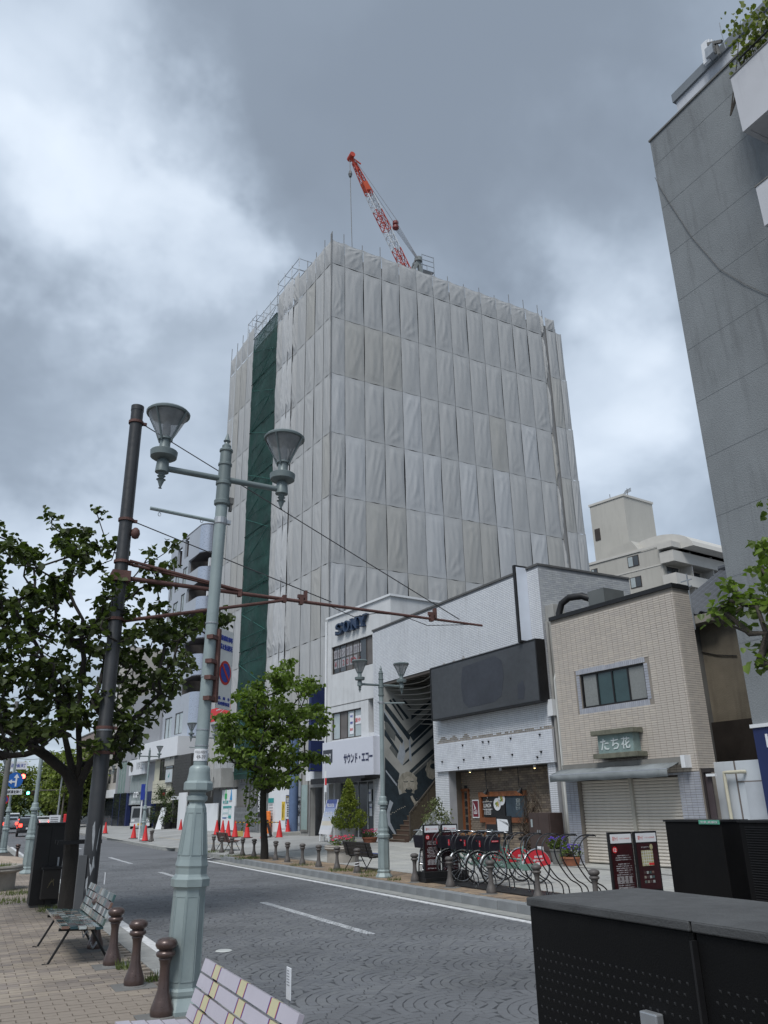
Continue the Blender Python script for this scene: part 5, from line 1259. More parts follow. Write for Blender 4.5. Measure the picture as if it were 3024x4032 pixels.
for (x0, y0, x1, y1) in ((685, 170, 760, 235), (705, 318, 780, 382), (725, 466, 800, 529), (452, 270, 494, 328), (470, 412, 512, 468)):
    a, c_ = AL.uv('F', x0, (y0+y1)/2), AL.uv('F', x1, (y0+y1)/2); zc = (a[1]+c_[1])/2; hh = .58
    b = MB(); abox(b, AL, a[0], c_[0], zc-hh, zc+hh, -.04, 0); wn = b.build('window', m_brn, ca)
    mid_ = (a[0]+c_[0])/2
    b = MB(); abox(b, AL, a[0]+.08, mid_-.04, zc-hh+.08, zc+hh-.08, -.05, -.041); b.build('pane', m_glassl, wn)
    b = MB(); abox(b, AL, mid_+.04, c_[0]-.08, zc-hh+.08, zc+hh-.08, -.05, -.041); b.build('pane', m_glass, wn)
# stair tower and curved roof
t0 = AL.uv(None, 2337, 2010, 3); t1 = AL.uv(None, 2461, 1995, 3)
b = MB(); abox(b, AL, t0[0], t1[0], ztop-1, t0[1], 3, 8); b.build('stair_tower', m_cr_, ca)
b = MB(); abox(b, AL, t0[0]-.1, t1[0]+.1, t0[1], t0[1]+.25, 2.9, 8.1); b.build('tower_coping', m_cr2, ca)
a = AL.uv('F', 480, 30, 3); b = MB(); abox(b, AL, a[0]-.35, a[0]+.35, a[1]-.7, a[1]+.7, 2.95, 3); b.build('window', m_brn, ca)
b = MB(); n = 12; R_ = 4.2; cc = AL.uv('F', 850, 60, 1)[0]
pts = [AV(AL, cc+R_*math.cos(PI*i/n), ztop-.6+2.0*math.sin(PI*i/n), 1) for i in range(n+1)]
b.prism(pts, AV(AL, 0, 0, 9)); b.build('vault_roof', m_cr2, ca)
a0, a1, a2 = AL.uv('F', 430, 190), AL.uv('F', 600, 60), AL.uv('F', 700, 40)
b = MB(); b.prism([AV(AL, ul, ztop-.2, 0), AV(AL, a2[0]+1, ztop-.2, 0), AV(AL, a2[0], ztop+1.3, 0), AV(AL, a1[0], ztop+1.0, 0), AV(AL, a1[0]-1.2, ztop+.4, 0), AV(AL, ul, ztop-.1, 0)], AV(AL, 0, 0, 1.5)); b.build('parapet_sweep', m_cr_, ca)
for x in (2410, 2475):
    a = AL.uv(None, x, 2000, 5); b = MB(); b.tube([AV(AL, a[0], t0[1], 5), AV(AL, a[0], t0[1]+1.6, 5)], .04, 5)
    if x > 2450:
        for k in range(4): b.bar(AV(AL, a[0]-.6+k*.1, t0[1]+1.0+k*.12, 5), AV(AL, a[0]+.5, t0[1]+1.15+k*.12, 5), .05)
    b.build('aerial', m_concd, ca)

# ---------------------------------------------------------------- pale office block with rounded balconies (left)
AF = Fac(16.3, 72.5, .4, -.105)
def Av(k, x, y, v=0.): return AF.uv(k, x, y, v)
ao = facthing(AF, 'rounded_office_block', 'pale grey office block with rounded balcony corners left of the wrapped tower', 'building')
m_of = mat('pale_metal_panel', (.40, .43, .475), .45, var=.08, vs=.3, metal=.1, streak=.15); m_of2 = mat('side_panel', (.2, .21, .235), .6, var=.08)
m_ofr = mat('curved_panel', (.42, .47, .56), .3, var=.05, metal=.4)
at_ = Av('T', 640, 165)[1]-.5; a0 = Av('T', 340, 590)[0]; a1 = Av('T', 660, 300)[0]; zlo = Av('N', 700, 600)[1]
rad = .9; D_ = 9
wins = []
for (x0, y0, x1, y1) in ((355, 570, 385, 700), (415, 475, 460, 610), (492, 372, 532, 505)): wins.append(('T', x0, y0, x1, y1))
wh = []
def span(k, xa, xb, yc, hz, v=0.):
    a = AF.uv(k, xa, yc, v); c_ = AF.uv(k, xb, yc, v); zc = (a[1]+c_[1])/2; return (a[0], c_[0], zc-hz, zc+hz)
rec = [span('T', 352, 388, 638, 1.0), span('T', 413, 460, 543, 1.0), span('T', 492, 534, 438, 1.0)]
gls = [span('T', 468, 512, 740, .85), span('T', 385, 437, 820, .85), span('T', 325, 355, 940, .7), span('T', 445, 485, 1030, .85), span('T', 360, 410, 1120, .85), span('T', 300, 332, 1200, .85), span('N', 955, 1055, 325, .95), span('N', 822, 912, 390, .95), span('N', 705, 785, 455, .95), span('T', 368, 402, 1950, .8)]
bals = []
for y in (600, 905, 1195, 1500, 1900):
    z = Av('T', 600, y)[1]; bals.append(z)
bh = 1.25; bu0 = Av('T', 525, 700)[0]
holes = rec+gls+[(bu0, a1+3, z-.7, z+.7) for z in bals]
wall(ao, 'wall', a0, a1, zlo, at_, 0, .25, m_of, holes)
# rounded corner column pieces between the balcony slots
def arcpts(r, n=8, dy=0.): return [(a1+r*math.sin(PI/2*i/n), dy+rad-r*math.cos(PI/2*i/n)) for i in range(n+1)]
segs = sorted([at_]+[z+.7 for z in bals]+[z-.7 for z in bals]+[zlo], reverse=True)
for zt2, zb2 in zip(segs[0::2], segs[1::2]):
    b = MB(); P = arcpts(rad); V = [(x, y, z) for z in (zb2, zt2) for x, y in P]; n = len(P)
    b.add(V, [(i, i+1, n+i+1, n+i) for i in range(n-1)]); b.build('rounded_corner', m_ofr, ao, smooth=60)
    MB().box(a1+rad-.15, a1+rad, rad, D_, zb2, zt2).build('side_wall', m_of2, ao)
    b = MB(); b.prism([(a1-.01, .0, zb2-.02)]+[(x, y, zb2-.02) for x, y in P]+[(a1+rad, 2.6, zb2-.02), (a1-1.5, 2.6, zb2-.02), (bu0, .3, zb2-.02)], (0, 0, .1)); b.build('balcony_soffit', mat('soffit', (.09, .085, .09), .8), ao)
MB().box(bu0+.3, a1+rad-.16, 2.6, 2.8, zlo, at_-.2).build('balcony_back', m_ins, ao)
MB().box(a0+.2, a1+rad-.16, 3.0, D_, 0, at_-.1).build('rear_block', m_of2, ao)
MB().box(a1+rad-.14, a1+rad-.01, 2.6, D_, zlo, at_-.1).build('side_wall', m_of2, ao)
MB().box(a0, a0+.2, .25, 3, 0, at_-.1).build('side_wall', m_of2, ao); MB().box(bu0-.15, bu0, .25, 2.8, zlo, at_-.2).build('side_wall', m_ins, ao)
for r in rec: MB().box(r[0]-.1, r[1]+.1, .6, .7, r[2]-.1, r[3]+.1).box(r[0]-.12, r[0]-.01, .25, .6, r[2], r[3]).build('recess', mat('reveal_brown', (.07, .055, .05), .8), ao)
for r in gls: window(ao, r[0], r[1], r[2], r[3], .05, m_brn, m_glassl, 2, .06, .08)
for z in bals[:2]+bals[-1:]: MB().box(a1+.4, a1+.75, .8, 1.1, z-.6, z+.2).build('balcony_unit', m_whitec, ao)
cpb = MB(); P = arcpts(rad+.03); cpb.box(a0, a1, -.03, .3, at_, at_+.1); cpb.prism([(a1, .3, at_)]+[(x, y, at_) for x, y in P]+[(a1+rad+.03, D_, at_), (a1, D_, at_)], (0, 0, .1)); cpb.build('coping', m_of2, ao)
# ground floor pieces: white band, cream front
wbz0, wbz1 = zlo-1.6, zlo
MB().box(Av('N', 640, 780)[0]-.5, a1+rad+.1, -1.1, 3, wbz0, wbz1).build('white_band', m_whitec, ao)
cr0, cr1 = Av('N', 660, 1200, -.6)[0], Av('N', 905, 1200, -.6)[0]; cz0, cz1 = Av('N', 780, 1370, -.6)[1], Av('N', 780, 1070, -.6)[1]
m_crm = mat('cream_cladding', (.46, .45, .36), .7, var=.12, vs=.7)
n_ = 6
for i in range(n_): 
    z = cz0+(cz1-cz0)*i/n_
    MB().box(cr0, cr1, -.6, 0, z+.01, z+(cz1-cz0)/n_-.01).build('cladding_board', m_crm, ao)
MB().box(cr0, cr1-.0, -.5, 0, cz1, wbz0).build('upper_wall', m_crm, ao)
window(ao, *[f for f in span('N', 765, 845, 940, 1.0, -.55)], -.58, m_brn, m_glassd, 2, .08, .08)
s_ = span('N', 848, 940, 920, 1.2, -.7); MB().box(s_[0], s_[1], -.75, -.55, s_[2], s_[3]).build('window_sign', m_concd, ao)
MB().box(s_[0]+.08, s_[1]-.08, -.77, -.75, s_[2]+.1, s_[2]+1.15).box(s_[0]+.08, s_[1]-.08, -.77, -.75, s_[2]+1.3, s_[3]-.1).build('sign_panel', mat('sign_pale', (.5, .55, .58), .4), ao)
MB().prism([((s_[0]+s_[1])/2-.2, -.78, s_[2]+.5), ((s_[0]+s_[1])/2+.25, -.78, s_[2]+.9), ((s_[0]+s_[1])/2+.1, -.78, s_[2]+.5)], (0, -.01, 0)).build('leaf_mark', m_teal, ao)
s_ = span('N', 832, 1000, 735, .9, -.9); MB().box(s_[0], s_[1], -.9, -.6, s_[2], s_[3]).build('roof_sign', mat('grey_sign', (.33, .33, .31), .6), ao)
MB().prism([((s_[0]+s_[1])/2-.3, -.93, s_[2]+.5), ((s_[0]+s_[1])/2, -.93, s_[3]-.3), ((s_[0]+s_[1])/2+.3, -.93, s_[2]+.5), ((s_[0]+s_[1])/2+.1, -.93, s_[2]+.8)], (0, .02, 0)).build('emblem', m_black, ao)
s_ = span('N', 772, 835, 1250, .42, -.62); MB().box(s_[0], s_[1], -.63, -.6, s_[2], s_[3]).build('notice', m_black, ao); text('OPEN', ao, (s_[0]+s_[1])/2, (s_[2]+s_[3])/2, .3, m_redp, -.64, (s_[1]-s_[0])*.7)
MB().box(cr0, cr1, .8, .9, 0, cz0).build('shopfront_glass', m_glassd, ao)
# dark grey corner box
DF = Fac(16.2, 64.5, .35, -.105)
dk_ = facthing(DF, 'charcoal_corner_block', 'charcoal grey clad corner block below the rounded office block', 'building')
def Dv(k, x, y, v=0.): return DF.uv(k, x, y, v)
d0, d1 = Dv('N', 940, 1000)[0], Dv('N', 1160, 1000)[0]; dt = (Dv('N', 940, 760)[1]+Dv('N', 1185, 710)[1])/2; dl = Dv('N', 1000, 1275)[1]
m_ch = mat('charcoal_clad', (.055, .055, .054), .65, var=.12, vs=1)
nB = 14
for i in range(nB):
    z = dl+(dt-dl)*i/nB; MB().box(d0, d1, -.03, .2, z+.012, z+(dt-dl)/nB-.004).build('clad_board', m_ch, dk_)
MB().box(d0+.02, d1-.02, .2, 5, dl, dt).box(d0+.02, d1-.02, .0, .2, dl, dt-.02).box(d0, d0+.5, .05, .5, 0, dl).build('wall', m_ch, dk_)
MB().box(d1, d1+.03, .0, 5, .0, dt).build('side_wall', m_ch, dk_)
MB().box(d0+.1, d1+.0, -.12, .1, dl-.28, dl).build('white_lintel', m_whitec, dk_)
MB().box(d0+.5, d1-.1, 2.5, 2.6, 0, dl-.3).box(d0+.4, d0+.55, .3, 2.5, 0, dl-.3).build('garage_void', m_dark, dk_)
for i in range(4): MB().box(d0+.9+i*.7, d0+1.0+i*.7, .8, .9, 0, dl-.35).build('shutter_rib', m_ch, dk_)
pz = MB().box(d1-.4, d1+1.4, -.7, -.6, .0, dl+.2).build('white_screen', m_hoard, dk_)

# blue clinic building
CF = Fac(14.9, 84., .35, -.105)
cb = facthing(CF, 'navy_fronted_building', 'grey building with a navy blue ground floor and nail salon sign', 'building')
def Cv(k, x, y, v=0.): return CF.uv(k, x, y, v)
e0, e1 = Cv('N', 160, 1400)[0], Cv('N', 665, 1400)[0]; em = Cv('N', 270, 1400)[0]
et_ = Cv('N', 450, 500)[1]+4; ez1 = (Cv('N', 290, 1235)[1]+Cv('N', 660, 1220)[1])/2
m_cg = mat('clinic_grey', (.28, .29, .31), .7, var=.1, vs=.4)
s1w = span_ = None
def cs_(xa, xb, yc, hz, v=0.):
    a = CF.uv('N', xa, yc, v); c_ = CF.uv('N', xb, yc, v); zc = (a[1]+c_[1])/2; return (a[0], c_[0], zc-hz, zc+hz)
wa = cs_(365, 585, 1080, 2.2); wc = cs_(205, 310, 1095, 2.1)
ent = cs_(335, 510, 1500, 1.9); ent = (ent[0], ent[1], -1, ent[3])
wall(cb, 'wall', e0, e1+.5, ez1, et_, 0, .3, m_cg, (wa, wc)); wall(cb, 'navy_front', e0, e1, 0, ez1, -.1, .3, m_navy, (ent,))
MB().box(e0, e1+.5, 2, 9, 0, et_).build('rear_block', m_cg, cb)
window(cb, *wa, .05, mat('alu_frame'), m_glassl, 2, .08, .08); window(cb, *wc, .05, mat('alu_frame'), mat('green_glass'), 3, .08, .08)
MB().box(ent[0], ent[1], .8, .9, 0, ent[3]).build('entrance', m_glassd, cb)
for x in (150, 235): r = cs_(x, x+75, 1455, 1.6, -.1); MB().box(r[0], r[1], -.13, -.1, r[2], r[3]).build('shop_window', m_glassd, cb)
r = cs_(383, 588, 895, .72, -.2); ns_ = MB().box(r[0], r[1], -.35, -.02, r[2], r[3]).build('nail_sign', m_whitec, cb)
text('NAIL', ns_, r[0]+(r[1]-r[0])*.66, (r[2]+r[3])/2+.1, .7, mat('grey_ink', (.3, .31, .33)), -.36, (r[1]-r[0])*.38); MB().lathe([(.02, 0), (.42, 0), (.42, .02), (.02, .02)], 18).build('round_emblem', m_concd, ns_, loc=(r[0]+(r[1]-r[0])*.18, -.36, (r[2]+r[3])/2)).rotation_euler = (PI/2, 0, 0)
a = Cv('N', 450, 1275, -.1); 
for i in range(3): MB().tube([(a[0]-.5+i*.5+.25*math.cos(t), -.13, a[1]+.25*math.sin(t)+.1) for t in np.linspace(0, PI*1.5, 8)], .04, 5).build('loop_mark', m_whitec, cb)
text('高崎美容センター', cb, a[0], a[1]-.55, .3, m_whitec, -.12, 3.0)
# tall vertical sign blocks 科内科 on a post
p = G(*q('M', 1420, 960), .35)
vs2 = thing('clinic_sign_tower', 'tall white stacked-panel sign with blue characters by the navy building', 'sign', (p[0], p[1]-1, .3), -PI/2-.45)
z_ = 9.6
for i, s in enumerate('耳鼻科内科'):
    col_ = m_whitec; MB().box(-.62, .62, -.12, .12, z_-1.25*i-1.2, z_-1.25*i-.05).build('panel', col_, vs2, bevel=.02)
    text(s, vs2, 0, z_-1.25*i-.62, .85, m_blue if i != 1 else m_redp, -.13, name='character', off=.03)
MB().box(-.75, -.62, -.15, .15, 0, z_+.2).box(.62, .75, -.15, .15, 0, z_+.2).build('side_post', mat('maroon_post', (.1, .02, .02), .5), vs2)
# grey tall building behind, and further facades down the street
def block(f, name, label, u0, u1, h, m, fh=3.2, ww=1.4, wh_=1.5, gap=.9, d=10, m_w=m_glass, signs=()):
    o = facthing(f, name, label, 'building'); hs = []; z = 1.2+fh
    while z+wh_ < h-.6:
        x = u0+gap
        while x+ww < u1-gap*.5: hs.append((x, x+ww, z, z+wh_)); x += ww+gap
        z += fh
    wall(o, 'wall', u0, u1, 0, h, 0, .25, m, hs); MB().box(u0, u1, .4, d, 0, h-.1).build('rear_block', m, o)
    for r in hs: window(o, *r, .08, m_brn, m_w, 2, .06, .08)
    MB().box(u0-.05, u1+.05, -.08, .3, h, h+.15).build('coping', m_concd, o)
    MB().box(u0+.4, u1-.4, -.3, .0, 2.9, 3.7).build('fascia', m_whitec, o); MB().box(u0+.5, u1-.5, -.02, .1, .1, 2.8).build('shopfront', m_glassd, o)
    return o
m_a, m_b, m_c = mat('render_a', (.33, .34, .36), .8, var=.1, streak=.2), mat('render_b', (.42, .4, .37), .8, var=.1, streak=.2), mat('render_c', (.25, .2, .18), .8, var=.15, streak=.2)
f1 = Fac(15.5, 93, .3, -.105)
g5 = block(Fac(21., 88, .3, -.105), 'grey_tower_block', 'plain grey tall block rising behind the nail salon building', -9, 8, 17.5, mat('plain_grey', (.27, .285, .31), .8, var=.08), ww=.01 if False else 1.2, gap=30)
block(Fac(13.9, 97., .3, -.09), 'red_sign_block', 'mid-rise block with red lettering panels half hidden by the tree', -6, 5, 19, m_b)
block(Fac(13.2, 112., .3, -.06), 'far_brown_block', 'brown mid-rise block further down the street past the sign tower', -8, 8, 11, m_c)
block(Fac(13.2, 130., .3, -.03), 'far_pale_block', 'pale low block at the far end of the shop row', -9, 9, 8, m_a)
rp = bpy.data.objects['red_sign_block']
for i in range(3): 
    MB().box(-5+i*2.2, -3.6+i*2.2, -.5, -.2, 11, 15.5).build('red_panel', m_whitec, rp); text('売出', rp, -4.3+i*2.2, 13.2, 3.2, m_redp, -.52, vert=True)
# small lit shop entrances left side of the street far away
for i, (x, y, h, w, mm) in enumerate(((-9, 120, 9, 14, m_a), (-11, 150, 12, 16, m_b), (-9, 185, 8, 18, m_a))):
    o = thing('far_left_building', ('pale three-storey building on the far side of the trees', 'cream four-storey building beyond the white van', 'low pale building at the end of the left pavement')[i], 'building', (x, y, 0))
    MB().box(-14, 0, -w/2, w/2, 0, h).build('wall', mm, o)
    for j in range(int(h/3)):
        for k in range(5): MB().box(0, .03, -w/2+1+k*(w-2)/5, -w/2+2.2+k*(w-2)/5, 1+j*3, 2.6+j*3).build('window', m_glass, o)
    MB().box(-14.1, .1, -w/2-.1, w/2+.1, h, h+.2).build('roof', m_concd, o)
# red sale banner on the tower side (behind the near lamp)
pS = [HF.uv('A', 1400, 1500, -1.5), HF.uv('A', 1490, 1480, -1.5)]
ab_ = facthing(HF, 'sale_banner', 'red banner with white characters hanging on the sheeting behind the near lamp', 'banner')
zt3 = HF.uv('A', 1440, 1465, -1.5)[1]; zb3 = HF.uv('A', 1440, 1550, -1.5)[1]
MB().box(pS[0][0]-1.5, pS[1][0]+.4, -1.55, -1.5, zb3, zt3).build('cloth', m_redp, ab_)
for i, s in enumerate('分譲販売受付中'[-3:]): pass
text('完売御', ab_, (pS[0][0]+pS[1][0])/2+.1, (zt3+zb3)/2, (zt3-zb3)*.7, m_whitec, -1.56, (pS[1][0]-pS[0][0])*1.2, off=.02)
# ---------------------------------------------------------------- trees
def leafbase(fold=.18):
    V = np.array([(0, 0, 0), (.42, .22, fold), (.36, .68, fold*.8), (0, 1, -.08), (-.36, .68, fold*.8), (-.42, .22, fold)], float); V[:, 1] -= .05
    return V, [(0, 1, 2, 3), (0, 3, 4, 5)]
LV, LF = leafbase()
def leaves(centers, size, rs, droop=.5, var=.3):
    """numpy cloud of folded leaves at the given points"""
    n = len(centers); th = rs.uniform(0, 2*np.pi, n); tl = rs.normal(-droop, .45, n); rl = rs.normal(0, .5, n); s = size*rs.uniform(1-var, 1+var, n)
    ct, st_ = np.cos(th), np.sin(th); cl, sl = np.cos(tl), np.sin(tl); cr_, sr = np.cos(rl), np.sin(rl)
    x, y, z = [LV[:, i][None, :]*s[:, None] for i in range(3)]
    x, z = x*cr_[:, None]-z*sr[:, None], x*sr[:, None]+z*cr_[:, None]
    y, z = y*cl[:, None]-z*sl[:, None], y*sl[:, None]+z*cl[:, None]
    x, y = x*ct[:, None]-y*st_[:, None], x*st_[:, None]+y*ct[:, None]
    V = np.stack([x, y, z], -1)+centers[:, None, :]
    V = V.reshape(-1, 3); o = (np.arange(n)*6)[:, None]
    F = np.concatenate([o+np.array([[0, 1, 2, 3]]), o+np.array([[0, 3, 4, 5]])])
    return V, F
def npmesh(name, V, F, m):
    me = bpy.data.meshes.new(name); nv, nf = len(V), len(F)
    me.vertices.add(nv); me.vertices.foreach_set('co', V.astype(np.float32).ravel())
    me.loops.add(nf*4); me.loops.foreach_set('vertex_index', F.astype(np.int32).ravel())
    me.polygons.add(nf); me.polygons.foreach_set('loop_start', np.arange(nf, dtype=np.int32)*4); me.polygons.foreach_set('loop_total', np.full(nf, 4, np.int32))
    me.update(calc_edges=True); me.materials.append(m); return me
def skeleton(limbs, clumps, rs, r0=.13, power=2.3, rmin=.005, step=.35, wob=.06, taper=None):
    nodes = []; par = []
    def path(P, start):
        k = start
        for a in P: nodes.append(np.array(a, float)); par.append(k); k = len(nodes)-1
        return k
    ids = {}
    for nm, frm, P in limbs:
        k = ids[frm] if frm else -1; 
        if frm: P = list(P)
        pts = []; prev = nodes[k] if k >= 0 else None
        for a in P:
            a = np.array(a, float)
            if prev is not None:
                m_ = max(1, int(np.linalg.norm(a-prev)/step))
                for i in range(1, m_): pts.append(prev+(a-prev)*i/m_+rs.normal(0, wob*.3, 3))
            pts.append(a); prev = a
        ids[nm] = path(pts, k)
    trunk_n = len(nodes)
    base = nodes[min(len(nodes)-1, 6)]
    order = sorted(range(len(clumps)), key=lambda i: np.linalg.norm(clumps[i]-base))
    ends = []
    for i in order:
        c = clumps[i]; A = np.array(nodes); d = np.linalg.norm(A-c, axis=1)+np.where(A[:, 2] > c[2]-.05, .5, 0)+np.where(A[:, 2] < base[2]*.75, 3, 0)
        k = int(np.argmin(d)); p = nodes[k]; m_ = max(2, int(np.linalg.norm(c-p)/step)+1)
        bend = np.array([0, 0, -.08*np.linalg.norm(c-p)])+rs.normal(0, wob, 3)
        pts = [p+(c-p)*t+bend*math.sin(PI*t) for t in np.linspace(0, 1, m_+1)[1:]]
        ends.append(path(pts, k))
    cnt = np.zeros(len(nodes)); 
    for e in ends: cnt[e] += 1
    for i in range(len(nodes)-1, -1, -1):
        if par[i] >= 0: cnt[par[i]] += cnt[i]
    tot = max(cnt.max(), 1); rad = np.maximum(rmin, r0*(np.maximum(cnt, .3)/tot)**(1/power))
    return nodes, par, rad, ends, ids
def branch_mesh(nodes, par, rad, m, n=6):
    b = MB(); kids = {}
    for i, p in enumerate(par): kids.setdefault(p, []).append(i)
    done = set(); stack = [(-1, k) for k in kids.get(-1, [])]
    while stack:
        p, k = stack.pop(); chain = ([p] if p >= 0 else [])+[k]; cur = k
        while cur in kids:
            ks = sorted(kids[cur], key=lambda j: -rad[j]); 
            for o in ks[1:]: stack.append((cur, o))
            cur = ks[0]; chain.append(cur)
        if len(chain) > 1:
            R_ = [min(rad[j], rad[chain[1]]*1.15) for j in chain]
            b.tube([nodes[j] for j in chain], R_, n if R_[0] > .02 else 4, caps=False)
    return b
m_bark = mat('bark', (.06, .052, .042), .9, var=.4, vs=6, bump=.8, bs=30, vz=.25)
m_barkd = mat('bark_dark', (.028, .025, .022), .9, var=.4, vs=6, bump=.8, bs=30, vz=.25)
m_leafd = mat('leaf_dark', (.052, .074, .02), .55, var=.35, vs=1.3, isl=.5, trans=.3, spec=.35)
m_leafm = mat('leaf_mid', (.105, .155, .032), .5, var=.3, vs=1.2, isl=.42, trans=.4, spec=.4)
m_leaff = mat('leaf_far', (.16, .2, .05), .6, var=.35, vs=.25, isl=.35, trans=.35)
m_leaff2 = mat('leaf_far_dark', (.06, .085, .03), .6, var=.35, vs=.3, isl=.35, trans=.3)
m_leafy = mat('leaf_yellow_green', (.13, .16, .03), .6, var=.3, vs=2, isl=.35, trans=.3)
def inpoly(x, y, P):
    c = False; n = len(P)
    for i in range(n):
        x1, y1 = P[i]; x2, y2 = P[(i+1) % n]
        if (y1 > y) != (y2 > y) and x < (x2-x1)*(y-y1)/(y2-y1)+x1: c = not c
    return c
DK = 3024/1659
def crown_points(poly, Y0, depth, n, rs, mind=.3, holes=()):
    xs = [p[0] for p in poly]; ys = [p[1] for p in poly]; out = []; cx, cy = (min(xs)+max(xs))/2, (min(ys)+max(ys))/2; t = 0
    while len(out) < n and t < 60000:
        t += 1; x, y = rs.uniform(min(xs), max(xs)), rs.uniform(min(ys), max(ys))
        if not inpoly(x, y, poly) or any(inpoly(x, y, h) for h in holes): continue
        w = max(0, 1-((x-cx)/(max(xs)-min(xs))*2)**2*.8-((y-cy)/(max(ys)-min(ys))*2)**2*.4)
        Y = Y0+rs.uniform(-1, 1)*depth*math.sqrt(w+.05)
        p = PY(x*DK, y*DK, Y)
        if any((p[0]-o[0])**2+(p[1]-o[1])**2+(p[2]-o[2])**2 < mind*mind for o in out): continue
        out.append(p)
    return [np.array(p) for p in out]
def make_tree(name, label, base, limbs, clumps, nl, size, sig, mleaf, mbark, seed, r0, singles=0, group=None, wob=.08, flat=.6, twig=True):
    rs = np.random.RandomState(seed); base = np.array(base, float)
    cl = [c-base for c in clumps]; lb = [(a, b_, [np.array(p)-base for p in P]) for a, b_, P in limbs]
    nodes, par, rad, ends, ids = skeleton(lb, cl, rs, r0, wob=wob)
    # flare at the foot
    for i in range(min(3, len(nodes))): rad[i] *= (1.35, 1.15, 1.05)[i]
    t = thing(name, label, 'tree', tuple(base), 0, group)
    branch_mesh(nodes, par, rad, mbark, 8).build('trunk', mbark, t, smooth=60)
    C = []
    for e in ends:
        p = nodes[e]; q_ = nodes[par[e]] if par[e] >= 0 else p
        k = nl if not isinstance(nl, tuple) else rs.randint(*nl)
        C.append(p+rs.normal(0, 1, (k, 3))*np.array([sig, sig, sig*flat])+np.array([0, 0, .03]))
        if twig:
            for f in (.3, .6): C.append(q_+(p-q_)*f+rs.normal(0, sig*.55, (max(2, k//7), 3))*np.array([1, 1, flat]))
    C = np.concatenate(C); rs.shuffle(C)
    if singles:
        d = C[:, 1]; idx = np.argsort(d)[:singles]; mask = np.ones(len(C), bool); mask[idx] = False
        V1, F1 = leaves(np.zeros((1, 3)), size, np.random.RandomState(1), 0, 0); lm = npmesh('leaf', V1, F1, mleaf)
        for i in idx: inst(lm, 'leaf', t, tuple(C[i]), (rs.normal(-.5, .4), rs.normal(0, .5), rs.uniform(0, 6.28)), (rs.uniform(.8, 1.25),)*3)
        C = C[mask]
    V, F = leaves(C, size, rs); me = npmesh('crown', V, F, mleaf)
    o = bpy.data.objects.new('crown', me); COL.objects.link(o); o.parent = t; o['kind'] = 'stuff'
    return t
# the roadside tree on the left
rs = np.random.RandomState(11)
polyA = [(-160, 1500), (-150, 1250), (-60, 1150), (8, 1128), (35, 1135), (55, 1190), (120, 1185), (140, 1165), (105, 1110), (120, 1095), (180, 1140), (215, 1098), (232, 1100), (225, 1165), (262, 1185), (330, 1140), (388, 1135), (385, 1165), (345, 1205), (385, 1240), (345, 1290), (365, 1330), (430, 1330), (480, 1312), (515, 1322), (488, 1385), (420, 1420), (388, 1500), (330, 1545), (352, 1570), (290, 1620), (250, 1640), (255, 1690), (232, 1680), (200, 1600), (120, 1585), (60, 1620), (-60, 1610)]
holesA = ([(230, 1180), (300, 1195), (320, 1245), (245, 1255)], [(120, 1300), (200, 1290), (215, 1345), (125, 1350)], [(0, 1480), (60, 1500), (70, 1540), (0, 1540)], [(15, 1260), (60, 1255), (60, 1290), (15, 1290)])
clA = crown_points(polyA, 15.8, 1.9, 300, rs, .2, holesA)
def pb(x, y, Y): return PY(*q('B', x, y), Y)
trunkA = [(1.8, 15.8, .1), pb(460, 1000, 15.8), pb(470, 800, 15.8), pb(490, 620, 15.8), pb(500, 520, 15.8)]
limbsA = [('t', None, trunkA), ('l1', 't', [pb(430, 400, 15.7), pb(300, 290, 15.5), pb(140, 190, 15.2), pb(20, 120, 15.0)]), ('l2', 't', [pb(470, 380, 15.9), pb(420, 150, 16.1), pb(380, -120, 16.4)]),
          ('l3', 't', [pb(520, 330, 15.8), pb(510, 60, 15.9), pb(530, -200, 15.9), pb(540, -600, 15.7)]), ('l4', 't', [pb(580, 350, 15.6), pb(700, 220, 15.3), pb(880, 40, 15.0), pb(1050, -120, 14.9)]),
          ('l5', 'l3', [pb(420, -900, 16.2)]), ('l6', 'l2', [pb(200, -500, 16.3), pb(120, -800, 16.6)])]
tA = make_tree('roadside_tree', 'dark leafy roadside tree beside the bare dark pole at the left', (1.8, 15.8, .1), limbsA, clA, (10, 34), .125, .1, m_leafd, m_barkd, 21, .125, singles=300, group='street trees along the road')
b = MB(); b.box(-.3, .42, -.24, -.2, 1.14, 1.2).box(-.3, .42, .2, .24, 1.14, 1.2); b.build('tree_guard', m_black, tA)
# the tree across the road
polyB = [(458, 1560), (462, 1525), (500, 1500), (502, 1485), (545, 1490), (560, 1440), (600, 1440), (618, 1423), (640, 1440), (640, 1475), (690, 1462), (695, 1478), (665, 1500), (700, 1545), (712, 1580), (680, 1590), (690, 1640), (655, 1650), (650, 1690), (600, 1700), (545, 1700), (520, 1660), (470, 1640), (480, 1610)]
clB = crown_points(polyB, 28, 2.1, 185, rs, .24, ([(475, 1520), (520, 1525), (515, 1545), (475, 1545)], [(560, 1460), (585, 1480), (560, 1500)], [(640, 1600), (690, 1600), (680, 1620), (640, 1620)], [(600, 1500), (640, 1495), (650, 1515), (605, 1520)], [(520, 1600), (560, 1600), (560, 1622), (500, 1622)]))
def ph(x, y, Y): return PY(*q('H', x, y), Y)
limbsB = [('t', None, [(9.35, 28., .12), ph(440, 700, 28), ph(437, 400, 28), ph(440, 200, 28)]), ('l', 't', [ph(380, 50, 28.3)]), ('r', 't', [ph(560, 20, 27.8)]), ('c', 't', [ph(440, -100, 28), ph(470, -350, 28)])]
tB = make_tree('roadside_tree', 'bright green roadside tree among the bollards before the site hoarding', (9.35, 28., .12), limbsB, clB, (16, 46), .15, .17, m_leafm, m_barkd, 5, .115, flat=.33, group='street trees along the road')
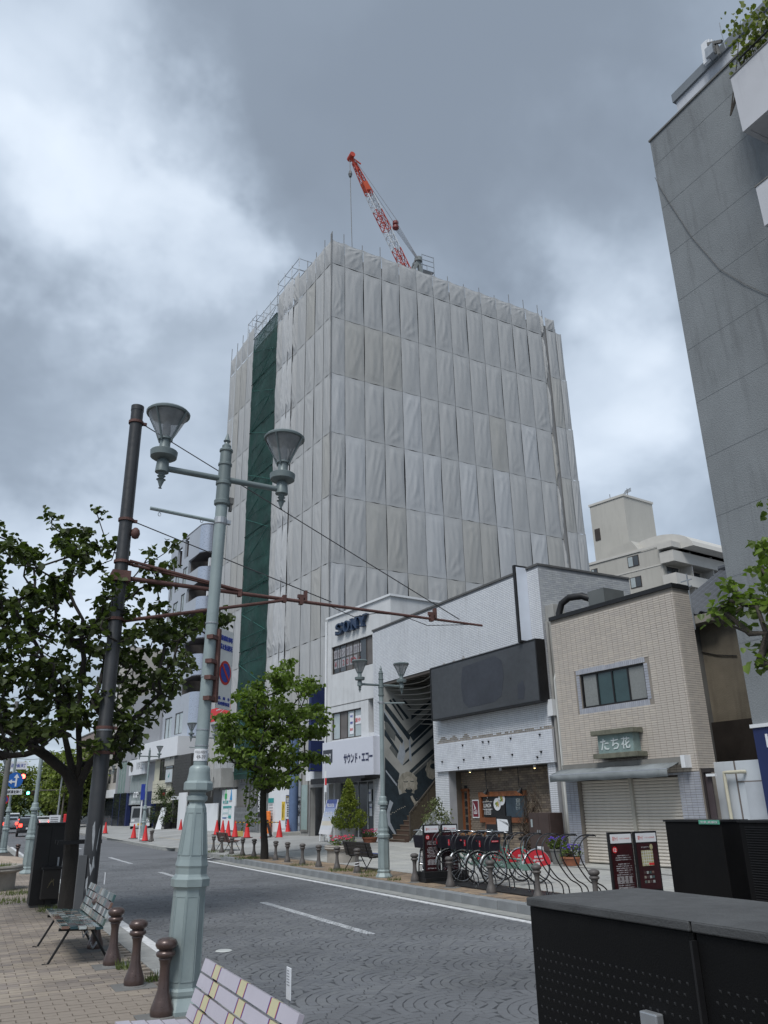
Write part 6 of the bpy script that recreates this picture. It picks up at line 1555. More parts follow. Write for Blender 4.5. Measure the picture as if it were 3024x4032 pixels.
cb2 = crown_points([(525, 1700), (560, 1700), (550, 1780), (530, 1800)], 28, .3, 7, rs, .15)
V, F = leaves(np.concatenate([np.array(c)[None]-np.array([9.35, 28, .12])+rs.normal(0, .1, (14, 3)) for c in cb2]), .13, rs); o = bpy.data.objects.new('lower_shoots', npmesh('lower_shoots', V, F, m_leafm)); COL.objects.link(o); o.parent = tB
# branch tips entering from the right
brs = [([(1659, 1095), (1600, 1150), (1560, 1230)], 0)]
polyC = [[(1659, 1225), (1610, 1235), (1580, 1260), (1545, 1310), (1540, 1330), (1590, 1330), (1650, 1350), (1720, 1370), (1760, 1250)], [(1645, 1185), (1680, 1170), (1720, 1230), (1660, 1235)], [(1640, 1400), (1630, 1440), (1660, 1450), (1720, 1440), (1720, 1370)], [(1645, 1100), (1640, 1080), (1690, 1070), (1700, 1110)], [(1720, 1050), (1900, 1050), (1900, 1500), (1720, 1500)]]
clC = []
for P, n_ in zip(polyC, (30, 6, 7, 2, 40)): clC += crown_points(P, 7.2, .5, n_, rs, .16)
tc = (9.4, 4.9, .15)
limbsC = [('t', None, [tc, (9.4, 4.9, 2.6)]), ('a', 't', [(9.3, 5.8, 3.6)]), ('b', 't', [(9.6, 5.0, 4.2)]), ('c', 'a', [PY(1700*DK, 1290*DK, 7.0)]), ('d', 'a', [PY(1700*DK, 1400*DK, 6.9)])]
tC = make_tree('roadside_tree', 'green branch tips reaching in from the right edge before the blue-grey wall', tc, limbsC, clC, (9, 17), .115, .10, m_leafm, m_bark, 9, .12, singles=120, group='street trees along the road')
# far street trees: three patterns, copied
def far_tree(seed, h, w, m, ls, shape='round'):
    rs = np.random.RandomState(seed); cl = []
    while len(cl) < 130:
        p = rs.uniform(-1, 1, 3); r = np.linalg.norm(p)
        if r > 1 or (r < .45 and rs.rand() < .7): continue
        z = p[2]; k = (1-(z+1)*.32) if shape == 'cone' else 1
        cl.append(np.array([p[0]*w*k, p[1]*w*k, h*.58+z*h*.42])*(1+rs.normal(0, .05)))
    return make_tree('street_tree', '-', (0, 0, 0), [('t', None, [(0, 0, 0), (.05, 0, h*.2), (0, 0, h*.35)])], cl, 26, ls, .38, m, m_barkd, seed, .22, group='street trees down the far street', twig=False)
ftr = [far_tree(31, 8.5, 2.9, m_leaff, .34), far_tree(32, 9.5, 3.3, m_leaff, .36, 'cone'), far_tree(33, 6.2, 2.3, m_leaff2, .3)]
spots = [(0, 10.6, 98, 1., 'yellow-green street tree just right of the green traffic light'), (1, 10.0, 118, 1., 'tall yellow-green street tree behind the green traffic light arm'), (0, 8.0, 150, 1.1, 'broad pale street tree above the queue of cars'),
         (1, 12.5, 135, .95, 'pointed street tree rising behind the white sedan'), (2, 11.2, 100, .9, 'dark rounded street tree left of the clinic sign tower'), (2, 13.2, 140, .9, 'small dark street tree half hidden behind the dark pole'),
         (0, 3.2, 190, 1.2, 'hazy pale street tree at the end of the road'), (1, -2.5, 120, .9, 'street tree behind the blue arrow sign'), (0, 1.0, 88, .8, 'street tree at the left edge behind the no parking sign'), (2, -3.5, 150, 1.2, 'dark street tree beyond the red traffic light'),
         (1, 16., 165, 1.1, 'distant pointed street tree against the far hill'), (2, 6.0, 175, 1.3, 'distant dark street tree over the white van')]
used = set()
for k, x, y, sc, lab in spots:
    z = .15 if x > 8 else 0
    if k not in used: used.add(k); o = ftr[k]; o.location = (x, y, z); o.rotation_euler = (0, 0, y); o.scale = (sc,)*3; o['label'] = lab
    else: dup(ftr[k], (x, y, z), y*1.3, lab, sc)
# conifer in front of the shop and other pot plants
def bush(name, label, loc, h, shape, n, ls, m, stem=None, group=None, cat='shrub', droop=-.3, sig=.08, pot=None):
    t = thing(name, label, cat, loc, 0, group); rs = np.random.RandomState(int(abs(loc[0]*13+loc[1]*7)*10) % 9999)
    C = []
    while len(C) < n:
        z = rs.uniform(0, 1); r = shape(z); a = rs.uniform(0, 2*np.pi); rr = r*math.sqrt(rs.uniform(.25, 1))
        C.append((rr*math.cos(a), rr*math.sin(a), z*h))
    C = np.array(C); C = np.repeat(C, 12, 0)+rs.normal(0, sig, (len(C)*12, 3)); V, F = leaves(C, ls, rs, droop)
    o = bpy.data.objects.new('foliage', npmesh('foliage', V, F, m)); COL.objects.link(o); o.parent = t; o['kind'] = 'stuff'
    b = MB(); 
    for i in range(7):
        a = i*2.4; r = shape(.4)*.6; b.tube([(0, 0, -.05), (.3*r*math.cos(a), .3*r*math.sin(a), h*.2), (r*math.cos(a), r*math.sin(a), h*(.35+.05*i))], [.03, .02, .008], 5)
    b.build('stem', m_bark, t)
    if pot: MB().lathe([(pot[0]*.75, -pot[1]), (pot[0], 0), (pot[0]*1.05, 0), (pot[0]*1.05, -.04), (pot[0]*.9, -.04)], 14).build('pot', pot[2], t, smooth=40)
    return t
p = (15.0, 34.4, .4)
cshape = lambda z: .76*math.sin(PI*min(1, z*1.9+.12))**.6 if z < .45 else max(.03, .38*(1-z)/.55+.04)
bush('conifer_shrub', 'yellow-green conifer shrub with one pointed top before the electronics shop door', (14.1, 31.6, .95), 1.85, cshape, 420, .06, mat('conifer_green', (.17, .21, .03), .6, isl=.35, trans=.3), sig=.045, droop=1.0, pot=(.3, .55, m_conc))
for x, y, lab, mm in ((16.35, 29.4, 'wispy olive green potted bush at the foot of the stair rail', m_leafy),): bush('potted_bush', lab, (15.35, 26.6, .45), 1.5, lambda z: .5*math.sin(PI*min(1, z+.08))**.5, 60, .07, mat('leaf_olive', (.13, .15, .07), .6, isl=.3, trans=.3), sig=.09, droop=.8, pot=(.22, .3, m_concd))
for x, y, h_, lab in ((14.2, 70.0, 2.6, 'bushy potted olive tree left of the leaning menu board'), (14.7, 68.4, 2.3, 'second potted olive tree beside the charcoal block')):
    bush('potted_tree', lab, (x, y, .9), h_, lambda z: .9*math.sin(PI*min(1, z+.1))**.5, 60, .12, m_leaff2, sig=.14, pot=(.4, .6, m_black), group='potted trees by the cream cladding')
def flowers(name, label, loc, col, r, n, pot):
    t = bush(name, label, loc, .22, lambda z: r, 26, .05, m_leafm, sig=.05, cat='flowers', pot=pot); rs = np.random.RandomState(n); b = MB()
    for i in range(n):
        a = rs.uniform(0, 6.28); rr = r*math.sqrt(rs.rand())*1.1; b.lathe([(.001, 0), (.035, .012), (.028, .03), (.001, .02)], 6, (rr*math.cos(a), rr*math.sin(a), .16+rs.uniform(0, .14)))
    b.build('blossom', mat(name+'_petal', col, .6, isl=.3, var=.1), t); return t
m_terra = mat('terracotta', (.3, .12, .07), .8, var=.2)
flowers('pink_flowers', 'pink flowers in a terracotta trough beside the entrance glass', (14.9, 31.3, .6), (.5, .06, .16), .34, 46, (.32, .22, m_terra))
flowers('red_flowers', 'red and pink flowers spilling over the round concrete planter', (10.75, 24.6, .62), (.5, .05, .1), .4, 46, None)
flowers('purple_flowers', 'purple petunias in a terracotta bowl nearest the shutters', (15.0, 18.75, .38), (.08, .04, .35), .26, 34, (.27, .22, m_terra))
flowers('purple_flowers', 'purple petunias in a grey pot behind the terracotta bowl', (15.1, 19.4, .55), (.08, .04, .35), .24, 30, (.24, .38, m_concd))
# bamboo-like plants on the top balcony of the grey block
pl_ = [PX(*q('J', x, y), 15.9) for x, y in ((950, 150), (1040, 200), (1090, 110), (1000, 330), (1110, 240), (1075, 300), (1130, 80), (980, 400))]
t = thing('balcony_plant', 'sparse yellow-green plant overhanging the top balcony of the grey block', 'plant', (15.9, 10.2, float(pl_[3][2])-1.6))
C = np.concatenate([np.array(p_)[None]-np.array(t.location)[None]+rs.normal(0, .22, (34, 3)) for p_ in pl_]); V, F = leaves(C, .13, rs, .9); o = bpy.data.objects.new('foliage', npmesh('foliage', V, F, m_leafy)); COL.objects.link(o); o.parent = t
b = MB(); 
for p_ in pl_: e = Vector(p_)-t.location; b.tube([(0, 0, 0), e*.5+Vector((.1, 0, .2)), e], [.02, .014, .006], 5)
b.build('stem', m_bark, t)
# weeds along the kerbs
def weeds(spots, name, label):
    rs = np.random.RandomState(77); b = MB()
    for x, y, r, n in spots:
        z = gz(x, y)
        for i in range(n):
            a = rs.uniform(0, 6.28); d = r*math.sqrt(rs.rand()); h = rs.uniform(.03, .12); X, Y_ = x+d*math.cos(a), y+d*math.sin(a); ln = rs.uniform(-.05, .05, 2); w = .006
            b.add([(X-w, Y_, z), (X+w, Y_, z), (X+ln[0], Y_+ln[1], z+h)], [(0, 1, 2)])
    o = b.build(name, mat('weed_green', (.1, .13, .04), .8, isl=.4, trans=.3)); o['kind'] = 'stuff'; o['label'] = label
sp = [(1.85, 10.15, .12, 60), (1.95, 9.3, .1, 50), (2.0, 8.9, .07, 40), (1.0, 18.6, .5, 160), (1.6, 16.5, .25, 120), (1.3, 20.4, .4, 140), (9.0, 28.6, .5, 300), (9.0, 30.5, .5, 160), (9.2, 24., .4, 120), (9.4, 21.3, .5, 260), (9.6, 20.2, .4, 160), (9.1, 19.2, .25, 80), (9.3, 34, .6, 200), (9.1, 17.8, .2, 60)]
weeds(sp, 'weeds', 'thin weeds at the kerb joints')

# ---------------------------------------------------------------- street lamps
m_lens = mat('lamp_lens', (.32, .335, .34), .15, var=.2, vs=14, alpha=.6, spec=.6)
def lamp_head(root, dx):
    z = 4.985
    b = MB().lathe([(.02, -0.2160), (.001+.005, -0.2160), (.038, -0.1240), (.05, -0.1200), (.02, -0.1120), (.028, -0.0960), (.045, -0.0800), (.03, -0.0680), (.04, -0.0480), (.072, -0.0360), (0.0645, 0.0800), (0.0516, 0.1040), (0.0473, 0.1120)], 14, (dx, 0, z))
    b.lathe([(0.0473, 0.1120), (0.1204, 0.1240), (0.1376, 0.1360), (0.1445, 0.2000), (0.1359, 0.2080), (0.0602, 0.2096), (0.0568, 0.2160), (0.0568, 0.3360), (0.0757, 0.3400), (0.0757, 0.3600)], 18, (dx, 0, z), caps=True)
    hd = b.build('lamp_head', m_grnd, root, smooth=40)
    MB().lathe([(0.0705, 0.3600), (0.1032, 0.4160), (0.1634, 0.5440), (0.2107, 0.6400)], 22, (dx, 0, z), caps=False).build('lamp_glass', m_lens, hd, smooth=60)
    MB().lathe([(0.2021, 0.6320), (0.2305, 0.6400), (0.2339, 0.6600), (0.2150, 0.6800), (0.1032, 0.7000), (0.0086, 0.7040)], 24, (dx, 0, z)).build('lamp_rim', m_grnd, hd, smooth=50)
    for k in range(4):
        a = PI/4+k*PI/2; c_, s_ = math.cos(a), math.sin(a)
        MB().tube([(dx+.069*c_, s_*.069, z+.32), (dx+.138*c_, s_*.138, z+.48), (dx+.226*c_, s_*.226, z+.64)], .011, 5).build('rib', m_grnd, hd)
    MB().lathe([(0.0344, 0.3600), (0.0430, 0.4400), (0.0387, 0.5440), (0.0086, 0.5760)], 10, (dx, 0, z)).build('bulb', m_whitec, hd, smooth=50)
def make_lamp(label, loc, rz, group='green street lamps with twin heads'):
    root = thing('street_lamp', label, 'street lamp', loc, rz, group)
    ph_ = PI/8; k = 1/math.cos(PI/8)
    b = MB().lathe([(0.2232, 0), (0.2232, .03), (0.2046, .06), (0.1786, .1), (0.1674, .12), (0.1748, .14), (0.1748, .17), (0.1600, .19)], 8, ph=ph_)
    b.build('base_ring', m_grn, root)
    b = MB().lathe([(0.1525, .19), (0.1414, .95), (0.1488, .97), (0.1726, .98), (0.1748, 1.04), (0.1525, 1.06), (0.1414, 1.08), (0.1414, 1.13), (0.1488, 1.15)], 8, ph=ph_)
    for i in range(8):
        a = i*PI/4; t = Vector((-math.sin(a), math.cos(a), 0)); nrm = Vector((math.cos(a), math.sin(a), 0))
        for s_ in (-1, 1): b.bar(nrm*0.1414+t*s_*.05+Vector((0, 0, .24)), nrm*0.1309+t*s_*.045+Vector((0, 0, .9)), .008, .008)
        b.bar(nrm*0.1414+t*-.048+Vector((0, 0, .24)), nrm*0.1414+t*.048+Vector((0, 0, .24)), .008, .008); b.bar(nrm*0.1309+t*-.045+Vector((0, 0, .9)), nrm*0.1309+t*.045+Vector((0, 0, .9)), .008, .008)
    b.build('plinth', m_grn, root)
    b = MB().lathe([(0.1488, 1.15), (0.1376, 1.2), (0.0930, 1.64), (0.0744, 1.68), (0.0707, 1.7)], 8, ph=ph_)
    for i in range(8):
        a = i*PI/4; t = Vector((-math.sin(a), math.cos(a), 0)); nrm = Vector((math.cos(a), math.sin(a), 0))
        for s_ in (-1, 1): b.bar(nrm*0.1250+t*s_*.042+Vector((0, 0, 1.24)), nrm*0.0893+t*s_*.027+Vector((0, 0, 1.6)), .008, .008)
        b.bar(nrm*0.1250+t*-.04+Vector((0, 0, 1.24)), nrm*0.1250+t*.04+Vector((0, 0, 1.24)), .008, .008); b.bar(nrm*0.0893+t*-.027+Vector((0, 0, 1.6)), nrm*0.0893+t*.027+Vector((0, 0, 1.6)), .008, .008)
    b.build('tapered_shaft', m_grn, root)
    MB().lathe([(0.0720, 1.69), (0.0960, 1.71), (0.0960, 1.74), (0.0760, 1.76), (0.0800, 1.78)], 18).lathe([(0.0800, 1.78), (0.1360, 1.8), (0.1360, 1.86), (0.1200, 1.88)], 8, ph=ph_).lathe([(0.1120, 1.88), (0.1000, 1.95), (0.1000, 1.99), (0.0880, 2.01), (0.0720, 2.02)], 16).build('collar', m_grn, root, smooth=35)
    MB().lathe([(0.0632, 2.0), (0.0592, 3.2), (0.0626, 4.7)], 18, caps=False).build('pole', m_grn, root, smooth=60)
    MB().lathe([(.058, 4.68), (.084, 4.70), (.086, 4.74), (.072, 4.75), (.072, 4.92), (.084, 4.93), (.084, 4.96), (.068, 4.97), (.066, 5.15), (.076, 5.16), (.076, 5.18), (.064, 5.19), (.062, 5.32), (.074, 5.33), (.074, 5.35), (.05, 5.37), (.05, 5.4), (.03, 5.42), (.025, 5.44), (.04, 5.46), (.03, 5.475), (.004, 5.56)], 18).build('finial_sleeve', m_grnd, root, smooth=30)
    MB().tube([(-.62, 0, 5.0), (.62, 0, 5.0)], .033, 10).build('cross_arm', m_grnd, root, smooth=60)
    for s_ in (-1, 1): lamp_head(root, s_*.665)
    MB().tube([(-.06, 0, 4.5), (-.74, 0, 4.53)], .02, 8).build('banner_arm', m_grn, root)
    for x in (-.2, -.64): MB().tube([(x+.014*math.cos(t), 0, 4.48+.02*math.sin(t)) for t in np.linspace(0, 2*PI, 9)], .004, 5).build('loop', m_steel, root)
    MB().lathe([(.06, 4.46), (.07, 4.48), (.07, 4.54), (.06, 4.55)], 14).box(.05, .11, -.02, .03, 4.49, 4.53).build('clamp', m_steel, root)
    return root
L0_ = make_lamp('nearest green street lamp with a tall no parking sign strapped to it', (1.9, 7.85, .13), 0)
dup(L0_, (9.27, 18.7, .15), PI, 'green street lamp between the black bench and the bikes', .915)
dup(L0_, (1.84, 26.9, .13), .1, 'green street lamp behind the black utility cabinet', .95)
l3 = dup(L0_, (1.77, 41.9, .13), .1, 'green street lamp carrying the blue arrow sign', .95)
dup(L0_, (9.4, 37.6, .15), .3, 'green street lamp half hidden by the nearest lamp shaft', .95)
dup(L0_, (9.5, 50.8, .2), .2, 'green street lamp beside the narrow white pole and cones', .93)
dup(L0_, (10.6, 76, .2), .2, 'distant green street lamp by the clinic sign tower', .95)
dup(L0_, (1.5, 66, .1), .2, 'distant green street lamp left of the red traffic light', .95)
L0_.rotation_euler = (0, .024, 0)
# things only on the nearest lamp: number label, sign, bracket box
MB().lathe([(.0665, 2.06), (.0665, 2.17)], 20, caps=False).build('number_label', m_whitec, L0_, smooth=60)
va = math.atan2(-7.85, -1.9)
dv = Vector((math.cos(va), math.sin(va), 0)); rzv = va+PI/2
def ltext(s, z, h, w): 
    o = text(s, L0_, 0, 0, h, m_ink, loc=tuple(dv*.068+Vector((0, 0, z))), rot=(PI/2, 0, rzv), w=w, ext=.001, name='number_text'); return o
ltext('高崎土木事務所', 2.14, .026, .11); ltext('49-79', 2.095, .032, .085)
for z in (2.2, 2.35, 3.4, 2.86): MB().lathe([(.066, z-.006), (.066, z+.006)], 16).build('strap', m_steel, L0_)
MB().box(.07, .12, -.03, .03, 4.72, 4.79).box(.08, .11, -.02, .02, 4.64, 4.72).build('sensor', m_concd, L0_)
# the no parking plate
hd_ = ray(2570, 3150); hd_ = np.array([hd_[0], hd_[1], 0]); hd_ /= np.linalg.norm(hd_)
P0 = PY(868, 2470, 7.85)
pl2 = Pl((P0[0], P0[1], 0), hd_, np.cross([0, 0, 1], hd_))
cs4 = [pl2.uv(None, *p) for p in ((868, 2470), (922.5, 2492), (899, 2800), (845, 2783))]
sw_ = (cs4[1][0]+cs4[2][0]-cs4[0][0]-cs4[3][0])/2; szt, szb = (cs4[0][1]+cs4[1][1])/2, (cs4[2][1]+cs4[3][1])/2
sg = thing('parking_sign', 'tall white plate with blue characters and a no parking roundel on the nearest lamp', 'sign', (P0[0], P0[1], szb), math.atan2(hd_[1], hd_[0]))
hs = szt-szb
MB().box(0, sw_, .0, .012, 0, hs).build('plate', mat('plate_white', (.66, .67, .64), .5, var=.08, vs=4), sg, bevel=.004)
text('迷惑駐車等', sg, sw_/2, hs*.88, hs*.07, m_blue, -.002, sw_*.84, off=.02, name='characters'); text('防止重点区域', sg, sw_/2, hs*.77, hs*.075, m_blue, -.002, sw_*.86, off=.02, name='characters')
text('高　崎　市', sg, sw_/2, hs*.13, hs*.04, m_blue, -.002, sw_*.8, name='characters'); text('高崎警察署', sg, sw_/2, hs*.065, hs*.045, m_blue, -.002, sw_*.8, name='characters')
def roundel(par, cx, cz, r, y, rot=None, loc=None):
    e = MB(); n = 32
    def disc(rr, dy): return [(cx+rr*math.cos(2*PI*i/n), y-dy, cz+rr*math.sin(2*PI*i/n)) for i in range(n)]
    e.prism(disc(r, .0), (0, -.002, 0), 0); e.prism(disc(r*.78, .0022), (0, -.002, 0), 1)
    e.bar((cx-r*.62, y-.0045, cz+r*.58), (cx+r*.62, y-.0045, cz-r*.58), .003, r*.24, 0, up=(1, 0, 1))
    a = Vector((1, 0, -1)).normalized(); nn = Vector((1, 0, 1)).normalized()
    e2 = MB(); P = [Vector((cx, y-.0046, cz))+a*s_*r*.86+nn*t_*r*.12 for s_, t_ in ((-1, -1), (1, -1), (1, 1), (-1, 1))]
    e = MB(); e.prism(disc(r, .0), (0, -.002, 0), 0); e.prism(disc(r*.78, .0022), (0, -.002, 0), 1); e.prism(P, (0, -.002, 0), 0)
    return e.build('roundel', [mat('sign_red', (.45, .03, .02), .45, var=.05), mat('sign_blue', (.02, .05, .3), .45, var=.05)], par)
roundel(sg, sw_/2, hs*.45, sw_*.42, -.001)
MB().box(-.045, -.005, -.02, .03, .05, hs*.97).build('bracket', m_rust, sg)
for z in (hs*.1, hs*.35, hs*.55, hs*.85): MB().box(-.16, .0, -.01, .06, z-.02, z+.02).build('clamp', m_rust, sg)
# signs on the third lamp
bs_ = thing('blue_arrow_sign', 'round blue sign with straight and left arrows above a white plate', 'sign', tuple(PY(*q('M', 182, 500), 41.6)), 0)
rr_s = .34*1.0; zc = float(PY(*q('M', 182, 405), 41.6)[2])-bs_.location.z; xc = 0
n = 28; MB().prism([(rr_s*math.cos(2*PI*i/n), 0, zc+rr_s*math.sin(2*PI*i/n)) for i in range(n)], (0, .02, 0)).build('disc', [mat('arrow_blue', (.02, .12, .42), .45, var=.05)], bs_)
MB().box(.02, .09, -.012, -.002, zc-.27, zc+.1).prism([(-.06, -.012, zc+.1), (.17, -.012, zc+.1), (.055, -.012, zc+.28)], (0, .01, 0)).box(-.12, .02, -.012, -.002, zc-.1, zc-.03).prism([(-.12, -.012, zc-.17), (-.12, -.012, zc+.04), (-.28, -.012, zc-.065)], (0, .01, 0)).build('arrows', m_whitec, bs_)
MB().box(-.36, .36, 0, .02, zc-.62, zc-.38).build('plate', m_whitec, bs_); text('自転車を除く', bs_, 0, zc-.5, .15, m_ink, -.004, .62, off=.02)
np2 = thing('round_no_parking_sign', 'small round no parking sign left of the blue arrow sign', 'sign', tuple(PY(*q('M', 50, 660), 39.5)), 0)
roundel(np2, 0, 0, .2, 0); MB().tube([(.05, .05, -2.6), (.0, .05, .15)], .03, 6).build('post', m_steel, np2)

# ---------------------------------------------------------------- the bare dark pole with the red arm
PX0 = (1.9, 14.28, .12)
m_pole = mat('dark_pole', (.045, .047, .05), .38, metal=.35, var=.2, vs=3, streak=.2, scol=(.1, .1, .1))
dp = thing('steel_pole', 'tall bare dark steel pole with a long rust-red arm over the road', 'pole', PX0)
MB().lathe([(.128, 0), (.126, 2.9), (.118, 2.92), (.116, 8.9), (.122, 8.9), (.122, 9.0), (.0, 9.02)], 24).build('shaft', m_pole, dp, smooth=50)
MB().lathe([(.131, 2.9), (.131, 2.93)], 24).build('joint_ring', m_steel, dp)
m_scuff = mat('scuffed_paint', (.3, .32, .34), .6, var=.3, vs=12)
def patch(a0, pts):
    P = [(.1285*math.cos(a0+u/.1285), .1285*math.sin(a0+u/.1285), z) for u, z in pts]; MB().poly(P).build('scuff', m_scuff, dp)
fa = math.atan2(-14.28, -1.9)
for pts in ([(-.03, 1.42), (-.015, 1.2), (.01, 1.05), (.02, 1.3), (.0, 1.5)], [(.06, 1.1), (.08, 1.35), (.1, 1.45), (.085, 1.25), (.07, 1.05)], [(-.03, .95), (.04, .98), (.06, .82), (.01, .7), (-.01, .8)], [(-.06, .3), (-.05, .65), (-.02, .7), (-.02, .45), (.05, .36), (.1, .4), (.09, .3), (.0, .22)], [(-.01, .1), (-.01, .2), (.02, .19), (.01, -.0)]):
    patch(fa, pts)
def ring(z, h=.05, mm=m_rust):
    MB().lathe([(.124, z-h/2), (.14, z-h/2), (.14, z+h/2), (.124, z+h/2)], 18).box(.11, .2, -.03, .03, z-h/2, z+h/2).build('clamp_ring', mm, dp)
for z in (8.75, 6.75, 5.95, 4.9, 3.05, 2.65): ring(z-.1)
MB().box(-.16, .16, -.16, .16, 5.47, 5.66).build('arm_socket', m_rust, dp)
az_ = 5.56
MB().tube([(.1, 0, az_), (7.68, 0, az_-.25)], [.044, .025], 10).build('arm', m_rust, dp, smooth=60)
for sy in (-.1, .1): MB().tube([(.12, sy, 5.86), (2.2, sy*.3, az_-.02)], .028, 6).build('arm_brace', m_rust, dp)
for sy in (-.06, .06): MB().tube([(.12, sy, 4.78), (3.1, sy*.5, az_-.12)], .024, 6).build('arm_brace', m_rust, dp)
for x in (2.2, 3.1, 3.45, 6.4): MB().box(x-.035, x+.035, -.05, .05, az_-.07-x*.03, az_+.07-x*.03).build('arm_clamp', m_rust, dp)
for x in (3.5, 6.45): MB().box(x+.02, x+.07, -.04, .06, az_+.0-x*.03, az_+.22-x*.03).box(x-.12, x+.02, -.03, .03, az_+.06-x*.03, az_+.13-x*.03).build('hanger_bracket', m_rust, dp)
m_wire = mat('wire', (.05, .05, .055), .6)
MB().tube([(.12, 0, 8.65), (7.1, 0, az_-.16)], .011, 5).build('guy_wire', m_wire, dp); MB().tube([(.12, 0, 6.65), (4.1, 0, az_-.06)], .011, 5).build('guy_wire', m_wire, dp)
MB().tube([(4.1+.0, 0, az_-.16), (4.6, 0, az_-.32), (5.1, 0, az_-.2), (5.7, 0, az_-.2), (6.3, 0, az_-.36), (6.9, 0, az_-.3), (7.5, 0, az_-.24)], .008, 5).build('slack_wire', m_wire, dp)
MB().lathe([(.02, -.1), (.06, -.08), (.085, 0), (.07, .07), (.03, .11)], 12, (.18, -.05, 6.4)).build('rusty_float', m_rust, dp, smooth=50)
MB().box(-.2, -.08, -.13, -.02, 0, 1.0).build('riser_box', mat('riser_grey', (.09, .095, .1), .5), dp)

# ---------------------------------------------------------------- black utility cabinet on the left
uc = thing('utility_cabinet', 'tall narrow black utility cabinet behind the tree on the left pavement', 'cabinet', (1.53, 17.25, .12))
MB().box(-.25, .25, 0, .5, .05, 1.42).build('body', m_black, uc, bevel=.008); MB().box(-.27, .27, -.02, .52, 1.42, 1.46).build('lid', m_black, uc); MB().box(-.22, .22, .03, .47, 0, .05).build('foot', m_concd, uc)
MB().box(-.005, .005, -.004, 0, .1, 1.38).build('door_gap', m_dark, uc); MB().box(.16, .19, -.02, 0, .7, .85).build('handle', m_steel, uc)
p = G(*q('B', 320, 1290), .13)
sb2 = thing('small_meter_box', 'small scratched brown box on a stub post before the utility cabinet', 'box', (p[0]-.02, p[1]+.1, .12))
MB().box(-.15, .15, -.1, .12, .16, .66).build('body', mat('brown_box', (.022, .019, .017), .5), sb2, bevel=.01); MB().box(-.17, .17, -.12, .14, .66, .7).build('lid', m_black, sb2); MB().box(-.05, .05, -.04, .05, 0, .16).build('stub', m_black, sb2)
for i in range(6):
    t = i*.9; MB().tube([(-.05+.02*i, -.104, .35+.03*i), (.02-.01*i, -.104, .52-.02*i), (.05, -.104, .38+.02*i)], .0025, 4).build('scratch', mat('scratch', (.2, .17, .1), .8), sb2)
# round concrete planter with plants, low one behind
def round_planter(label, loc, r, h, grass=True):
    t = thing('round_planter', label, 'planter', loc, 0, 'round concrete planters')
    MB().lathe([(r*.86, 0), (r*.86, h*.68), (r*1.0, h*.76), (r*1.03, h*.82), (r*1.0, h*.88), (r*1.02, h*.93), (r, h), (r*.88, h), (r*.85, h*.86), (.01, h*.86)], 40).build('bowl', mat('planter_concrete', (.33, .31, .28), .85, var=.25, vs=3, streak=.4, bump=.3), t, smooth=35)
    if grass:
        b = MB(); rs = np.random.RandomState(3)
        for i in range(500):
            a = rs.uniform(0, 6.28); d = r*.82*math.sqrt(rs.rand()); x, y = d*math.cos(a), d*math.sin(a); hh = rs.uniform(.04, .16); l = rs.uniform(-.04, .04, 2)
            b.add([(x-.008, y, h*.86), (x+.008, y, h*.86), (x+l[0], y+l[1], h*.86+hh)], [(0, 1, 2)])
        b.build('grass', mat('weed_green'), t, kind='stuff')
    return t
round_planter('grassy round concrete planter at the left edge beside the utility cabinet', (.55, 21.9, .12), .85, .52)
round_planter('round concrete planter with red flowers behind the far bollards', (10.75, 24.6, .15), .55, .5, False)
p = (0.6, 29.5, .12); sm = thing('paved_mound', 'low pale paved mound beyond the planter on the left pavement', 'planter', p); MB().lathe([(1.7, 0), (1.65, .2), (1.1, .35), (.01, .45)], 28).build('mound', mat('mound', (.38, .31, .25), .85, var=.2, vs=3), sm, smooth=50)

# ---------------------------------------------------------------- bollards
m_bol = mat('bollard_brown', (.085, .058, .052), .32, metal=.35, var=.2, vs=7, bump=.1, bs=60, coat=.25)
m_bolf = mat('bollard_grey', (.10, .092, .088), .55, metal=.1, var=.25, vs=7)
def bollard_parts(root, m):
    MB().lathe([(0.0890, 0), (0.0997, .03), (0.0979, .07), (0.0757, .13), (0.0516, .2), (0.0427, .3), (0.0418, .38), (0.0490, .42), (0.0587, .435), (0.0552, .445)], 20).build('shaft', m, root, smooth=50)
    MB().lathe([(0.0552, .445), (0.0765, .458), (0.0837, .475), (0.0783, .492), (0.0623, .5), (0.0587, .507), (0.0801, .52), (0.0926, .54), (0.0926, .56), (0.0801, .582), (0.0445, .597), (0.0000, .6)], 20).build('cap', m, root, smooth=50)
    MB().box(-.2, .2, -.18, .18, -.02, .006).build('base_slab', m_concd, root); MB().lathe([(0.1246, .0), (0.1157, .014), (0.0890, .02)], 18).build('base_ring', m_concd, root)
nb0 = thing('bollard', 'glossy brown bollard, first of three beside the photo-print bench', 'bollard', (1.72, 10.4, .125), 0, 'brown bollards on the near kerb'); bollard_parts(nb0, m_bol)
for x, y, lab in ((1.74, 9.14, 'glossy brown bollard in the middle between the bench and the lamp'), (1.72, 7.72, 'glossy brown bollard standing right against the nearest lamp'), (1.71, 11.7, 'brown bollard hidden behind the seat of the photo-print bench'), (1.9, 33.6, 'small dark bollard beyond the grassy planter'), (1.78, 42.6, 'distant bollard under the blue arrow sign')):
    dup(nb0, (x, y, .125), None, lab)
fb = [(9.36, 34.65), (9.33, 33.28), (9.35, 31.97), (9.34, 30.53), (9.45, 29.5), (9.43, 27.1), (9.35, 25.74), (9.31, 24.31), (9.32, 23.03), (9.32, 21.69), (9.3, 20.32), (9.25, 17.1), (9.24, 15.55), (9.2, 13.96), (9.15, 12.42), (9.15, 10.9), (9.4, 47.9), (9.7, 49.0)]
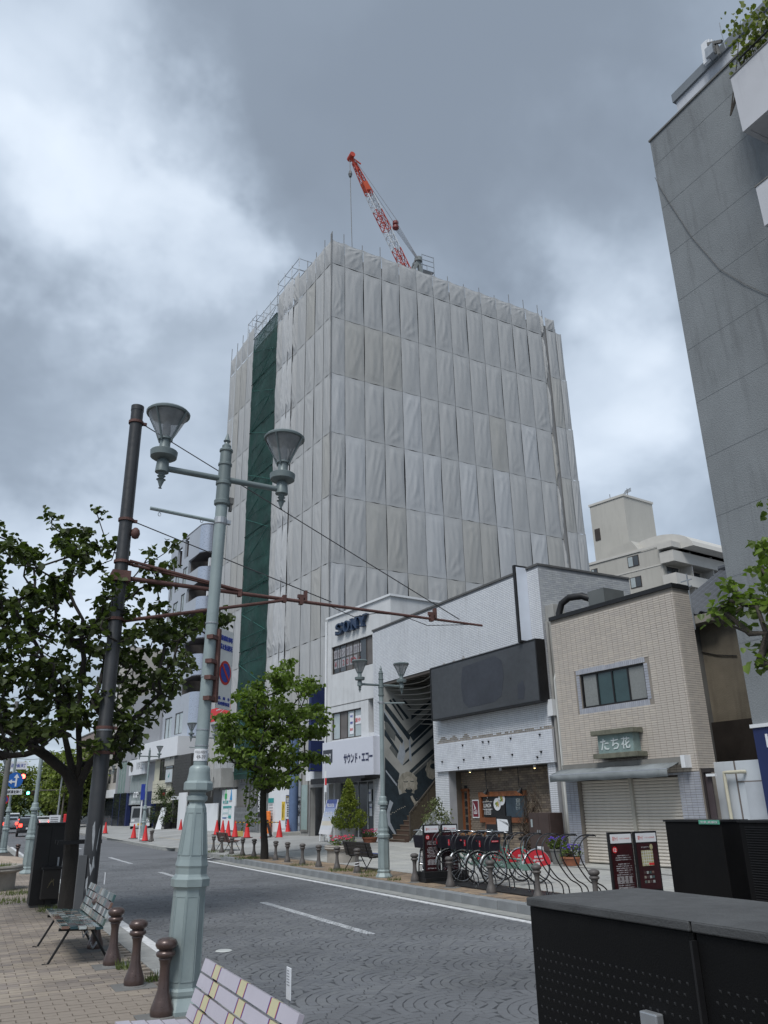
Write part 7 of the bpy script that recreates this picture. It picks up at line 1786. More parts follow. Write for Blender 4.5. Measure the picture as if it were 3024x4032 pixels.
fl_lab = ['bollard at the left end of the far row by the brown bench', 'second bollard from the left beside the brown bench seat', 'third bollard from the left end of the far row', 'fourth bollard from the left, two before the tree trunk', 'bollard just left of the far tree trunk', 'bollard just right of the far tree trunk', 'second bollard right of the far tree trunk', 'third bollard right of the far tree, under the hoarding text', 'bollard left of the red-flowered planter', 'bollard in front of the round concrete planter', 'bollard wrapped with white cord before the black bench', 'bollard right of the far street lamp, beside the leaning bicycle', 'bollard before the front wheel of the leftmost hire bike', 'bollard before the nearest hire bike front wheel', 'bollard at the right end of the hire bike rack', 'bollard in front of the empty rack hoops', 'small bollard left of the white pole by the far cones', 'small bollard at the foot of the distant lamp by the cone']
fb0 = thing('bollard', fl_lab[0], 'bollard', (*fb[0], .152), 0, 'grey bollards along the far kerb'); bollard_parts(fb0, m_bolf)
for i in range(1, len(fb)): o = dup(fb0, (*fb[i], .152), i*.7, fl_lab[i])

# ---------------------------------------------------------------- benches
m_lav = mat('lavender_slat', (.42, .395, .45), .35, var=.06, vs=3, coat=.2); m_cre = mat('cream_slat', (.48, .45, .27), .35, var=.06, coat=.2); m_bs = mat('stripe_blue', (.02, .035, .2), .4, var=.05); m_rs = mat('stripe_red', (.3, .02, .05), .4, var=.05)
prn = [mat('print_%d' % i, c_, .16, var=.55, vs=11, coat=.5) for i, c_ in enumerate(((.10, .14, .13), (.22, .2, .17), (.06, .03, .03), (.30, .33, .33), (.05, .1, .1), (.16, .1, .08), (.38, .42, .42), (.03, .06, .07)))]
def slat(L_, w, t, segs, mats):
    b = MB(); n = len(segs)
    for a, c_, k in segs: b.box(a, c_, -w/2, w/2, -t/2, t/2, k)
    return b.mesh('slat', mats)
def plaid(L_, shift):
    segs = []; x = -L_/2
    inserts = [-.66+shift, -.12+shift, .42+shift]
    ev = []
    for c_ in inserts: ev += [(c_-.075, c_-.065, 2), (c_-.065, c_-.055, 3), (c_-.055, c_+.055, 1), (c_+.055, c_+.065, 3), (c_+.065, c_+.075, 2)]
    for a, c_, k in ev:
        if a > x: segs.append((x, a, 0))
        if c_ <= L_/2: segs.append((a, c_, k)); x = c_
    segs.append((x, L_/2, 0)); return segs
def photo(L_, r):
    segs = []; x = -L_/2
    while x < L_/2-.02:
        w = min(r.uniform(.05, .22), L_/2-x); segs.append((x, x+w, r.randrange(8))); x += w
    return segs
def bench(name, label, loc, rz, L_, segf, mats, leg_m, group=None, legs=True, cat='bench'):
    t = thing(name, label, cat, loc, rz, group); r = random.Random(int(loc[1]*10))
    sy = [-.22, -.125, -.03, .065, .155]
    for i, y in enumerate(sy):
        o = inst(slat(L_, .082, .028, segf(L_, i, r), mats), 'seat_slat', t, (0, y, .40-.008*i), (-.03, 0, 0))
    for i in range(4):
        z = .425+i*.083; y = .2+i*.028
        inst(slat(L_, .074, .028, segf(L_, i+5, r), mats), 'back_slat', t, (0, y, z), (PI/2-.34, 0, 0))
    for s_ in (-1, 1):
        x = s_*L_*.36
        MB().tube([(x, -.26, .35), (x, .17, .33), (x, .2, .36), (x, .31, .69)], .016, 6).build('bracket', leg_m, t)
        MB().tube([(x, -.14, .35), (x-s_*0, -.34, 0), (x, -.4, .0)], .014, 6).build('leg', leg_m, t)
        MB().tube([(x, .1, .34), (x, .32, 0), (x, .37, 0)], .014, 6).build('leg', leg_m, t)
    MB().tube([(-L_*.36, 0, .33), (L_*.36, 0, .33)], .012, 6).build('stretcher', leg_m, t)
    return t
shf = [0, .02, .1, .05, .0, .0, .03, .12, .06]
b1_ = bench('bench', 'bench of glossy photo-printed slats beside the dark pole', (1.43, 11.65, .125), -PI/2, 2.05, lambda L_, i, r: photo(L_, r), prn, m_black, 'benches on the near pavement')
b2_ = bench('bench', 'lavender slatted bench with cream and striped bands at the bottom edge', (1.27, 4.93, .125), -PI/2, 1.74, lambda L_, i, r: plaid(L_, shf[i % 9]+.05), [m_lav, m_cre, m_bs, m_rs], m_black, 'benches on the near pavement')
for b_, x, z in ((b1_, -.6, .92), (b2_, -.62, .92)):
    pass
def plaque(par, x, y, z0, z1, w):
    o = MB().box(x-w/2, x+w/2, y, y+.006, z0, z1).build('plaque', m_whitec, par, bevel=.002)
    for i in range(6): MB().box(x-w*.35, x+w*(.1+.04*i), y-.001, y, z1-.02-i*.014, z1-.014-i*.014).build('print_line', mat('grey_ink', (.3, .31, .33)), o)
    MB().box(x-.006, x+.006, y+.006, y+.012, z0-.3, z0).build('stem', m_steel, par)
plaque(b2_, .12, .5, .62, .78, .07); plaque(b1_, -.95, .45, .68, .83, .07)
chn = MB()
for i in range(26):
    t = i/25; c_ = Vector((.1+.06*math.sin(t*9), .02+.25*t, .33-.28*t+.05*math.sin(t*14)))
    chn.tube([c_+Vector((.016*math.cos(a), .006*math.sin(a*2), .016*math.sin(a))) for a in np.linspace(0, 2*PI, 7)], .0035, 4)
chn.build('chain', m_steel, b1_)
dk_b = mat('dark_bench_wood', (.03, .028, .027), .5, var=.4, vs=6); br_b = mat('brown_bench_wood', (.12, .06, .05), .6, var=.3, vs=6); bb_b = mat('blue_slat', (.03, .06, .25), .4)
bench('bench', 'dark brown slatted bench with one blue slat behind the far bollards', (9.95, 21.2, .152), PI/2+.0, 1.75, lambda L_, i, r: [(-L_/2, L_/2, 1 if i == 0 else 0)], [dk_b, bb_b], m_black, 'benches on the far pavement')
bench('bench', 'reddish brown bench at the left end of the far bollard row', (9.95, 34.6, .16), PI/2, 1.7, lambda L_, i, r: [(-L_/2, L_/2, 0)], [br_b], m_black, 'benches on the far pavement')

# ---------------------------------------------------------------- big black cabinets on the right
bigc = thing('switch_cabinet', 'huge black perforated switch cabinet filling the bottom right corner', 'cabinet', (1.8, 2.5, .12))
m_bc = mat('cabinet_black', (.004, .004, .0043), .6, spec=.2, var=.25, vs=2, bump=.15, bs=180); m_top = mat('cabinet_top', (.075, .077, .078), .55, var=.25, vs=5, bump=.25, bs=120, metal=.2)
zt_ = 1.33
def mk(y0, y1):
    MB().box(0, .50, y1, y0, 0, zt_-.03).build('body', m_bc, bigc, bevel=.006)
    b = MB(); b.box(-.012, .515, y1, y0, zt_-.03, zt_-.004); b.build('lid', m_top, bigc, bevel=.004)
mk(0, -.735); mk(-.742, -1.7)
b = MB(); b.add([(-.01, -.001, zt_-.004), (.512, -.001, zt_-.004), (.512, -1.7, zt_-.004), (-.01, -1.7, zt_-.004), (.06, -.05, zt_+.004), (.45, -.05, zt_+.004), (.45, -1.65, zt_+.004), (.06, -1.65, zt_+.004)], [(7, 6, 5, 4), (0, 1, 5, 4), (1, 2, 6, 5), (2, 3, 7, 6), (3, 0, 4, 7)][::1]); b.build('lid_crown', m_top, bigc)
b = MB()
for j in range(30):
    for i in range(60):
        y = -.03-i*.0275-(j % 2)*.013; z = zt_-.16-j*.028
        if -.775 < y < -.70 or y < -1.6: continue
        c_ = (-.001, y, z); s_ = .0042
        b.add([(0, y-s_, z-s_), (0, y+s_, z-s_), (0, y+s_, z+s_), (0, y-s_, z+s_), (-.003, y, z+s_*.3)], [(0, 4, 1), (1, 4, 2), (2, 4, 3), (3, 4, 0)])
b.build('louvre_punch', mat('punch_metal', (.022, .022, .023), .45, metal=.2), bigc, kind='stuff')
MB().box(-.02, 0, -.745, -.737, .1, zt_-.05).build('door_seam', m_black, bigc)
hp = PX(2570, 3985, 1.79)-np.array([1.8, 2.5, .12]); MB().box(-.028, .0, float(hp[1])-.03, float(hp[1])+.035, float(hp[2])-.16, float(hp[2])+.0).build('latch', m_steel, bigc, bevel=.004)
fc1 = thing('switch_cabinet', 'middle-sized plain black cabinet behind the big one, left of the louvred one', 'cabinet', (10.2, 9.15, .15))
hz_ = 1.29
MB().box(0, .55, 0, 1.13, 0, hz_).build('body', m_bc, fc1, bevel=.01); MB().box(-.02, .57, -.02, 1.15, hz_, hz_+.03).build('lid', m_black, fc1)
MB().box(-.026, -.02, .0, .4, hz_-.03, hz_+.03).build('label_strip', mat('label_green', (.1, .35, .25), .5), fc1); text('注意 高電圧', fc1, 0, 0, .03, m_whitec, loc=(-.027, .2, hz_), rot=(PI/2, 0, -PI/2), w=.34)
fc2 = thing('switch_cabinet', 'louvred black cabinet at the right edge behind the big one', 'cabinet', (10.2, 7.0, .15))
MB().box(0, .55, 0, 1.82, 0, hz_).build('body', m_bc, fc2, bevel=.01); MB().box(-.02, .57, -.02, 1.84, hz_, hz_+.03).build('lid', m_black, fc2)
for k in range(34): MB().box(-.012, 0, .1, 1.72, .1+k*.034, .1+k*.034+.012).build('louvre', m_black, fc2)

# ---------------------------------------------------------------- rack, hire bikes, map signs
rk_ = thing('bike_rack', 'black cycle rack of paired curved hoops on a flat base', 'bike rack', (9.9, 13.0, .152))
MB().box(-.45, .25, -.1, 4.0, 0, .03).build('base_plate', m_black, rk_)
prof = [(-.05, .0), (-.06, .19), (-.14, .28), (-.28, .35), (-.42, .5), (-.54, .68), (-.58, .86), (-.5, 1.0), (-.36, 1.07), (-.24, 1.08), (-.2, 1.06)]
def cr(P, n=3):
    out = []; 
    for i in range(len(P)-1):
        p0, p1, p2, p3 = [np.array(P[max(0, min(len(P)-1, i+k))]) for k in (-1, 0, 1, 2)]
        for t in np.linspace(0, 1, n, endpoint=False): out.append(.5*((2*p1)+(-p0+p2)*t+(2*p0-5*p1+4*p2-p3)*t*t+(-p0+3*p1-3*p2+p3)*t**3))
    out.append(np.array(P[-1])); return out
pp_ = cr(prof); m_hoop = mat('hoop_black', (.014, .015, .019), .35, var=.2, coat=.3)
hb = MB(); hb.tube([(x, 0, z) for x, z in pp_], .0115, 7); hb.lathe([(.032, 0), (.03, .05), (.02, .06)], 10, (-.05, 0, 0)); hme = hb.mesh('hoop', m_hoop, 50)
for y in (-1.5, -1.0, -.48, .0, .55, 1.2, 1.85, 2.5, 3.3):
    for dy in (-.085, .085): inst(hme, 'hoop', rk_, (0, y+dy, .0))
    MB().tube([(-.24, y-.085, 1.075), (-.24, y+.085, 1.075)], .016, 6).build('hoop_cap', m_hoop, rk_)
m_mint = mat('bike_mint', (.15, .26, .22), .35, var=.05, coat=.4); m_tyre = mat('tyre', (.02, .02, .02), .8, var=.1); m_chr = mat('chrome', (.5, .52, .54), .22, metal=.9, var=.05)
m_guard = mat('skirt_red', (.55, .03, .045), .45, var=.05)
def make_bike(label, loc, rz, cat='bicycle', guard=True, basket=True, group='mint green hire bikes in the rack', frame_m=None):
    t = thing('bicycle', label, cat, loc, rz, group); fm = frame_m or m_mint; R_ = .325; wb_ = 1.06
    def cyc(cx, r, rad, m, n=26): return MB().tube([(cx+r*math.cos(a), 0, R_+r*math.sin(a)) for a in np.linspace(0, 2*PI, n)], rad, 6, caps=False)
    for cx in (0, wb_):
        w = cyc(cx, R_-.016, .016, m_tyre).build('tyre', m_tyre, t, smooth=60)
        cyc(cx, R_-.038, .009, m_chr).build('rim', m_chr, w, smooth=60)
        b = MB()
        for k in range(18):
            a = 2*PI*k/18; s_ = .025 if k % 2 else -.025; b.tube([(cx+.02*math.cos(a+.6), s_, R_+.02*math.sin(a+.6)), (cx+(R_-.04)*math.cos(a), 0, R_+(R_-.04)*math.sin(a))], .0022, 3, caps=False)
        b.lathe([(.02, -.04), (.02, .04)], 8, (0, 0, 0)) if False else None
        b.tube([(cx, -.045, R_), (cx, .045, R_)], .018, 8); b.build('spokes', m_chr, w)
        MB().tube([(cx+(R_+.02)*math.cos(a), 0, R_+(R_+.02)*math.sin(a)) for a in (np.linspace(.15*PI, .95*PI, 12) if cx == 0 else np.linspace(.05*PI, .95*PI, 12))], .02, 5).build('mudguard', m_chr, t, smooth=60)
    f = MB(); bbx = (.62, 0, .3)
    f.tube([(.17, 0, .78), (.3, 0, .48), bbx], .024, 8).tube([(.15, 0, .84), (.2, 0, .66)], .026, 8).tube([bbx, (.74, 0, .74)], .019, 8).tube([(.22, 0, .7), (.4, 0, .52), (.66, 0, .47)], .018, 8)
    for s_ in (-.05, .05):
        f.tube([(wb_, s_, R_), (.66, s_*.6, .31)], .011, 6).tube([(wb_, s_, R_), (.71, s_*.4, .66)], .01, 6).tube([(0, s_, R_), (.16, s_*.8, .68)], .013, 6)
    f.build('frame', fm, t, smooth=60)
    MB().tube([(.74, 0, .74), (.78, 0, .88)], .014, 6).build('seat_post', m_chr, t)
    s_ = MB(); s_.add([(.64, 0, .9), (.70, .04, .92), (.88, .09, .93), (.92, 0, .935), (.88, -.09, .93), (.70, -.04, .92), (.66, 0, .86), (.86, .07, .86), (.86, -.07, .86)], [(0, 5, 4, 3), (0, 3, 2, 1), (0, 1, 7, 6), (1, 2, 7), (0, 6, 8, 5), (5, 8, 4), (6, 7, 8), (2, 3, 4, 8, 7)]); s_.build('saddle', m_black, t, smooth=60)
    hbk = MB().tube([(.15, 0, .8), (.12, 0, 1.0)], .014, 6).tube([(.30, -.27, 1.0), (.2, -.25, 1.03), (.1, -.12, 1.05), (.1, .12, 1.05), (.2, .25, 1.03), (.3, .27, 1.0)], .012, 6).build('handlebar', m_chr, t, smooth=60)
    for y in (-.27, .27): MB().tube([(.34, y*1.01, .985), (.22, y*.95, 1.02)], .018, 6).build('grip', m_black, hbk)
    MB().tube([bbx[:1]+(-.09,)+bbx[2:], bbx[:1]+(.09,)+bbx[2:]], .02, 6).tube([(.62, -.09, .3), (.55, -.09, .17)], .01, 5).tube([(.62, .09, .3), (.69, .09, .43)], .01, 5).box(.5, .6, -.16, -.09, .15, .175).box(.64, .74, .09, .16, .42, .445).build('crank', m_chr, t)
    MB().box(.6, 1.04, -.07, -.045, .27, .4).build('chain_case', fm, t, bevel=.01)
    MB().tube([(.98, .06, .32), (.95, .12, .02)], .009, 5).build('stand', m_chr, t)
    if basket:
        b = MB(); b.add([(-.24, -.13, .68), (.08, -.13, .68), (.08, .13, .68), (-.24, .13, .68), (-.30, -.18, .94), (.10, -.18, .94), (.10, .18, .94), (-.30, .18, .94)], [(3, 2, 1, 0), (0, 1, 5, 4), (1, 2, 6, 5), (2, 3, 7, 6), (3, 0, 4, 7)])
        bk = b.build('basket', mat('basket_cover', (.015, .015, .024), .7, var=.2, vs=8), t); md = bk.modifiers.new('t', 'SOLIDIFY'); md.thickness = .01
        if guard:
            MB().box(-.295, -.285, .0, .05, .76, .88).build('label', m_guard, bk); MB().box(-.12, .04, -.178, -.172, .85, .88).build('label', m_guard, bk); text('まちなか', bk, 0, 0, .02, m_whitec, loc=(-.04, -.18, .865), w=.13, ext=.001)
            text('12', bk, 0, 0, .03, m_whitec, loc=(-.297, .025, .82), rot=(PI/2, 0, -PI/2), ext=.001)
    if guard:
        for s_ in (-.036, .036):
            P = [(wb_-.02, s_, R_-.02)]+[(wb_+(R_+.005)*math.cos(a), s_, R_+(R_+.005)*math.sin(a)) for a in np.linspace(.05*PI, .93*PI, 16)]
            g_ = MB().prism(P, (0, .003, 0)).build('skirt_guard', m_guard, t)
            if s_ < 0:
                text('自転車', g_, 0, 0, .05, m_whitec, loc=(wb_+.02, s_-.003, R_+.2), w=.2, ext=.001, off=.03); text('高崎まちなか', g_, 0, 0, .045, m_whitec, loc=(wb_+.02, s_-.003, R_+.13), w=.26, ext=.001, off=.03)
                MB().box(wb_-.04, wb_+.04, s_-.005, s_-.001, R_+.02, R_+.09).build('white_sticker', m_whitec, g_)
    return t
bk_l = ['hire bike nearest the empty hoops, with the clearest red rear guard', 'second hire bike from the empty hoops', 'third hire bike from the empty hoops', 'hire bike farthest left, beside the map sign']
bk0 = make_bike(bk_l[0], (9.98, 15.0, .17), -.06)
for i, (x, y) in enumerate(((10.0, 15.62), (9.9, 16.12), (10.0, 16.85))): dup(bk0, (x, y, .17), -.06+.02*i, bk_l[i+1])
ob = make_bike('dark bicycle leaning by the left side of the map sign', (9.75, 17.75, .155), .75, guard=False, group='other parked bicycles', frame_m=m_black); ob.rotation_euler = (.08, 0, .9)
def map_sign(label, loc, rz, w, h, base):
    t = thing('map_sign', label, 'sign', loc, rz, 'black town map signs'); gap = .045
    mm = mat('sign_maroon', (.035, .008, .01), .35, var=.5, vs=3)
    for k in range(2):
        x0 = k*(w+gap); z0 = .0; fr = .03
        o = MB().box(x0, x0+w, 0, .05, z0, h).build('frame', m_black, t, bevel=.004)
        MB().box(x0+fr, x0+w-fr, -.004, 0, .08, h-.19).build('board', mm, o)
        MB().box(x0+fr, x0+w-fr, -.006, 0, h-.17, h-.03).build('header', m_whitec, o)
        text('高チャリ', o, x0+w*.25, h-.1, .07, mat('logo_red', (.6, .12, .1), .5, var=0), -.007, w*.22, off=.02, ext=.001); text('たかさき自転車', o, x0+w*.65, h-.1, .025, mat('logo_red', (.6, .12, .1)), -.007, w*.42, ext=.001)
        if k == 0:
            n = 18; MB().prism([(x0+.1+.05*math.cos(2*PI*i/n), -.006, h-.27+.05*math.sin(2*PI*i/n)) for i in range(n)], (0, -.002, 0)).build('number_disc', m_redp, o)
            text('12', o, x0+.1, h-.27, .055, m_whitec, -.009, ext=.001, off=.03)
            for i in range(16):
                if i in (3, 11): continue
                s = ('自転車の利用方法について', '貸出場所をご確認ください', '料金は無料です 返却は各ポートへ')[i % 3]
                text(s, o, x0+w*.52, h-.36-i*.032, .018, m_whitec, -.005, w*(.66 if i % 4 else .5), ext=.001)
            for i in range(4): MB().box(x0+.09+i*.085, x0+.15+i*.085, -.007, -.004, .2, .3).build('pictogram', mat('picto_grey', (.25, .24, .25), .5), o)
            text('027-000-1212', o, x0+w*.5, .13, .025, m_whitec, -.005, w*.6, ext=.001)
        else:
            text('まちなかマップ', o, x0+w*.45, h-.25, .025, m_whitec, -.005, w*.4, ext=.001)
            mp = MB().box(x0+w*.22, x0+w*.72, -.008, -.004, h*.45, h*.45+.24).build('map', mat('map_cream', (.4, .38, .22), .5, var=.3, vs=18), o)
            for i in range(5): MB().box(x0+w*.22, x0+w*.72, -.0095, -.008, h*.45+.03+i*.045, h*.45+.036+i*.045).build('street_line', m_whitec, mp)
            for i in range(4): MB().box(x0+w*.3+i*.05, x0+w*.31+i*.05, -.0096, -.008, h*.45, h*.45+.24).build('street_line', m_whitec, mp)
            MB().box(x0+w*.5, x0+w*.72, -.0105, -.0096, h*.45+.01, h*.45+.045).build('legend', m_redp, mp)
            n = 14; MB().prism([(x0+w*.68+.035*math.cos(2*PI*i/n), -.006, h*.45+.29+.045*math.sin(2*PI*i/n)) for i in range(n)], (0, -.002, 0)).build('seal', mat('map_cream'), o)
            for i in range(3):
                for j in range(4): MB().box(x0+w*.24+j*.06, x0+w*.24+j*.06+.045, -.006, -.004, .18+i*.07, .22+i*.07).build('thumbnail', prn[(i+j) % 8], o)
    if base: MB().prism([(-.12, -.28, -.15), (w*2+.2, -.28, -.15), (w*2+.2, .3, -.15), (-.12, .3, -.15)], (0, 0, .1)).prism([(-.1, -.2, -.06), (w*2+.18, -.2, -.06), (w*2+.18, .22, -.06), (-.1, .22, -.06)], (0, 0, .13)).build('base_weight', m_black, t)
    else: MB().box(-.05, w*2+.1, -.15, .2, -.14, .0).build('base_weight', m_black, t)
    return t
map_sign('black two-panel map sign behind the parked hire bikes', (9.42, 16.95, .3), -.04, .42, 1.05, True)
map_sign('black two-panel map sign standing alone before the shutters', (9.62, 11.0, .3), 0.0, .51, .98, False)
# ---------------------------------------------------------------- things at the restaurant
def wloc(k, x, y, v): a = WF.uv(k, x, y, v); p = WF.p+WF.ux*a[0]+WF.uy*v; return a, p
a0_, p0_ = wloc('E', 1020, 950, -.75); a1_ = WF.uv('E', 1195, 950, -.75)
lz = WF.uv('E', 1100, 600, -.75)[1]
lk = thing('brown_locker', 'brown double-door locker standing before the restaurant brickwork', 'locker', (*p0_[:2], gz(*p0_[:2])), WF.rz)
wl = a1_[0]-a0_[0]; m_lk = mat('locker_brown', (.06, .042, .038), .5, var=.2, vs=4)
MB().box(0, wl, 0, .5, .08, lz+.1).build('body', m_lk, lk, bevel=.008)
for k in range(2): d_ = MB().box(.03+k*(wl-.06)/2, .03+(k+1)*(wl-.06)/2-.01, -.02, 0, .3, lz+.06).build('door', m_lk, lk); MB().box(wl/2-.09+k*.1, wl/2-.05+k*.1, -.04, -.02, lz*.62, lz*.7).build('handle', m_steel, d_)
MB().box(wl*.35, wl*.62, -.03, -.02, .28, .42).build('plate', m_whitec, lk); MB().box(wl*.12, wl*.2, -.025, -.02, lz-.3, lz-.08).build('sticker', m_glassl, lk)
vn = thing('climbing_vine', 'tangled bare brown climbing stems left of the brown locker', 'vine', tuple(wloc('E', 1000, 1000, -.25)[1][:2])+(.3,), WF.rz); rv = random.Random(4)
vh = WF.uv('E', 1050, 330, -.3)[1]-.1; vb_ = MB()
for i in range(64):
    x = rv.uniform(-.22, .35); P = [(x, rv.uniform(-.1, .15), 0)]; top = rv.uniform(.5, 1)*vh
    for k in range(1, 10):
        t = k/9; sp_ = .18+.5*math.sin(PI*min(1, t*1.1))*.7; P.append((P[-1][0]*.75+rv.uniform(-sp_, sp_)*.55+.12*t, rv.uniform(-.12, .15), t*top))
    vb_.tube(P, [.016*(1-k/12) for k in range(10)], 4, caps=False)
vb_.build('stems', mat('vine_brown', (.07, .05, .036), .9, var=.3), vn, kind='stuff')
a, p = wloc('E', 795, 750, -1.3); mz = WF.uv('E', 795, 598, -1.3)[1]; mz0 = WF.uv('E', 795, 742, -1.3)[1]; mw_ = (WF.uv('E', 858, 670, -1.3)[0]-WF.uv('E', 737, 670, -1.3)[0])/2
ms2 = thing('menu_stand', 'black framed menu stand with torn white paper before the chalkboard', 'menu stand', (*p[:2], gz(*p[:2])), WF.rz)
MB().box(-mw_, mw_, 0, .04, mz0, mz).build('frame', m_black, ms2); MB().poly([(-mw_*.8, -.004, mz0+.08), (-mw_*.5, -.004, mz0+.06), (mw_*.6, -.004, mz0+.08), (mw_*.7, -.004, mz0+.3), (mw_*.78, -.004, mz-.3), (mw_*.55, -.004, mz-.1), (-mw_*.85, -.004, mz-.08)]).build('paper', m_whitec, ms2); MB().box(-.03, .03, .0, .04, 0, mz0).box(-.25, .25, -.15, .2, 0, .04).build('post', m_black, ms2)
a, p = wloc('E', 690, 800, -.9); 
cbd = thing('chalk_board', 'wood-edged black chalk easel leaning left of the menu stand', 'easel', (*p[:2], gz(*p[:2])), WF.rz)
cz = WF.uv('E', 690, 652, -.9)[1]; MB().box(-.36, .36, .0, .03, .05, cz).build('frame', m_wood, cbd).rotation_euler = (-.08, 0, 0); MB().box(-.31, .31, -.01, 0, .12, cz-.06).build('board', m_black, cbd).rotation_euler = (-.08, 0, 0)
for i, s in enumerate(('ランチ', 'パスタ 980', 'ピザ 1100', 'コーヒー')): text(s, cbd, 0, cz-.25-i*.17, .09, m_chalk, -.05-.012*i, .42)
a, p = wloc('E', 545, 760, -.5); tb = thing('wooden_table', 'small orange wooden table by the restaurant door', 'table', (*p[:2], gz(*p[:2])), WF.rz)
zt2 = WF.uv('E', 545, 750, -.5)[1]; MB().box(-.5, .5, -.25, .25, zt2-.05, zt2).build('top', mat('table_wood', (.25, .13, .06), .6), tb)
for sx in (-.42, .42):
    for sy in (-.18, .18): MB().box(sx-.03, sx+.03, sy-.03, sy+.03, 0, zt2-.05).build('leg', mat('table_wood'), tb)
# ---------------------------------------------------------------- cones, bars, arrow board, banner
m_cb = mat('cone_base', (.06, .03, .03), .8)
def make_cone(label, loc, sc=1.):
    t = thing('traffic_cone', label, 'cone', loc, 0, 'red traffic cones'); t.scale = (sc,)*3
    MB().lathe([(.15, .03), (.14, .05), (.03, .68), (.028, .7), (.0, .7)], 16).build('body', m_red, t, smooth=50); MB().box(-.19, .19, -.19, .19, 0, .03).build('base', m_cb, t); return t
HS = .83
def spot(k, x, y, z): p = G(*q(k, x, y), z); return p[0], p[1], z
cl_ = ['cone at the left end of the hoarding row', 'second cone from the left under the notice panel', 'third cone from the left beside the yellow box', 'cone left of the concertina gate', 'cone in front of the concertina gate', 'cone right of the arrow board', 'cone against the foot of the blue column', 'lone cone near the distant street lamp', 'cone left of the white pole at the corner', 'cone right of the white pole at the corner', 'left cone of the pair by the white screen', 'right cone of the pair by the white screen']
cps = [spot('Q', x, y, .36) for x, y in ((40, 955), (118, 965), (190, 975), (280, 985), (438, 993), (862, 993))]+[(HF.p+HF.ux*HF.uv('Q', 972, 940, -1)[0]-HF.uy*1.0).tolist()[:2]+[.38]]+[spot('N', 45, 1765, .2), spot('N', 415, 1830, .2), spot('N', 565, 1865, .2), spot('N', 1030, 1735, .3), spot('N', 1085, 1740, .3)]
cn0 = None
for lab, p in zip(cl_, cps):
    s_ = math.hypot(p[0], p[1]); 
    if cn0 is None: cn0 = make_cone(lab, tuple(p), 1.18)
    else: dup(cn0, tuple(p), s_, lab)
bars = [(3, 4), (4, 5)]
by_ = thing('barrier_bar', 'yellow and black striped bar resting on the cones before the gate', 'barrier', tuple(cps[3][:2])+(.36,))
a_, c2 = Vector(cps[3]), Vector(cps[5]); 
n = 22; mats2 = [mat('bar_yellow', (.55, .3, .02), .5), m_black]
for k in range(n):
    A, B_ = a_+(c2-a_)*k/n, a_+(c2-a_)*(k+1)/n; o_ = Vector(by_.location); MB().tube([A-o_+Vector((0, 0, .74)), B_-o_+Vector((0, 0, .74))], .022, 6).build('stripe', mats2[k % 2], by_)
p = spot('Q', 628, 990, .36); aw_ = G(*q('Q', 735, 990), .36)-G(*q('Q', 525, 990), .36); wA = 1.7
ab2 = thing('arrow_board', 'red board with a white left arrow standing before the hoarding', 'sign', (p[0], p[1], .36), -PI/2-.5+.1)
hA = .85
MB().prism([(-wA/2, 0, 0), (wA/2, 0, 0), (wA/2, .2, hA), (-wA/2, .2, hA)], (0, .03, 0)).build('board', m_redp, ab2); MB().prism([(-wA/2, .5, 0), (wA/2, .5, 0), (wA/2, .24, hA), (-wA/2, .24, hA)], (0, .02, 0)).build('rear_leg', m_cb, ab2)
def AP(x, z): return (x, .2*z/hA-.012, z)
MB().prism([AP(-.65, .42), AP(-.2, .72), AP(-.2, .53), AP(.6, .53), AP(.6, .31), AP(-.2, .31), AP(-.2, .12)], (0, -.004, 0)).build('arrow', m_whitec, ab2)
p = cps[2]; yb = thing('yellow_box', 'small yellow box on the ground before the notice panel', 'box', (p[0]+.35, p[1]-.9, .36)); MB().box(-.2, .2, -.15, .15, 0, .28).build('body', mat('yellow_crate', (.5, .42, .15), .5), yb, bevel=.02)
a, p = (NF.uv('C', 960, 2000, -1.5), None); p = NF.p+NF.ux*a[0]-NF.uy*1.5
bn = thing('banner_stand', 'blue and white poster banner leaning outside the electronics shop', 'banner', (p[0], p[1], .4), NF.rz)
tz = NF.uv('C', 975, 1710, -1.5)[1]; bz = NF.uv('C', 960, 1985, -1.5)[1]; bwid = .5
lean = MB().prism([(-bwid, 0, bz), (bwid, 0, bz), (bwid+.08, .35, tz), (-bwid+.08, .35, tz)], (0, .02, 0)).build('frame', m_whitec, bn)
grad = [(.05, .07, .2), (.12, .15, .32), (.25, .3, .45), (.35, .4, .5), (.42, .45, .5), (.5, .47, .4), (.5, .52, .55), (.55, .55, .57)]
for i, c_ in enumerate(grad):
    t0, t1 = 1-(i+1)/8, 1-i/8; z0_, z1_ = bz+(tz-bz)*t0, bz+(tz-bz)*t1; x0, x1 = .08*t0, .08*t1
    MB().poly([(-bwid+.04+x0, .35*t0-.005, z0_), (bwid-.04+x0, .35*t0-.005, z0_), (bwid-.04+x1, .35*t1-.005, z1_), (-bwid+.04+x1, .35*t1-.005, z1_)]).build('print_band', mat('banner_band%d' % i, c_, .5, var=.1), lean)
text('BRAVIA', lean, .05, bz+(tz-bz)*.82, .18, m_whitec, .27, .6); text('高画質', lean, .04, bz+(tz-bz)*.58, .2, m_whitec, .19, .6)
for sx in (-.4, .4): MB().bar((sx, .0, 0), (sx, .02, bz), .04).build('leg', m_whitec, bn)
MB().bar((0.1, .9, 0), (.1, .36, tz), .04).build('rear_leg', m_steel, bn)
fl_ = thing('nobori_flag', 'narrow red and white flag pole between the entry and the shop', 'flag', (p[0]-.1+.3, p[1]-.1+.6, .4), NF.rz)
MB().tube([(0, 0, 0), (.0, 0, 3.4)], .02, 6).build('pole', m_white, fl_)
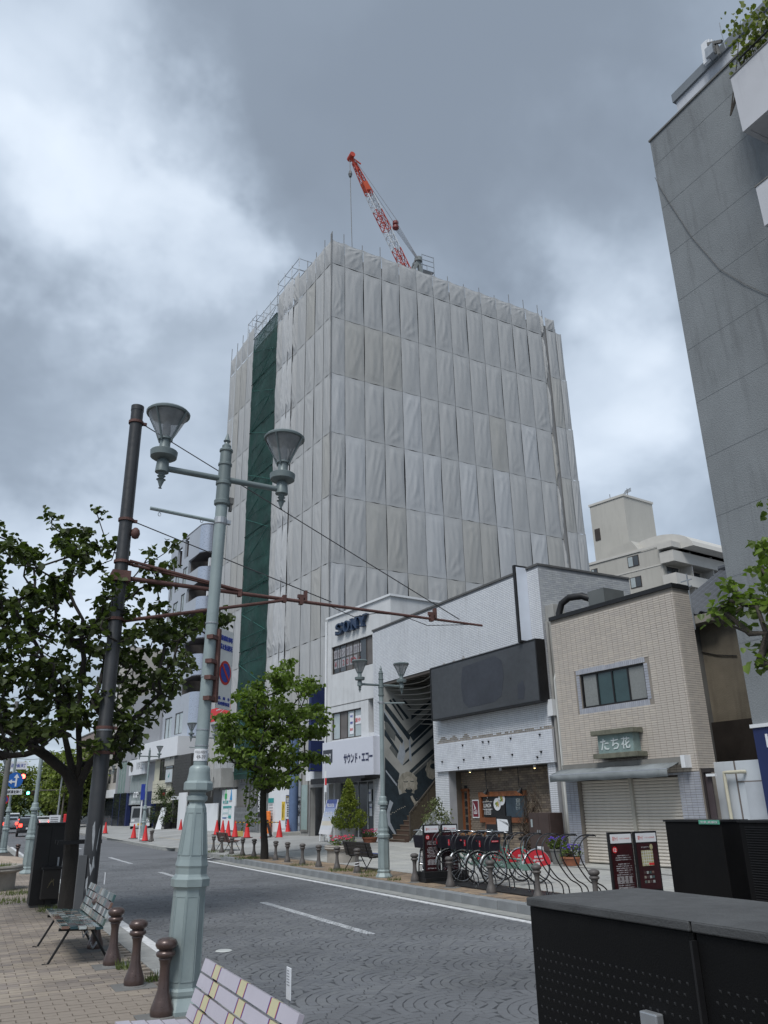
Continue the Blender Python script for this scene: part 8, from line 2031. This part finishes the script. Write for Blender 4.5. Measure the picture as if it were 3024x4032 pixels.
for i in range(3): MB().box(.02, .16, -.004, .004, 2.0+i*.3, 2.0+i*.3+.29).build('stripe', m_redp if i % 2 else m_whitec, fl_)
# ---------------------------------------------------------------- vehicles
m_tail = mat('tail_lamp', (.6, .02, .02), .3, emit=2.5, ecol=(1, .06, .04), var=0)
def make_car(label, loc, rz, col, sc=1., van=False, lit=True, name='car'):
    t = thing(name, label, 'car' if not van else 'van', loc, rz, 'cars waiting down the street'); t.scale = (sc,)*3
    pm = mat('car_'+col[0], col[1], .25, var=.03, coat=.8, metal=.2); hw = .82
    if van: P = [(0, .3), (0, 1.0), (.1, 1.75), (.3, 1.85), (3.0, 1.85), (3.5, 1.15), (4.0, .95), (4.05, .3)]
    else: P = [(0, .3), (-.03, .75), (.05, .95), (.45, 1.38), (.8, 1.47), (1.9, 1.47), (2.8, 1.0), (3.75, .85), (3.85, .35)]
    # body: rings across the width so the flanks curve in
    b = MB(); ys = [(-hw, .86), (-hw*.93, 1.0), (hw*.93, 1.0), (hw, .86)]; V = []
    for y, k in ys:
        for x, z in P: V.append((y*(1 if z < 1.0 else (.84 if k < 1 else .86)), x if k == 1 else x*.985+.03, .3+(z-.3)*(1 if k == 1 else .97)))
    n = len(P); b.add(V, [(i*n+j, i*n+(j+1) % n, (i+1)*n+(j+1) % n, (i+1)*n+j) for i in range(3) for j in range(n)]+[tuple(range(n-1, -1, -1)), tuple(range(3*n, 4*n))]); b.build('body', pm, t, smooth=30)
    g = MB()
    if van: g.add([(-.66, -.005+.02, 1.15), (.66, .015, 1.15), (.62, .07, 1.68), (-.62, .07, 1.68)], [(0, 1, 2, 3)])
    else: g.add([(-.62, .12, .99), (.62, .12, .99), (.56, .43, 1.34), (-.56, .43, 1.34)], [(0, 1, 2, 3)])
    V2 = [(v[0], v[1]-.015, v[2]+.012) for v in g.V]; g.V = V2; g.build('rear_window', m_glassd, t)
    for s_ in (-1, 1):
        w = MB(); w.add([(s_*.74, .5, 1.02), (s_*.74, 2.6, 1.02), (s_*.71, 1.95, 1.4), (s_*.71, .8, 1.4)], [(0, 1, 2, 3)]); w.build('side_window', m_glassd, t)
        MB().box(s_*.6-.13, s_*.6+.13, -.07, .02, .74, .98 if not van else 1.05).build('tail_lamp', m_tail if lit else m_redp, t)
        for x in (.7, 3.1):
            wh = MB(); wh.tube([(s_*.68, x, .31), (s_*.83, x, .31)], .31, 18); wo = wh.build('wheel', m_tyre, t); MB().tube([(s_*.82, x, .31), (s_*.84, x, .31)], .19, 12).build('rim', m_chr, wo)
    MB().box(-.6, .6, -.06, .0, .36, .5).build('bumper', m_black, t); MB().box(-.17, .17, -.075, -.055, .56, .7).build('number_plate', m_whitec, t)
    return t
make_car('silver hatchback with brake lights on, left of the black car', (4.1, 90, 0), -.04, ('silver', (.4, .42, .44)))
make_car('black car with brake lights on, behind the lamp shaft', (4.75, 74, 0), -.04, ('black', (.012, .012, .014)))
make_car('white sedan right of the lamp shaft above the utility cabinet', tuple(PY(*q('M', 572, 930), 98))[:2]+(.0,), -.04, ('white', (.62, .64, .66)))
make_car('white minivan at the back of the queue', (6.2, 128, 0), -.03, ('white', (.62, .64, .66)), van=True)
make_car('dark truck-like van in the oncoming gap at the far left', (-.2, 84, 0), 0, ('darkg', (.03, .035, .03)), van=True)
make_car('distant pale car beyond the white sedan', (9.2, 150, 0), 0, ('silver', (.4, .42, .44)), lit=False)
# light truck facing us before the navy building
tk = thing('delivery_truck', 'small grey delivery truck facing us before the navy building', 'truck', (13.6, 74.5, .25), -.25)
MB().box(-.8, .8, 0, .9, .35, 1.9).build('cab', mat('truck_grey', (.3, .32, .34), .4), tk, bevel=.06); MB().box(-.8, .8, .95, 2.9, .45, 1.9).build('cargo_box', mat('cargo_grey', (.2, .21, .22), .5), tk)
MB().prism([(-.7, -.012, 1.0), (.7, -.012, 1.0), (.62, .0, 1.75), (-.62, .0, 1.75)], (0, .01, 0)).build('windscreen', m_glassd, tk); MB().box(-.82, .82, -.1, 0, .32, .58).build('bumper', m_white, tk); MB().box(-.2, .2, -.12, -.1, .38, .54).build('number_plate', mat('plate_yellow', (.6, .4, .05), .5), tk)
for s_ in (-.6, .6):
    MB().box(s_-.14, s_+.14, -.03, 0, .68, .86).build('headlight', m_whitec, tk)
    for y in (.6, 2.9): MB().tube([(s_*1.1, y, .3), (s_*1.35, y, .3)], .3, 14).build('wheel', m_tyre, tk)
# traffic lights
def signal(label, x, y, z, pole_x, lit, plate=None, face=0):
    t = thing('traffic_light', label, 'traffic light', (pole_x, y, 0)); d = x-pole_x
    MB().tube([(0, 0, 0), (0, 0, z+.8)], .09, 8).build('pole', mat('signal_pole', (.12, .11, .1), .6), t); MB().tube([(0, 0, z+.3), (d, 0, z+.25)], .05, 6).build('arm', mat('signal_pole'), t)
    hs_ = MB().box(d-.6, d+.6, -.1, .12, z-.2, z+.2).build('housing', m_black, t, bevel=.03)
    for k in range(3):
        cx = d-.38+.38*k; on = (k == lit)
        col_ = (('g', (.02, .5, .25), (.1, 1, .6)), ('y', (.3, .2, .02), (1, .6, .1)), ('r', (.5, .02, .02), (1, .08, .05)))[k]
        MB().lathe([(.001, 0), (.15, 0), (.15, .02), (.001, .03)], 14).build('lens', mat('lens_%s%d' % (col_[0], on), col_[1] if on else tuple(c_*.15 for c_ in col_[1]), .3, emit=6 if on else 0, ecol=col_[2], var=0), hs_, loc=(cx, -.1, z)).rotation_euler = (PI/2, 0, 0)
    if plate: MB().box(d-.6, d+.55, -.05, 0, z+.45, z+.95).build('name_plate', m_whitec, t); text(plate, t, d, z+.7, .25, m_blue, -.055, .9)
p = PY(*q('M', 300, 357), 60); signal('traffic light showing red beneath a white place-name plate', float(p[0])-.38, 60, float(p[2]), -.6, 2, '連雀町')
p = PY(*q('M', 366, 573), 96); signal('distant traffic light showing green on a long arm', float(p[0])+.38, 96, float(p[2]), 9.3, 0)
# poles and wires down the left, red post box, white notice
for i, (x, y, h) in enumerate(((.6, 47, 8.0), (-.6, 62, 8.5), (8.9, 96, 7.), (-1.4, 95, 9), (8.7, 120, 8), (1.2, 34, 5.8))):
    u = thing('utility_pole', ('plain grey pole left of the blue arrow sign', 'dark pole at the left edge under the lamp heads', 'grey pole beside the green traffic light', 'distant utility pole at the left edge', 'thin distant pole before the pale trees', 'thin pole behind the blue arrow sign')[i], 'pole', (x, y, 0), 0, 'poles down the street')
    MB().lathe([(.12, 0), (.08, h)], 10).build('shaft', m_concd if i % 2 else m_steel, u, smooth=60); MB().bar((-.6, 0, h-.6), (.6, 0, h-.6), .07).build('crossbar', m_steel, u)
wn = thing('overhead_wire', 'thin overhead wires crossing the street far left', 'wire', (-1.4, 95, 8.4)); 
MB().tube([(0, 0, 0), (7, 2, -.7), (17, 6, .8)], .02, 4).build('cable', m_wire, wn); MB().tube([(0, 0, -.6), (7, 2, -1.2), (17, 6, .2)], .02, 4).build('cable', m_wire, wn)
p = G(*q('M', 895, 965), .1); pb_ = thing('post_box', 'red post box beside the tree trunk down the street', 'post box', (float(PY(*q('M', 895, 900), 80)[0]), 80, .15)); MB().box(-.4, .4, -.3, .3, .5, 1.5).build('body', m_redp, pb_, bevel=.05); MB().box(-.1, .1, -.1, .1, 0, .5).build('foot', m_redp, pb_); MB().box(-.2, .2, -.31, -.3, 1.1, 1.2).build('slot', m_dark, pb_)
p = PY(*q('M', 713, 930), 70); ww_ = thing('white_notice', 'white notice board on a short post beyond the cabinet', 'sign', (float(p[0]), 70, 0)); MB().box(-.4, .4, 0, .04, .9, 1.6).build('board', m_whitec, ww_); MB().box(-.04, .04, .04, .08, 0, 1.5).build('post', m_steel, ww_)
for i in range(4): MB().box(-.3, .25, -.005, 0, 1.0+i*.13, 1.04+i*.13).build('print_line', m_ink, ww_)
p = spot('N', 515, 1830, .2); wp = thing('white_post', 'narrow white post with a blue strip sign by the distant cones', 'sign post', (p[0]-.35, p[1]-1.2, .2)); MB().lathe([(.05, 0), (.05, 2.9)], 8).build('shaft', m_white, wp); MB().box(-.12, .12, -.08, -.05, 2.2, 3.1).build('strip_sign', m_blue, wp)
lm = thing('leaning_board', 'thin white board leaning by the potted trees', 'board', (14.0, 68.9, .3), -.9); MB().prism([(-.3, 0, 0), (.3, 0, 0), (.5, .3, 1.7), (0, .3, 1.7)], (0, .04, 0)).build('board', m_whitec, lm)
cv = thing('manhole_cap', 'small oval pale cover lying in the near lane', 'cover', tuple(G(881, 3744, .01))); MB().lathe([(.001, 0), (.11, 0), (.1, .008), (.001, .008)], 20).build('disc', mat('pale_cover', (.45, .47, .46), .6), cv)
fn = thing('folded_netting', 'loose white cord tied round the bollard before the black bench', 'cord', (9.3, 20.32, .3)); MB().tube([(.07*math.cos(t), .07*math.sin(t), .01*t) for t in np.linspace(0, 12, 30)], .01, 5).build('cord', m_whitec, fn)
